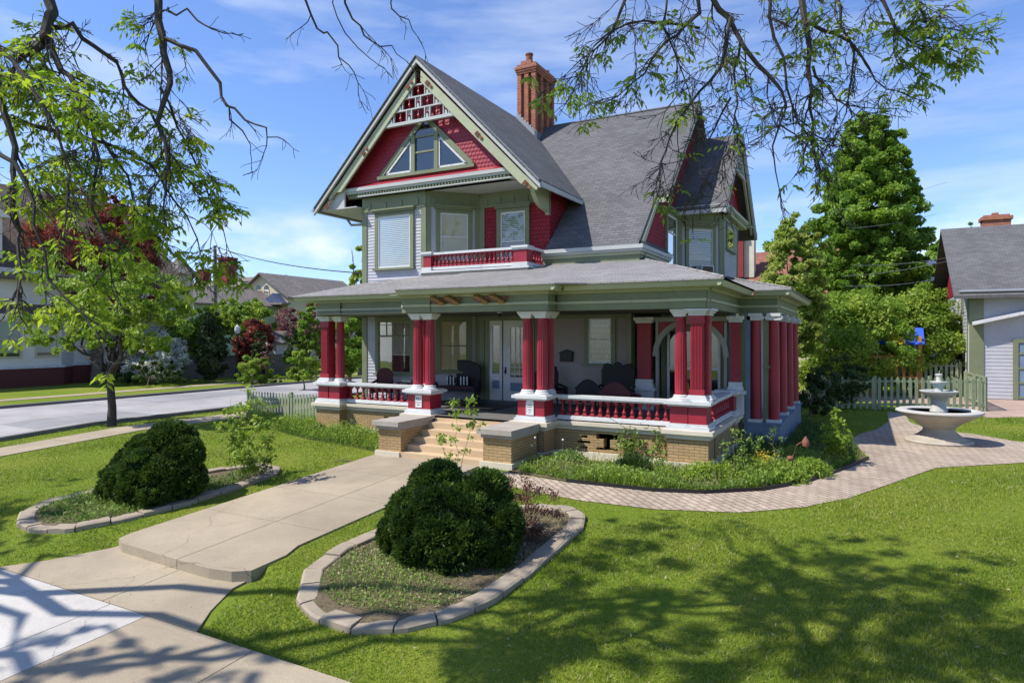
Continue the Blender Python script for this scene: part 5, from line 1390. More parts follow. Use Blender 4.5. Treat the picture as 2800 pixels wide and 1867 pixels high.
# young street tree at the left
yp = (-20.95, -2.0, g(-20.95,-2.0))
tree('young_street_tree', 'young green street tree with slender grey trunk on the near grass strip', 'tree', yp, 6.3,
     [(-.6,0,4.6,2.1,1.9,1.0),(1.2,.3,4.7,1.9,1.7,1.1),(-1.9,-.4,3.6,1.7,1.5,.9),(2.2,.2,3.7,1.4,1.4,.9),(.1,.3,5.5,1.5,1.4,.8),(-.3,-.5,3.3,1.6,1.4,.6),(.9,.6,2.9,1.2,1.1,.5)], 26000, .125, 'bright', tr=.14, bark='bark', seed=41, nclump=240, cl=.26, trunk_h=1.9, nl=11)
op = at(276, 917, 50)
tp = thing('street_tree_trunk', 'thick bare grey trunk standing behind the young street tree', 'tree trunk', (op.x, op.y, 0))
mb = MB(); mb.tube([(op.x,op.y,-.2),(op.x,op.y,.3),(op.x,op.y,4.5),(op.x+.2,op.y,7)], [.62,.48,.42,.36], 14); mb.build('trunk', M['barklt'], tp, True)
for k, (dx, dy, dz) in enumerate(((-2,0,10),(1.5,1,10.5),(.2,-1,11))):
    L_ = limb((op.x+.1,op.y,6.5), (op.x+dx,op.y+dy,dz), k+60); mb = MB(); mb.tube(L_, [.2*(1-.8*i/6) for i in range(7)], 7); mb.build('branch', M['barklt'], tp, True)
LG = leafobj('crown', crown_points([(op.x-1.5,op.y,10,2.2,2,1.4),(op.x+1.2,op.y,10.4,2,2,1.4)], 7000, 60, 77)[0], .2, LM['lime'], tp)

# far backdrop of woods behind everything, beyond the gardens
P_ = []
r_ = np.random.default_rng(5)
bl = []
for k in range(30):
    u = -300+k*118; d = 120+15*math.sin(k*1.7); p = at(u, 900, d); hgt = 7.5+2.0*math.sin(k*2.3)
    bl.append((p.x, p.y, hgt*.45, 6.5, 6.5, hgt*.55))
Pw, tw_, nw = crown_points(bl, 60000, 900, 9, .3)
wood = leafobj('distant_woods', Pw, .6, LM['maple'], None, .7, .4, tw_, None, 3, nw); tag(wood, 'band of far green woods behind the houses', 'woods', None, 'stuff')

# ------------------------------------------------------------------ yews, shrubs and weeds near the walk
def yew(name, label, base, lobes, n, seed, sx=1, sz=1, ox=0):
    t = thing(name, label, 'shrub', base)
    lobes = [(x*sx+ox, y*sx, z*sz, rx*sx, ry*sx, rz*sz) for x, y, z, rx, ry, rz in lobes]
    r = np.random.default_rng(seed); P = []; NR = []; TT = []
    core = MB()
    for (x, y, z, rx, ry, rz) in lobes:
        c = np.array((base[0]+x, base[1]+y, base[2]+z)); R_ = np.array((rx,ry,rz))
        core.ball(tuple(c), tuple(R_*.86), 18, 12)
        m = int(n*rx*rz*.8); u = r.normal(size=(m,3)); u /= np.linalg.norm(u, axis=1)[:, None]
        # bumpy surface: sprays cluster into small tufts
        k = max(40, m//45); tu = r.normal(size=(k,3)); tu /= np.linalg.norm(tu, axis=1)[:, None]
        pick = r.integers(0, k, m); u2 = tu[pick]+r.normal(size=(m,3))*.10; u2 /= np.linalg.norm(u2, axis=1)[:, None]
        rad = .86+.15*r.random(m)**1.2+ (r.random(k)*.15)[pick]
        P.append(c+u2*R_*rad[:, None]); NR.append(u2); TT.append(r.random(k)[pick]*.8)
    P, NR, TT = np.concatenate(P), np.concatenate(NR), np.concatenate(TT)
    keep = P[:,2] > base[2]-.05
    core.build('inner_fill', M['yewcore'], t, True)  # added solid dark fill, stops seeing through the needles; no twigs modelled
    dirs = NR*1.0; dirs[:,2] += .6
    leafobj('foliage', P[keep], .095, LM['yew'], t, .3, .1, TT[keep], dirs[keep], seed, NR[keep])
    return t
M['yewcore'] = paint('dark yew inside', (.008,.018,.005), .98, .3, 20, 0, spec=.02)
bl_ = (-10.1,-7.35,g(-10,-7.3)+.03); br_ = (-2.72,-7.25,g(-2.7,-7.2)+.03)
yew('yew_shrub', 'large dark clipped yew mound left of the front walk', bl_,
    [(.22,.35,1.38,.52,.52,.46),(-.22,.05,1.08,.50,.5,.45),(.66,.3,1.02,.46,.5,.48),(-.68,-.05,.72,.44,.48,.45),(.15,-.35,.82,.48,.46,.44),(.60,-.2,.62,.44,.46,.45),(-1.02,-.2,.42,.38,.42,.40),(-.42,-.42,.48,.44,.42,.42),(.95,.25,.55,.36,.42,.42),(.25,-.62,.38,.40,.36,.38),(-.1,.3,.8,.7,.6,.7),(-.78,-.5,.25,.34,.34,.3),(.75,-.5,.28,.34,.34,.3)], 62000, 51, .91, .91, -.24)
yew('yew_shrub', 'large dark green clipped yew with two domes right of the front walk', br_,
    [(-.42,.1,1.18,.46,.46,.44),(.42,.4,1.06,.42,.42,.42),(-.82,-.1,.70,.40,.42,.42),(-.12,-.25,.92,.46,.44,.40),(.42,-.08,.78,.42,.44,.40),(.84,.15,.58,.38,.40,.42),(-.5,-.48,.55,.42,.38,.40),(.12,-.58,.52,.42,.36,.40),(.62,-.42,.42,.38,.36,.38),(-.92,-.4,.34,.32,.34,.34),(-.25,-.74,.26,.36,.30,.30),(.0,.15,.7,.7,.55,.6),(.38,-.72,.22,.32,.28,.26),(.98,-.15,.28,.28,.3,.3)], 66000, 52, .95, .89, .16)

def stemplant(name, label, base, stems, leafmat_, leaf, n, cat='plant', seed=1, bark='barklt', sr=.008, droop=.0, group=None, asp=.55):
    t = thing(name, label, cat, base, 0, group); r = random.Random(seed); P = []
    mb = MB()
    for (dx, dy, h) in stems:
        e = (base[0]+dx, base[1]+dy, base[2]+h); L_ = limb((base[0]+dx*.15,base[1]+dy*.15,base[2]-.02), e, r.randint(0,9999), .05)
        mb.tube(L_, [sr*(1-.7*i/6) for i in range(7)], 5)
        for k in range(max(3, int(h*7))):
            q_ = Vector(L_[r.randint(2,6)]); tw = q_+Vector((r.uniform(-1,1),r.uniform(-1,1),r.uniform(-.2,.6)))*.22*h**.5
            mb.tube([q_, q_.lerp(tw,.5)+Vector((0,0,.02)), tw], [sr*.4,sr*.3,sr*.2], 4)
            for j in range(max(2, int(n/len(stems)/max(3,int(h*7))))):
                s = r.random(); P.append(q_.lerp(tw, s)+Vector((r.gauss(0,.05),r.gauss(0,.05),r.gauss(0,.04)-droop*r.random())))
    mb.build('stem', M[bark], t, True)
    leafobj('foliage', np.array([tuple(p) for p in P]), leaf, leafmat_, t, asp, .7, None, None, seed)
    return t
stemplant('leafy_sapling', 'tall loose light green sapling growing beside the left yew', (-9.75,-5.7,g(0,-5.7)), [(-.4,.2,2.0),(.2,.3,2.15),(.7,.2,1.9),(-.1,-.2,1.6),(.9,.5,1.5),(.5,-.1,1.2),(-.5,.5,1.7),(1.1,.2,1.3)], LM['bright'], .105, 1500, 'sapling', 61)
stemplant('barberry_shrub', 'small brown-leaved shrub touching the right yew', (-1.85,-6.2,g(0,-6.2)), [(-.3,.1,.9),(0,.2,1.0),(.3,.0,.85),(.15,-.3,.8),(-.1,-.3,.7),(.45,.3,.7),(.5,-.2,.55),(-.4,.3,.95),(.6,.1,.5)], LM['brown'], .05, 2600, 'shrub', 62, 'bark')
stemplant('elm_seedling', 'two thin leafy seedlings standing in front of the steps', (-5.15,-3.1,g(0,-3.1)), [(-.1,.0,1.75),(.28,.1,1.85),(-.5,-.1,.9)], LM['bright'], .095, 520, 'sapling', 63)
stemplant('dark_twig_shrub', 'dark twiggy low shrub at the far end of the left bed', (-9.75,-5.0,g(0,-5)), [(-.3,0,.6),(.1,.2,.65),(.4,0,.5),(0,-.3,.5)], LM['dark'], .06, 500, 'shrub', 64, 'bark')

def weedbed(name, label, poly, n, hmin, hmax, seed, mats=('weed','bright'), blade=True, dens=None, leaf=.075):
    """a mass of uncountable weeds: blades and small leaves over a patch"""
    r = np.random.default_rng(seed); pp = np.array(poly); lo, hi = pp.min(0), pp.max(0)
    X = lo+(hi-lo)*r.random((n*3,2)); X = X[inpoly(X, pp)][:n]
    # clumpy height
    ph = r.random(6)*6
    hx = .5+.25*np.sin(X[:,0]*2.1+ph[0])+.25*np.sin(X[:,1]*3.3+ph[1]+X[:,0]*.9)
    h = (hmin+(hmax-hmin)*np.clip(hx,0,1))*(.5+.7*r.random(len(X)))
    z0 = gv(X[:,0], X[:,1])+.02
    m = len(X)//2
    P = np.stack([X[m:,0], X[m:,1], z0[m:]+h[m:]*(.15+.85*r.random(len(X)-m)**.7)], 1)
    o1 = leafobj(name, P, leaf, LM[mats[1]], None, .5, .8, np.clip(hx[m:]+.1,0,1), None, seed)
    tag(o1, label, 'weeds', None, 'stuff')
    if blade:
        o2 = blades('grass_clump', X[:m], z0[:m], h[:m], .016, LM[mats[0]], seed+1); tag(o2, 'tall grass blades among '+label, 'grass', None, 'stuff')
    return o1
def inpoly(X, pp):
    x, y = X[:,0], X[:,1]; c = np.zeros(len(X), bool); n = len(pp); j = n-1
    for i in range(n):
        cond = ((pp[i,1] > y) != (pp[j,1] > y)) & (x < (pp[j,0]-pp[i,0])*(y-pp[i,1])/(pp[j,1]-pp[i,1]+1e-12)+pp[i,0]); c ^= cond; j = i
    return c
def blades(name, X, z0, h, w, mat, seed, lean=.35):
    r = np.random.default_rng(seed); n = len(X)
    a = r.random(n)*2*math.pi; b = r.random(n)*2*math.pi
    w = np.broadcast_to(w, (n,)); dx, dy = np.cos(a)*w/2, np.sin(a)*w/2; lx, ly = np.cos(b)*h*lean*r.random(n)*1.6, np.sin(b)*h*lean*r.random(n)*1.6
    v = np.stack([np.stack([X[:,0]-dx, X[:,1]-dy, z0], 1), np.stack([X[:,0]+dx, X[:,1]+dy, z0], 1), np.stack([X[:,0]+lx, X[:,1]+ly, z0+h], 1)], 1).reshape(-1,3)
    me = bpy.data.meshes.new(name)
    me.vertices.add(n*3); me.vertices.foreach_set('co', v.astype(np.float32).ravel())
    me.loops.add(n*3); me.loops.foreach_set('vertex_index', np.arange(n*3, dtype=np.int32))
    me.polygons.add(n); me.polygons.foreach_set('loop_start', np.arange(0,n*3,3,dtype=np.int32)); me.polygons.foreach_set('loop_total', np.full(n,3,np.int32)); me.update(calc_edges=True)
    t = np.clip(.45+.3*np.sin(X[:,0]*.9+1+.7*np.sin(X[:,1]*1.6))*np.sin(X[:,1]*1.1)+.18*np.sin(X[:,0]*3.1+X[:,1]*2.2)*np.sin(X[:,1]*3.7)+.28*r.normal(size=n), 0, 1)
    at_ = me.attributes.new('tint','FLOAT','FACE'); at_.data.foreach_set('value', t.astype(np.float32))
    me.materials.append(mat); ob = bpy.data.objects.new(name, me); COL.objects.link(ob); return ob

WB = [(-12.9,.55),(-8.75,.75),(-8.7,-1.7),(-10,-1.35),(-12.4,-.85),(-15.2,.1),(-17.6,1.0),(-17.8,1.8),(-13.7,1.9)]
weedbed('weed_bed', 'overgrown strip of bright weeds along the brick base left of the steps', WB, 15000, .12, .62, 71)
weedbed('light_bed_plants', 'yellow-green tips scattered through the flower bed', [(-4.1,-2.1),(-2.6,-2.4),(-.59,-2.35),(.4,-2.1),(1.3,-1.3),(2.0,-.1),(2.75,2.0),(3.0,3.6),(2.2,4.2),(1.3,2.6),(.3,-.3),(-1.2,-.5),(-4.0,-.3)], 3000, .12, .48, 79, ('dry','lime'), True, None, .06)
weedbed('flower_bed', 'lush low flower bed along the brick base right of the steps', [(-4.1,-2.1),(-2.6,-2.4),(-.59,-2.35),(.4,-2.1),(1.3,-1.3),(2.0,-.1),(2.85,2.1),(3.3,3.7),(2.2,4.2),(1.3,2.6),(.3,-.3),(-1.2,-.5),(-4.0,-.3)], 30000, .05, .34, 72, ('bright','weed'))
weedbed('shade_plants', 'dark ground cover in the shade of the side portico', [(.3,.6),(1.3,2.6),(2.4,3.6),(3.3,3.9),(3.15,4.9),(2.7,7.0),(2.6,9),(1.4,11),(1.3,4.3),(.3,4.2)], 9000, .1, .5, 73, ('weed','dark'))
weedbed('planter_weeds', 'sparse weeds and seedlings on bare soil in front of the right yew', [(-3.75,-9.2),(-3.0,-9.5),(-2.2,-9.45),(-1.6,-9.0),(-1.35,-8.0),(-1.5,-7.0),(-3.0,-7.4),(-3.9,-7.2),(-4.1,-8.0)], 11000, .02, .15, 74, ('dry','weed'), True, None, .05)
weedbed('planter_weeds', 'low green seedlings and dry litter covering the soil round the right yew', inset(BED_R, .84), 11000, .02, .12, 78, ('weed','dry'), True, None, .045)
weedbed('planter_weeds', 'grassy weeds around the foot of the left yew', [(-11.7,-9.0),(-10.8,-9.3),(-9.9,-9.0),(-9.5,-8.0),(-9.45,-6.0),(-9.9,-4.6),(-10.5,-5),(-11.9,-7.8)], 6500, .05, .32, 75, ('weed','weed'))
# individual plants of the beds
stemplant('leafy_vine_pillar', 'bright green leafy plant climbing a stake at the path edge', (2.75,2.55,0), [(0,0,1.35),(.1,.1,1.1),(-.15,.05,.9),(.15,-.15,.75),(-.1,-.2,.8)], LM['bright'], .12, 900, 'plant', 81)
stemplant('budding_shrub', 'pale leafy shrub at the right corner of the brick base', (.75,-.55,0), [(0,0,1.1),(.3,.1,.95),(-.3,.1,.8),(.2,-.2,.7),(.5,.3,.9)], LM['weed'], .075, 500, 'shrub', 82)
stemplant('budding_shrub', 'thin upright shrub with small leaves in the shade of the corner', (1.45,.65,0), [(0,0,1.05),(.15,.1,.8)], LM['weed'], .06, 130, 'shrub', 83)
for i, (x, y, h, lb) in enumerate(((1.3,-.25,.62,'yellow-flowered perennial nearest to the rusty garden ornament'),(.55,-1.0,.40,'pale yellow-leaved perennial at the path edge, left of the yellow flowers'))):
    t = thing('flowering_perennial', lb, 'flower', (x, y, g(x,y)))
    r = np.random.default_rng(90+i); P = np.array((x,y,h*.9))+r.normal(size=(130,3))*np.array((.14,.14,.06))
    leafobj('flowers', P, .042, LM['yellow'] if i == 0 else LM['lime'], t, .8, .5, None, None, 91+i)['kind'] = 'stuff'
    P = np.array((x,y,h*.45))+r.normal(size=(260,3))*np.array((.2,.2,.16)); leafobj('foliage', P, .09, LM['bright'], t, .4, .3, None, None, 95+i)
# climbing vine over the brick base
t = thing('wall_vine', 'leafy vine climbing over the tan brick base right of the vent', 'vine', (-1.9,.1,0))
mb = MB(); P = []
rr = random.Random(5)
for k in range(9):
    x0 = -2.2+rr.uniform(0,1.3); e = (x0+rr.uniform(-.5,.3), .18, rr.uniform(.5,1.05)); L_ = limb((x0,.12,.05), e, 300+k, .12)
    mb.tube(L_, [.009*(1-.6*i/6) for i in range(7)], 5)
    for q_ in L_[2:]:
        for j in range(9): P.append((q_.x+rr.gauss(0,.10), q_.y-.03-abs(rr.gauss(0,.06)), q_.z+rr.gauss(0,.09)))
mb.tube([(-1.95,.1,.85),(-2.25,.05,1.05),(-2.5,.0,1.2)], .008, 5)
mb.build('stem', M['barklt'], t, True); leafobj('foliage', np.array(P), .085, LM['weed'], t, .7, .2, None, None, 7)
# hedge-like mounds in the flower bed
for i, (x, y, w_, h, m_, lb) in enumerate(((-3.2,-1.0,.55,.45,'weed','pale green mounded plant beside the right cheek wall'),(-1.5,-1.0,.5,.5,'dark','clump of dark sword-shaped leaves under the vine'),(1.75,-.1,.6,.38,'bright','low bright green mound of leaves behind the yellow flowers'),(2.2,.9,.6,.42,'bright','low green mound of leaves next to the climbing plant'),(.1,-1.0,.55,.45,'bright','leafy green mound in the bed left of the corner shrub'))):
    t = thing('mound_plant', lb, 'plant', (x, y, g(x,y)))
    r = np.random.default_rng(110+i); m = 1100; u = r.normal(size=(m,3)); u /= np.linalg.norm(u,axis=1)[:,None]; u[:,2] = np.abs(u[:,2])
    P = np.array((x,y,.02))+u*np.array((w_,w_,h))*(.6+.4*r.random(m))[:,None]
    leafobj('foliage', P, .09 if m_ != 'dark' else .2, LM[m_], t, .45 if m_ != 'dark' else .12, .4, None, u+np.array((0,0,.8)) if m_ == 'dark' else None, 111+i, u)

# ------------------------------------------------------------------ lawn blades
def lawn(n, seed):
    r = np.random.default_rng(seed)
    d = 6.2+(30-6.2)*r.random(n)**1.7; k = -1.02+2.04*r.random(n)
    X = np.stack([CAM.x+cy*k*d-sy*d, CAM.y+sy*k*d+cy*d], 1)
    ok = np.ones(n, bool)
    for poly in ([(-8.62,-9.2),(-8.6,-2.0),(-5.17,-2.0),(-5.17,-7.9),(-5.0,-8.5),(-5.0,-9.3)], [(-8.66,-9.2),(-9.6,-10.6),(-4.3,-10.6),(-5.05,-9.2)], PATH, BED, BED_R, BED_L,
                 [(-13.7,.5),(.3,.0),(1.4,4.3),(1.4,14),(-13.7,14)], [(-8.7,-2.3),(-4.1,-2.3),(-4.1,0),(-8.7,0)], [(7.7,16),(9.2,17.2),(20,18.5),(20,26),(-4,26.2),(-4,21.5),(7,21.4),(7.6,19)],
                 [(-20.4,-60),(-18.85,-60),(-18.85,25),(-20.4,25)], [(-31.4,-60),(-21.6,-60),(-21.6,60),(-31.4,60)]):
        ok &= ~inpoly(X+r.normal(size=X.shape)*.03, np.array(poly))
    ok &= X[:,1] > -10.63+.03*r.normal(size=n)
    X = X[ok]; d = d[ok]; n = len(X); z = gv(X[:,0], X[:,1])-.004
    pz = np.sin(X[:,0]*1.3+.6*np.sin(X[:,1]*2.1))*np.sin(X[:,1]*1.1+.8*np.sin(X[:,0]*.7)); h = (.022+.035*r.random(n))*(.85+.5*pz)*(1+d*.012)
    o = blades('lawn', X, z, h, .006+.0009*d, LM['grass'], seed+2, .8); tag(o, 'short mown grass of the sunny lawn', 'lawn', None, 'stuff')
    m = r.random(n) < .035
    o = blades('dry_grass', X[m], z[m], h[m]*1.1, .008+.001*d[m], LM['dry'], seed+3, 1.2); tag(o, 'straw-coloured dry blades scattered through the lawn', 'dry grass', None, 'stuff')
lawn(680000, 15)
r = np.random.default_rng(44)
X = np.stack([r.uniform(-8.5,7,900), r.uniform(-10.4,2,900)], 1)
k_ = np.ones(900, bool)
for poly in (PATH, BED, BED_R, BED_L, [(-8.62,-9.2),(-8.6,-2.0),(-5.17,-2.0),(-5.0,-9.3)], [(-8.66,-9.2),(-9.6,-10.6),(-4.3,-10.6),(-5.05,-9.2)], [(-8.7,-2.3),(-.0,-2.3),(2,4),(-8.7,4)]): k_ &= ~inpoly(X, np.array(poly))
X = X[k_]
tag(leafobj('fallen_leaves', np.stack([X[:,0], X[:,1], gv(X[:,0],X[:,1])+.045], 1), .05, LM['dry'], None, .5, 2.5, None, None, 46), 'scattered dry fallen leaves on the lawn', 'fallen leaves', None, 'stuff')

# ------------------------------------------------------------------ fountain
fx, fy = 5.42, 8.0
ft = thing('tiered_fountain', 'white cast-stone three-tier fountain on the paved circle', 'fountain', (fx,fy,0))
mb = MB().lathe([(.90,0),(.92,.05),(.88,.10),(.72,.13),(.70,.17)], fx, fy, .01, 48); mb.build('base', M['bowl'], ft, True)
mb = MB().lathe([(.68,.17),(.56,.25),(.44,.36),(.42,.44),(.50,.52),(.56,.56),(.58,.60),(.62,.62),(.80,.72),(.98,.82),(1.05,.88),(1.06,.90),(1.0,.92)], fx, fy, .01, 56); mb.build('bowl', M['bowl'], ft, True)
mb = MB().lathe([(1.04,.90),(1.12,.915),(1.17,.955),(1.16,.99),(1.10,1.015),(.90,1.01),(.86,.985),(.85,.92)], fx, fy, .01, 96, lambda a, z: 1+.010*math.cos(a*48)*(1 if z < .99 else 0)); mb.build('rim', M['fountain'], ft, True)
mb = MB().lathe([(.87,.955),(.0001,.955)], fx, fy, .01, 48); mb.build('water', M['water'], ft, True)
mb = MB().lathe([(.24,.93),(.24,1.0),(.20,1.05),(.20,1.30),(.22,1.32),(.2,1.34),(.26,1.40),(.40,1.47),(.50,1.55),(.52,1.58),(.52,1.60),(.46,1.61),(.42,1.585)], fx, fy, .01, 48, lambda a, z: 1+(.02*math.cos(a*16) if z < 1.3 else 0)); mb.build('middle_tier', M['fountain'], ft, True)
mb = MB().lathe([(.43,1.59),(.0001,1.592)], fx, fy, .01, 32); mb.build('water', M['water'], ft, True)
mb = MB().lathe([(.12,1.585),(.10,1.68),(.11,1.72),(.19,1.80),(.24,1.86),(.24,1.885),(.20,1.89)], fx, fy, .01, 36); mb.build('top_tier', M['fountain'], ft, True)
mb = MB().lathe([(.10,1.88),(.07,1.93),(.075,2.06),(.10,2.08),(.10,2.11),(.07,2.125),(.03,2.13)], fx, fy, .01, 24); mb.tube([(fx,fy,2.13),(fx+.02,fy,2.24)], .008, 5); mb.build('finial', M['fountain'], ft, True)

# ------------------------------------------------------------------ street furniture
lp = at(649, 917, 51); lz = 0
lamp = thing('street_lamp', 'brown fluted street lamp with white globe across the side street', 'street lamp', (lp.x,lp.y,lz))
mb = MB().lathe([(.26,0),(.26,.25),(.2,.32),(.17,.8),(.12,.95),(.075,1.05),(.065,3.2),(.09,3.25),(.06,3.32),(.13,3.45)], lp.x, lp.y, lz, 14); mb.build('post', M['iron'], lamp, True)
M['globe'] = paint('white lamp globe', (.75,.75,.73), .3, .03, 2, 0)
mb = MB().lathe([(.13,3.45),(.20,3.55),(.22,3.75),(.18,3.98),(.09,4.05),(.05,4.12),(.02,4.2)], lp.x, lp.y, lz, 16); mb.build('lamp_globe', M['globe'], lamp, True)
up = at(588, 917, 62); uz = CAM.z+(HZ-672)/FPX*62
pole = thing('utility_pole', 'grey utility pole rising above the garden trees on the left', 'utility pole', (up.x,up.y,0))
mb = MB(); mb.tube([(up.x,up.y,-.2),(up.x,up.y,uz)], [.21,.15], 12); mb.build('pole', M['woodgrey'], pole, True)
mb = MB(); mb.tube([(up.x,up.y,uz-.2),(up.x+.9,up.y-.2,uz-.55),(up.x+.9,up.y-.2,uz-.3)], .04, 6); mb.ball((up.x+.9,up.y-.2,uz-.25), .1, 8, 6); mb.build('insulator', M['metal'], pole, True)
def wire(name, label, a, b, sag, r=.02, group=None):
    a, b = Vector(a), Vector(b); pts = [a.lerp(b, i/14)-Vector((0,0,sag*4*(i/14)*(1-i/14))) for i in range(15)]
    mb = MB(); mb.tube(pts, r, 5); return tag(mb.build(name, M['black'] if r > .018 else M['metal'], None, True), label, 'wire', group)
wire('power_cable', 'black cable sagging from the utility pole towards the house', (up.x+.9,up.y-.2,uz-.3), at(1010,748,40), .4, .035)
wire('power_cable', 'black cable running left from the utility pole behind the branches', (up.x-.1,up.y,uz-.4), at(380,775,70), .3, .035)
for i, (a, b, lb) in enumerate(((at(2255,582,42),at(2590,498,52),'uppermost thin wire crossing the tall conical maple'),(at(2330,624,41),at(2560,585,46),'second thin wire from the top across the tall maple'),(at(2330,726,40),at(2600,703,40),'higher of the two thin wires leading to the garage eaves'),(at(2310,755,40),at(2600,712,40),'lower of the two thin wires leading to the garage eaves'),(at(2310,782,41),at(2550,765,40),'lowest thin wire crossing the foot of the tall maple'))):
    wire('service_wire', lb, a, b, .15, .012, 'thin wires in front of the tall maple')
# playset glimpsed behind the shrubs
pp_ = at(2455, 917, 36.6)
ps = thing('playset', 'cedar playset with blue and yellow canopy half hidden by shrubs', 'playset', (pp_.x,pp_.y,0))
mb = MB()
for dx, dy in ((-1.3,-.8),(1.0,-.8),(-1.3,.8),(1.0,.8)): mb = MB(); mb.box(pp_.x+dx-.08,pp_.x+dx+.08,pp_.y+dy-.08,pp_.y+dy+.08,0,3.3); mb.build('post', M['cedar'], ps)
mb = MB(); mb.box(pp_.x-1.4,pp_.x+1.1,pp_.y-.9,pp_.y+.9,1.0,1.12)
for k in range(7): mb.box(pp_.x-1.15+k*.33,pp_.x-1.0+k*.33,pp_.y-.95,pp_.y-.9,1.1,2.2)
mb.box(pp_.x-1.3,pp_.x+1.1,pp_.y-.96,pp_.y-.9,2.1,2.25); mb.build('guard_rail', M['cedar'], ps)
M['yel'] = plain('yellow canvas', (.75,.45,.03), .6); M['blu'] = plain('blue canvas', (.02,.08,.55), .6)
for (a, b, mt) in ((-1.5,-.5,'blu'),(-.5,.3,'yel'),(.3,1.2,'blu')):
    mb = MB(); mb.add([(pp_.x+a,pp_.y-1.0,2.85),(pp_.x+b,pp_.y-1.0,2.85),(pp_.x+b,pp_.y,3.75),(pp_.x+a,pp_.y,3.75),(pp_.x+b,pp_.y+1,2.85),(pp_.x+a,pp_.y+1,2.85)],[(0,1,2,3),(3,2,4,5)]); mb.build('canopy', M[mt], ps)
cpz = at(2518, 917, 39)
mb = MB(); mb.tube([(cpz.x,cpz.y,0),(cpz.x,cpz.y,2.6)], .05, 8); tag(mb.build('fence_pole', M['metal'], None, True), 'thin grey metal pole standing among the shrubs left of the garage', 'pole')
# rusty flower ornament
t = thing('garden_ornament', 'rusty metal flower stake nodding over the flower bed', 'garden ornament', (1.9,.1,0))
mb = MB(); mb.tube([(1.9,.1,0),(1.93,.1,.55),(2.02,.12,.82),(2.18,.14,.93)], .012, 6); mb.build('stem', M['rust'], t, True)
mb = MB(); mb.lathe([(.01,-.10),(.07,-.06),(.085,.0),(.07,.07),(.01,.16)], 2.2, .14, .86, 10); mb.build('flower_head', M['rust'], t, True)
mb = MB(); mb.ball((1.88,.08,.50), (.08,.08,.06), 10, 6); mb.build('leaf_cup', M['rust'], t, True)
mb = MB().lathe([(.17,0),(.2,.04),(.2,.22),(.15,.3),(.02,.34)], -12.9, .25, 0, 16)
tag(mb.build('plastic_lantern', M['black'], None, True), 'dark round lantern lying in the weeds by the left brick pier', 'lantern')
mb = MB(); mb.tube([(8.3,20.0,.05),(9.5,17.8,.05)], .06, 6)
# dandelion clocks in front of the brick return
for i, (x, y, h) in enumerate(((-4.0,-1.35,.72),(-4.15,-1.25,.5),(-3.5,-.75,.62))):
    t = thing('dandelion', ('tallest white dandelion clock beside the right cheek wall','lower white dandelion clock next to the cheek wall','dandelion clock on a bent stem by the brick return')[i], 'flower', (x,y,g(x,y)), 0, 'dandelion clocks by the steps')
    mb = MB(); mb.tube([(x,y,0),(x+.02,y,h*.6),(x+.03,y,h)], .006, 5); mb.build('stem', M['barklt'], t, True)
    mb = MB(); mb.ball((x+.03,y,h+.02), .032, 8, 6); mb.build('seed_head', M['white'], t, True)

# ------------------------------------------------------------------ things on the porch
FZ = .995
def rounded(poly_fn, n): return [poly_fn(i/n) for i in range(n+1)]
def settee(label, x, y, rz, w, back, mat='dark', backfn=None, name='wicker_settee', cat='settee', seat_h=.45, arms=True):
    t = thing(name, label, cat, (x,y,FZ), rz)
    mb = MB()
    top = rounded(backfn or (lambda s: (-w/2+w*s, back-.25*abs(2*s-1)**3)), 20)
    mb.prism([(-w/2+.02,.3)]+top+[(w/2-.02,.3)], 'y', .26, .31); mb.tube([(p[0],.285,p[1]) for p in top], .03, 8); mb.build('backrest', M[mat], t, True, True)
    mb = MB(); mb.box(-w/2+.04,w/2-.04,-.28,.27,seat_h-.09,seat_h); mb.build('seat', M[mat], t, False, True)
    mb = MB(); mb.box(-w/2+.07,w/2-.07,-.29,.24,seat_h,seat_h+.09); mb.build('seat_cushion', M['maroon'], t, False, True)
    for sx in (-1, 1):
        if arms:
            mb = MB(); pts = [(sx*w/2,.27,.72),(sx*(w/2+.05),0,.66),(sx*(w/2+.05),-.24,.62),(sx*w/2,-.32,.45)]; mb.tube(pts, .045, 8); mb.box(sx*w/2-.02,sx*w/2+.02,-.26,.26,.3,.62); mb.build('armrest', M[mat], t, True, True)
        for yy in (-.26,.26):
            mb = MB(); mb.tube([(sx*(w/2-.05),yy,0),(sx*(w/2-.05),yy,seat_h)], .025, 8); mb.build('leg', M[mat], t, True, True)
    return t
def place(u, v, z=1.0):
    a = ray(u, v); t = (z-CAM.z)/a.z; p = CAM+a*t; return p.x, p.y
sx_, sy_ = onY(1243, 1040, 3.55)[0], 3.55
settee('black wicker settee with rolled arms under the tan blind window', sx_+.15, sy_, R(14), 1.5, 1.42)
M['stripe'] = brickmat('black and white striped cloth', (.65,.65,.63), (.012,.012,.012), (.012,.012,.012), 50, .10, .0001, 0, 0)
def cushion(label, x, y, z, rz, w=.36):
    t = thing('striped_cushion', label, 'cushion', (x,y,z), rz, 'striped cushions on the settee')
    mb = MB(); mb.ball((0,0,w/2), (w/2,.08,w/2*1.02), 14, 10); mb.build('cover', M['black'], t, True, True)
    for k in range(3):
        mb = MB(); xx = -.12+k*.12; mb.prism([(xx-.022,.02),(xx+.022,.02),(xx+.022,w-.03),(xx-.022,w-.03)], 'y', -.088, -.07); mb.build('stripe', M['white'], t, False, True)
cushion('left black cushion with three white stripes on the settee by the door', sx_-.15, sy_-.0, FZ+.54, R(14)); cushion('right black cushion with three white stripes on the settee by the door', sx_+.35, sy_+.12, FZ+.54, R(14))
tri = lambda w, b: (lambda s: (-w/2+w*s, b-.12+.16*abs(math.sin(s*math.pi*3))*(1.0 if .33 < s < .67 else .72)-(0 if .05<s<.95 else .1)))
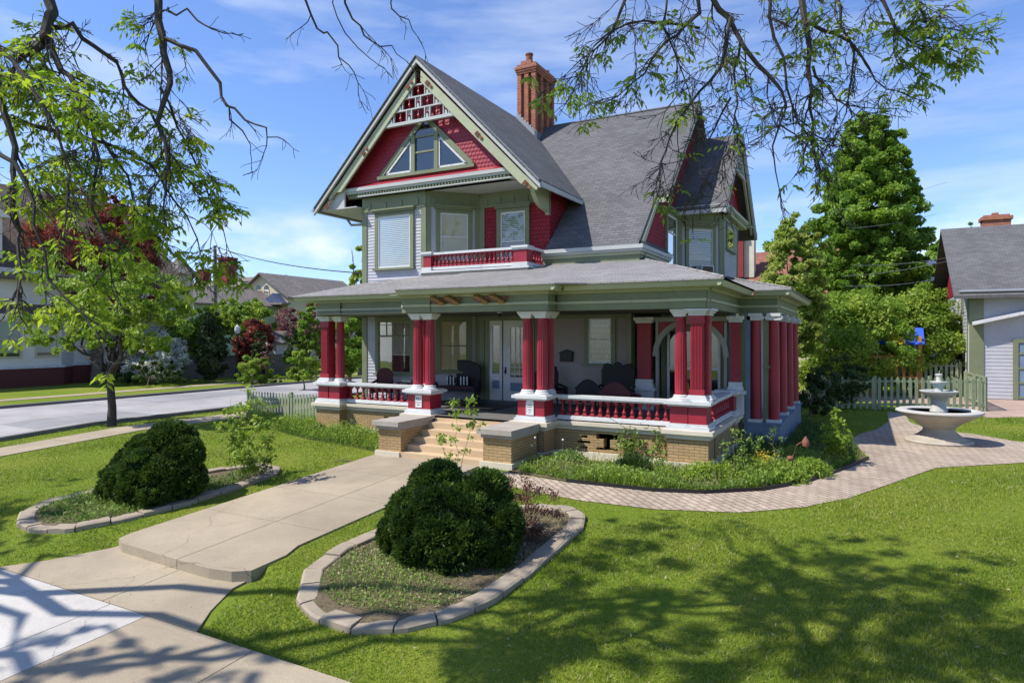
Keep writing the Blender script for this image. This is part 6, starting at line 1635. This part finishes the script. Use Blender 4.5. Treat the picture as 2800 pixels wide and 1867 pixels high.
cx1 = onY(1682, 1040, 3.7)[0]
settee('black wicker armchair with a triple-arched back left of the arch', cx1, 3.6, R(-6), 1.15, 1.42, 'dark', tri(1.15,1.42), 'wicker_armchair', 'armchair')
cx2 = onY(1505, 1040, 3.2)[0]
settee('black wicker armchair half hidden behind the right entry columns', cx2, 3.2, R(50), .85, 1.30, 'dark', tri(.85,1.3), 'wicker_armchair', 'armchair')
cx3 = onY(1615, 1040, 2.6)[0]
settee('low dark barrel-backed chair between the two wicker armchairs', cx3, 2.6, R(185), .75, .98, 'dark', lambda s: (-.375+.75*s, .98-.28*(2*s-1)**2), 'barrel_chair', 'chair')
cx4 = onY(1690, 1050, 1.6)[0]
settee('dark red wicker rocker with fan back just behind the balustrade', cx4, 1.7, R(175), .95, 1.0, 'maroon', lambda s: (-.475+.95*s, 1.0-.32*(2*s-1)**2), 'wicker_rocker', 'rocking chair')
tx = onY(1130, 1040, 2.2)[0]
t = thing('porch_table', 'dark red wooden side table behind the left balustrade', 'table', (tx,2.2,FZ))
mb = MB(); mb.box(-.5,.5,-.35,.35,.68,.72); mb.build('tabletop', M['maroon'], t, False, True)
for a_ in (-.42,.42):
    for b_ in (-.28,.28): mb = MB(); mb.box(a_-.03,a_+.03,b_-.03,b_+.03,0,.68); mb.build('leg', M['maroon'], t, False, True)
mb = MB(); mb.box(tx-.35,tx+.05,2.0,2.35,FZ+.72,FZ+.80); tag(mb.build('folded_cloth', M['greenlt'], None), 'pale folded cloth lying on the red side table', 'cloth')
rx = onY(1040, 1040, 1.9)[0]
settee('dark ladder-back rocking chair at the left end of the porch', rx, 2.0, R(20), .6, 1.15, 'maroon', None, 'rocking_chair', 'rocking chair')
gx = onY(1760, 1040, 2.2)[0]
# door mat, mailbox, camera, lamp
mb = MB(); mx, my = -7.7, 2.3; mb.add([(mx-.9,my-.9,FZ),(mx+.9,my-.9,FZ),(mx+.9,my+1.0,FZ),(mx-.9,my+1.0,FZ),(mx-.9,my-.9,FZ+.015),(mx+.9,my-.9,FZ+.015),(mx+.9,my+1.0,FZ+.015),(mx-.9,my+1.0,FZ+.015)],[(0,3,2,1),(4,5,6,7),(0,1,5,4),(1,2,6,5),(2,3,7,6),(3,0,4,7)])
tag(mb.build('door_mat', M['black'], None), 'black door mat on the grey porch floor before the entrance', 'door mat')
m0, mz = onY(1552, 970, YC); 
t = thing('mailbox', 'black house-shaped wall mailbox right of the entry columns', 'mailbox', (m0,YC-.02,2.62))
mb = MB(); mb.prism([(-.22,-.18),(.22,-.18),(.22,.12),(0,.20),(-.22,.12)], 'y', -.15, 0); mb.build('box', M['black'], t, False, True)
mb = MB(); mb.prism([(-.25,.10),(.25,.10),(.25,.13),(0,.23),(-.25,.13)], 'y', -.18, 0); mb.build('lid', M['black'], t, False, True)
mb = MB(); mb.ball((0,-.155,.0), .022, 8, 6); mb.build('lock', M['metal'], t, True, True)
c0_ = onY(1366, 858, 1.0)
t = thing('security_camera', 'small white dome camera under the porch ceiling at the entrance', 'camera', (c0_[0],1.0,4.03))
mb = MB().lathe([(.07,-.03),(.07,0)], 0,0,0,14); mb.build('mount', M['white'], t, True, True)
mb = MB(); mb.ball((0,0,-.08), .06, 12, 8); mb.build('lens_dome', M['black'], t, True, True)
# address plaques on the entry pedestals
def plaque(label, x, z, arch, num, bars):
    t = thing('address_plaque', label, 'plaque', (x,-.385,z))
    w, h = .21, .34
    poly = [(-w/2,-h/2),(w/2,-h/2),(w/2,h/2)]+([(w/2*math.cos(math.pi*i/10), h/2+.075*math.sin(math.pi*i/10)) for i in range(1,10)] if arch else [])+[(-w/2,h/2)]
    mb = MB(); mb.prism(poly, 'y', -.02, 0); mb.build('plate', M['plq'], t, False, True)
    mb = MB(); e = .012
    mb.box(-w/2-e,-w/2,-.028,0,-h/2,h/2); mb.box(w/2,w/2+e,-.028,0,-h/2,h/2); mb.box(-w/2-e,w/2+e,-.028,0,-h/2-e,-h/2); mb.box(-w/2-e,w/2+e,-.028,0,h/2,h/2+e); mb.build('frame', M['white'], t, False, True)
    if num:
        c = bpy.data.curves.new('house_number', 'FONT'); c.body = num; c.size = .125; c.align_x = 'CENTER'; c.extrude = .003
        tmp = bpy.data.objects.new('house_number', c); COL.objects.link(tmp); bpy.context.view_layer.update()
        me = bpy.data.meshes.new_from_object(tmp.evaluated_get(bpy.context.evaluated_depsgraph_get())); bpy.data.objects.remove(tmp)
        o = bpy.data.objects.new('house_number', me); COL.objects.link(o); o.parent = t; me.materials.clear(); me.materials.append(M['ink']); o.location = (0,-.024,.03); o.rotation_euler = (R(90),0,0)
    mb = MB(); r = random.Random(int(x*10))
    for zz, hw in bars:
        xx = -hw
        while xx < hw-.008: l = r.uniform(.006,.014); mb.box(xx,xx+l,-.0225,-.019,zz-.012,zz+.012); xx += l+.006
    mb.build('lettering', M['ink'], t, False, True)
M['plq'] = plain('pale plaque', (.62,.63,.62), .5); M['ink'] = plain('dark lettering', (.10,.10,.11), .6)
plaque('square white house number plaque on the left entry pedestal', -8.30, 1.375, False, '921', [(-.04,.075),(-.11,.055)])
plaque('arch-topped white history plaque on the right entry pedestal', -4.60, 1.36, True, None, [(.09,.05),(.03,.075),(-.04,.06),(-.11,.035)])
# window air conditioner
pe = wE.o+wE.u*1.02
t = thing('window_air_conditioner', 'white boxed air conditioner in the right bay window', 'air conditioner', (pe.x,pe.y,5.60), R(45))
mb = MB(); mb.box(-.27,.27,-.42,-.03,0,.42); mb.build('case', M['white'], t, False, True)
mb = MB(); mb.box(-.23,.23,-.428,-.421,.04,.38); mb.build('grille', M['iron'], t, False, True)
# small stones and twigs lying on the grass near the left bed
mb = MB(); mb.tube([(-9.0,-3.2,g(0,-3.2)+.03),(-8.9,-3.0,g(0,-3)+.05),(-8.6,-2.9,g(0,-2.9)+.03)], .012, 5); tag(mb.build('fallen_stick', M['barklt'], None, True), 'pale stick lying on the grass left of the front walk', 'stick')

# ------------------------------------------------------------------ the street tree whose limbs hang into view
class Twigs:
    def __init__(s, seed): s.r = random.Random(seed); s.mb = MB(); s.leaf = []; s.dir = []; s.tint = []
    def path(s, pts, r0, r1, n=None, wob=.02):
        """smooth crooked branch through the given points; returns the points"""
        P = [Vector(p) for p in pts]; out = []
        for i in range(len(P)-1):
            p0, p1, p2, p3 = P[max(i-1,0)], P[i], P[i+1], P[min(i+2,len(P)-1)]
            m = max(2, int((p2-p1).length/.16))
            for k in range(m):
                t = k/m
                q_ = .5*((2*p1)+(p2-p0)*t+(2*p0-5*p1+4*p2-p3)*t*t+(3*p1-p0-3*p2+p3)*t**3)
                out.append(q_+Vector((s.r.gauss(0,wob),s.r.gauss(0,wob),s.r.gauss(0,wob))))
        out.append(P[-1]); N_ = len(out)
        s.mb.tube(out, [max(.003, r0+(r1-r0)*i/(N_-1)) for i in range(N_)], 6 if r0 > .02 else 4)
        return out
    def twig(s, p, d, L, r, depth, leafy):
        n = max(4, int(L/.09)); pts = [Vector(p)]; d = Vector(d).normalized()
        for i in range(n):
            d = (d+Vector((s.r.gauss(0,.20),s.r.gauss(0,.20),s.r.gauss(0,.16)-.045))).normalized()
            pts.append(pts[-1]+d*L/n)
        s.mb.tube(pts, [max(.0028, r*(1-.75*i/n)) for i in range(n+1)], 4)
        if depth > 0:
            for k in range(s.r.randint(3, 5)):
                i = s.r.randint(1, n-1); dd = (pts[i+1]-pts[i]).normalized()
                dd = (dd+Vector((s.r.gauss(0,.7),s.r.gauss(0,.7),s.r.gauss(-.15,.5)))).normalized()
                s.twig(pts[i], dd, L*s.r.uniform(.35,.65), r*.6, depth-1, leafy)
        if s.r.random() < leafy*.62: s.cluster(pts[-1], d)
        if s.r.random() < leafy*.25: s.cluster(pts[n//2], d)
    def cluster(s, p, d):
        tn = s.r.random()
        for k in range(s.r.randint(2,4)):
            ax = (Vector(d)*.5+Vector((s.r.gauss(0,.8),s.r.gauss(0,.8),s.r.gauss(-.25,.45)))).normalized(); Ls = s.r.uniform(.10,.19)
            e = p+ax*Ls; s.mb.tube([p, e], .0022, 3)
            side = ax.cross(Vector((0,0,1))); side = side.normalized() if side.length > .1 else Vector((1,0,0))
            for j in range(5):
                t = .35+.65*(j//2)/2; sg = (1 if j % 2 else -1) if j < 4 else 0
                dr = (ax*.6+side*sg*.9+Vector((0,0,-.25))).normalized()
                s.leaf.append(p+ax*Ls*t+dr*.035); s.dir.append(dr); s.tint.append(tn)
    def build(s, parent, mat, leaf=.071):
        s.mb.build('branches', M['bark'], parent, True)
        o = leafobj('foliage', np.array([tuple(p) for p in s.leaf]), leaf, mat, parent, .42, .2, np.array(s.tint), np.array([tuple(d) for d in s.dir])*3, 5)
        return o
D_ = 2800/2352
def dp(pts, d0, d1):
    n = len(pts); return [at(x*D_, y*D_, d0+(d1-d0)*i/max(1,n-1)) for i, (x, y) in enumerate(pts)]
def spray(tw, P, every, L, r, depth, leafy, start=0.15, down=.35):
    n = len(P); i = int(n*start)
    while i < n-1:
        d = (P[min(i+1,n-1)]-P[max(i-1,0)]).normalized()
        dd = d*.7+Vector((tw.r.gauss(0,.6),tw.r.gauss(0,.6),tw.r.gauss(-down,.45)))
        tw.twig(P[i], dd, L*tw.r.uniform(.5,1.2), r, depth, leafy); i += max(1, int(every*tw.r.uniform(.6,1.4)))
    tw.twig(P[-1], (P[-1]-P[-3]), L*.6, r, 1, leafy)

TA = Vector((-14.0,-14.8,g(-14,-14.8)))
ta = thing('ash_tree', 'street ash whose drooping dark limbs and young leaves hang into the top left', 'tree', TA)
hubL = at(260, -420, 7.6); hubM = at(1020, -330, 7.4)
mb = MB(); mb.tube([TA-Vector((0,0,.3)), TA+Vector((0,0,.3)), TA+Vector((.1,.05,3.2)), TA+Vector((.5,.3,6.2))], [.52,.42,.36,.32], 16)
f0 = TA+Vector((.5,.3,6.1))
def big(a, b, r0, r1, seed, wob=.05):
    L_ = limb(a, b, seed, wob, 8); mb.tube(L_, [r0+(r1-r0)*i/8 for i in range(9)], 10); return L_
fp = Vector((-11.5,-17.5,10)); big(f0, fp, .16, .10, 1); big(fp, hubL, .09, .05, 2); big(fp, hubM, .08, .045, 3)
for k, e in enumerate(((-5,-2,12.5),(-20,-1,10.5),(-16,-3,12),(-11,-4.5,11.5),(-3,.4,13.5))):
    big(f0, Vector((e[0], -13+e[1], e[2])), .13, .03, 10+k, .08)
fk = Vector((-2.6,-13.2,9.2)); big(hubM, fk, .09, .08, 71); big(fk, Vector((-3.0,-11.0,9.0)), .08, .06, 72, .03)
for e in ((-3.6,-9.6,9.0),(-2.0,-10.2,9.2),(-4.4,-8.6,9.1),(-1.2,-9.3,9.4),(-3.1,-9.2,9.3)): big(Vector((-3.0,-11.0,9.0)), Vector(e), .05, .012, int(e[0]*10)+200, .06)
mb.build('trunk', M['bark'], ta, True)
tA = Twigs(3)
paths = [
 ([(94,-60),(110,10),(116,43),(99,99),(47,129),(12,214),(24,300),(34,386),(43,557),(46,640)], 6.6, 6.1, .055, .012, .55),
 ([(352,-70),(360,0),(377,86),(381,193),(364,279),(377,326),(386,386),(380,440)], 7.0, 6.6, .045, .010, .35),
 ([(379,90),(450,124),(501,193),(527,240),(570,266),(609,304),(638,315)], 6.9, 6.6, .022, .005, .04),
 ([(377,20),(399,34),(454,39),(484,73),(531,77)], 7.0, 6.8, .014, .004, .0),
 ([(116,50),(124,64),(171,64),(214,111),(266,141),(291,201),(326,240),(356,279),(381,334),(392,420)], 6.6, 7.2, .028, .007, .55),
 ([(112,98),(141,154),(184,201),(184,257),(210,291),(219,364),(223,471),(240,557),(257,643)], 6.5, 6.3, .030, .007, .4),
 ([(30,270),(129,300),(240,326),(343,386),(429,493),(460,580)], 6.6, 7.4, .022, .006, .45),
 ([(-30,330),(60,420),(90,520),(120,640),(190,720),(235,800)], 5.6, 5.4, .020, .004, .12),
 ([(520,250),(560,310),(575,350),(590,400)][:3], 6.8, 6.8, .010, .004, .0),
 ([(377,210),(430,330),(470,420),(500,500),(520,560)], 6.9, 7.2, .016, .005, .5),
 ([(184,240),(280,400),(330,520),(420,600)], 6.6, 7.0, .016, .005, .6),
 ([(-40,60),(60,180),(130,300),(160,420),(150,520)], 5.8, 5.6, .020, .006, .45),
]
for pts, a, b, r0, r1, lf in paths:
    P = tA.path(dp(pts, a, b), r0*1.1, r1*1.1, wob=.018); spray(tA, P, 3.0 if lf > .2 else 4, .80 if lf > .2 else .45, max(.006, r0*.25), 2 if lf > .2 else 1, lf*1.15)
    if lf > .2: spray(tA, P, 2.8, .6, .006, 2, .0)
for pts, a, b, r0, r1 in (([(880,-280),(800,-60),(797,13),(827,64),(853,99),(900,111),(934,141)], 7.4,7.2,.022,.004), ([(860,-280),(700,-50),(703,0),(724,64),(754,77),(784,129),(814,167),(823,215)], 7.4,7.0,.022,.004), ([(890,-280),(905,-40),(900,26),(939,51),(960,86)], 7.4,7.2,.018,.004), ([(860,-280),(770,-50),(775,40),(820,110),(870,150)],7.4,7.3,.015,.004)):
    P = tA.path(dp(pts, a, b), r0, r1, wob=.015); spray(tA, P, 5, .42, .006, 1, .0, .35, .5)
# the lower path from the hub to the hanging limbs
for x in (94, 352): tA.path([hubL, at(x*D_, -60*D_, 7.0)], .09, .05, wob=.03)
tA.path([hubM, at(870*D_, -280*D_, 7.4)], .05, .03, wob=.03)
tA.build(ta, LM['lime'])
def canopy(parent, blobs, n, seed, leaf=.12, nm='crown', mt='bright'):
    P, tt, nr = crown_points(blobs, n, max(40, n//28), seed, .13, .25)
    rel = P-np.array(CAM); d = -sy*rel[:,0]+cy*rel[:,1]
    keep = (P[:,2] > 8.0) & ((P[:,2]-CAM.z > .60*np.maximum(d, .1)))    # leaves in view dropped; this unseen crown is shaped for the shade it casts
    leafobj(nm, P[keep], leaf, LM[mt], parent, .6, .5, tt[keep], None, seed)
canopy(ta, [(-6,-13,11.5,4,3.2,2.2),(-20.5,-14,10.5,3.2,2.8,2),(-18.6,-15.6,10.8,2.2,2,1.5),(-10.6,-17.7,11.5,2.8,1.3,1.3),(-2.5,-12.2,11.8,3.2,2.6,1.8),(-4.2,-14.6,13,4,3,2),(-.5,-13.5,13,3,2.5,1.5)], 19000, 31, .15)

TB = Vector((9.4,-13.6,g(9.4,-13.6)))
tb = thing('ash_tree', 'street ash whose mostly bare branches hang across the top right sky', 'tree', TB)
hubR = at(2090, -360, 7.6)
mb = MB(); mb.tube([TB-Vector((0,0,.3)), TB+Vector((0,0,.3)), TB+Vector((-.1,.05,3.2)), TB+Vector((-.5,.3,6.4))], [.46,.38,.33,.29], 16)
f1 = TB+Vector((-.5,.3,6.3)); big(f1, hubR, .2, .10, 5)
for k, e in enumerate(((4,-1,12),(8,0,12),(12,-2,12),(1,-3,12.5),(6,2.5,11.5))): big(f1, Vector((e[0], -13+e[1], e[2])), .18, .05, 40+k, .08)
mb.build('trunk', M['bark'], tb, True)
tB = Twigs(9)
pb = [
 ([(1830,-50),(1841,0),(1856,75),(1866,150),(1861,210),(1868,280),(1850,340)], 7.0, 6.8, .045, .008, .25),
 ([(1620,-50),(1641,0),(1676,40),(1716,115),(1761,170),(1796,210),(1806,250),(1771,340),(1791,440)], 7.0, 6.6, .036, .005, .12),
 ([(1610,-50),(1601,0),(1586,55),(1526,95),(1486,165),(1421,220)], 6.9, 6.4, .028, .005, .35),
 ([(1450,-50),(1436,0),(1411,70),(1366,115),(1300,172)], 6.8, 6.4, .022, .004, .35),
 ([(1600,60),(1540,60),(1476,50),(1401,75),(1345,140),(1320,205)], 6.8, 6.4, .016, .004, .4),
 ([(1676,40),(1656,150),(1601,210),(1556,280),(1526,350),(1516,390)], 6.9, 6.4, .022, .004, .3),
 ([(1760,-50),(1766,0),(1796,130),(1806,210),(1840,280),(1880,380)], 7.0, 6.8, .024, .005, .2),
 ([(2010,-50),(2026,0),(2056,60),(2101,95),(2156,90),(2200,88)], 6.8, 6.6, .022, .006, 1.3),
 ([(2090,-50),(2106,0),(2126,50),(2165,62)], 6.6, 6.5, .012, .004, 1.4),
 ([(1866,50),(1926,75),(1976,125),(2016,190),(2062,210)], 7.0, 6.8, .022, .004, .12),
 ([(1866,150),(1901,200),(1941,240),(2020,250)], 6.9, 6.8, .016, .004, .1),
 ([(1676,230),(1626,325),(1601,380),(1561,415)], 6.8, 6.5, .012, .003, .0),
 ([(1700,90),(1690,200),(1700,300),(1640,390),(1600,440)], 6.9, 6.5, .014, .003, .05),
 ([(1920,-40),(1935,60),(1960,160),(1945,260),(1905,330)], 7.0, 6.8, .018, .004, .2),
 ([(1540,-40),(1530,60),(1560,150),(1590,240)], 6.8, 6.6, .014, .004, .35),
]
for pts, a, b, r0, r1, lf in pb:
    P = tB.path(dp(pts, a, b), r0, r1, wob=.018); spray(tB, P, 2.4, .60, max(.0065, r0*.25), 2, lf*.5); spray(tB, P, 2.6, .5, .006, 2, .0)
for x in (1830, 1620, 1450, 1760, 2010, 2090, 1920, 1540): tB.path([hubR, at((x*.6+1756*.4)*D_, -150*D_, 7.3), at(x*D_, -45*D_, 7.0)], .06, .035, wob=.03)
tB.build(tb, LM['bright'])
canopy(tb, [(4.2,-12.8,11,3.0,2.4,1.8),(8,-12.5,11.5,3.6,3,2),(1.2,-13.4,11.8,2.8,2.2,1.5),(12,-13.5,12,3.5,3,2),(6,-15,13,3.5,3,2)], 11000, 32, .15)

# ------------------------------------------------------------------ light and sky
sd = Vector((.58, .50, -1.0)).normalized()
L = bpy.data.lights.new('sun', 'SUN'); L.energy = 4.4; L.angle = R(.53); L.color = (1, .95, .87)
so = bpy.data.objects.new('sun', L); COL.objects.link(so); so.rotation_euler = sd.to_track_quat('-Z', 'Y').to_euler(); so.location = (0,0,40)
W = bpy.data.worlds.new('World'); S.world = W; W.use_nodes = True
nt = W.node_tree; nt.nodes.clear()
out = nt.nodes.new('ShaderNodeOutputWorld'); bg = nt.nodes.new('ShaderNodeBackground'); nt.links.new(bg.outputs[0], out.inputs[0])
sk = nt.nodes.new('ShaderNodeTexSky'); sk.sky_type = 'NISHITA'; sk.sun_disc = False
sk.sun_elevation = math.asin(-sd.z); sk.sun_rotation = math.atan2(-sd.x, -sd.y)
sk.air_density = 1.0; sk.dust_density = .3; sk.ozone_density = 2.2; sk.altitude = 200
tc = nt.nodes.new('ShaderNodeTexCoord')
sp = nt.nodes.new('ShaderNodeSeparateXYZ'); nt.links.new(tc.outputs['Generated'], sp.inputs[0])
# thin cirrus streaks high up and fair-weather heaps low down, both made by noise over the sky's own directions
mz = nt.nodes.new('ShaderNodeMath'); mz.operation = 'MAXIMUM'; mz.inputs[1].default_value = .02; nt.links.new(sp.outputs[2], mz.inputs[0])
mp = nt.nodes.new('ShaderNodeMapping'); mp.inputs['Scale'].default_value = (1.2, 2.6, 9); mp.inputs['Rotation'].default_value = (0, .12, .5); mp.inputs['Location'].default_value = (.7, .2, .1)
nt.links.new(tc.outputs['Generated'], mp.inputs[0])
ci = maprange(nt, noise_(nt, mp.outputs[0], 1.6, 8, .55), .50, .80, 0, .55)
mp2 = nt.nodes.new('ShaderNodeMapping'); mp2.inputs['Scale'].default_value = (3.2, 3.2, 7.5); mp2.inputs['Location'].default_value = (.35, .9, .15)
nt.links.new(tc.outputs['Generated'], mp2.inputs[0])
cu = maprange(nt, noise_(nt, mp2.outputs[0], 1.7, 9, .52), .48, .62, 0, .75)
lowm = maprange(nt, sp.outputs[2], .10, .20, 1, 0)
m1 = nt.nodes.new('ShaderNodeMath'); m1.operation = 'MULTIPLY'; nt.links.new(cu, m1.inputs[0]); nt.links.new(lowm, m1.inputs[1])
c0 = mixc(nt, 1.0, sk.outputs[0], (.92, 1.06, 1.38), 'MULTIPLY')
c1 = mixc(nt, ci, c0, (6.0, 6.6, 7.6))
c2 = mixc(nt, m1.outputs[0], c1, (7.6, 7.8, 8.2))
nt.links.new(c2, bg.inputs[0]); bg.inputs[1].default_value = .105
S.view_settings.view_transform = 'Standard'; S.view_settings.look = 'None'; S.view_settings.exposure = .6; S.view_settings.gamma = 1
S.view_settings.use_curve_mapping = False
S.cycles.max_bounces = 8; S.cycles.transparent_max_bounces = 16; S.cycles.use_denoising = True
S.cycles.sample_clamp_indirect = 6
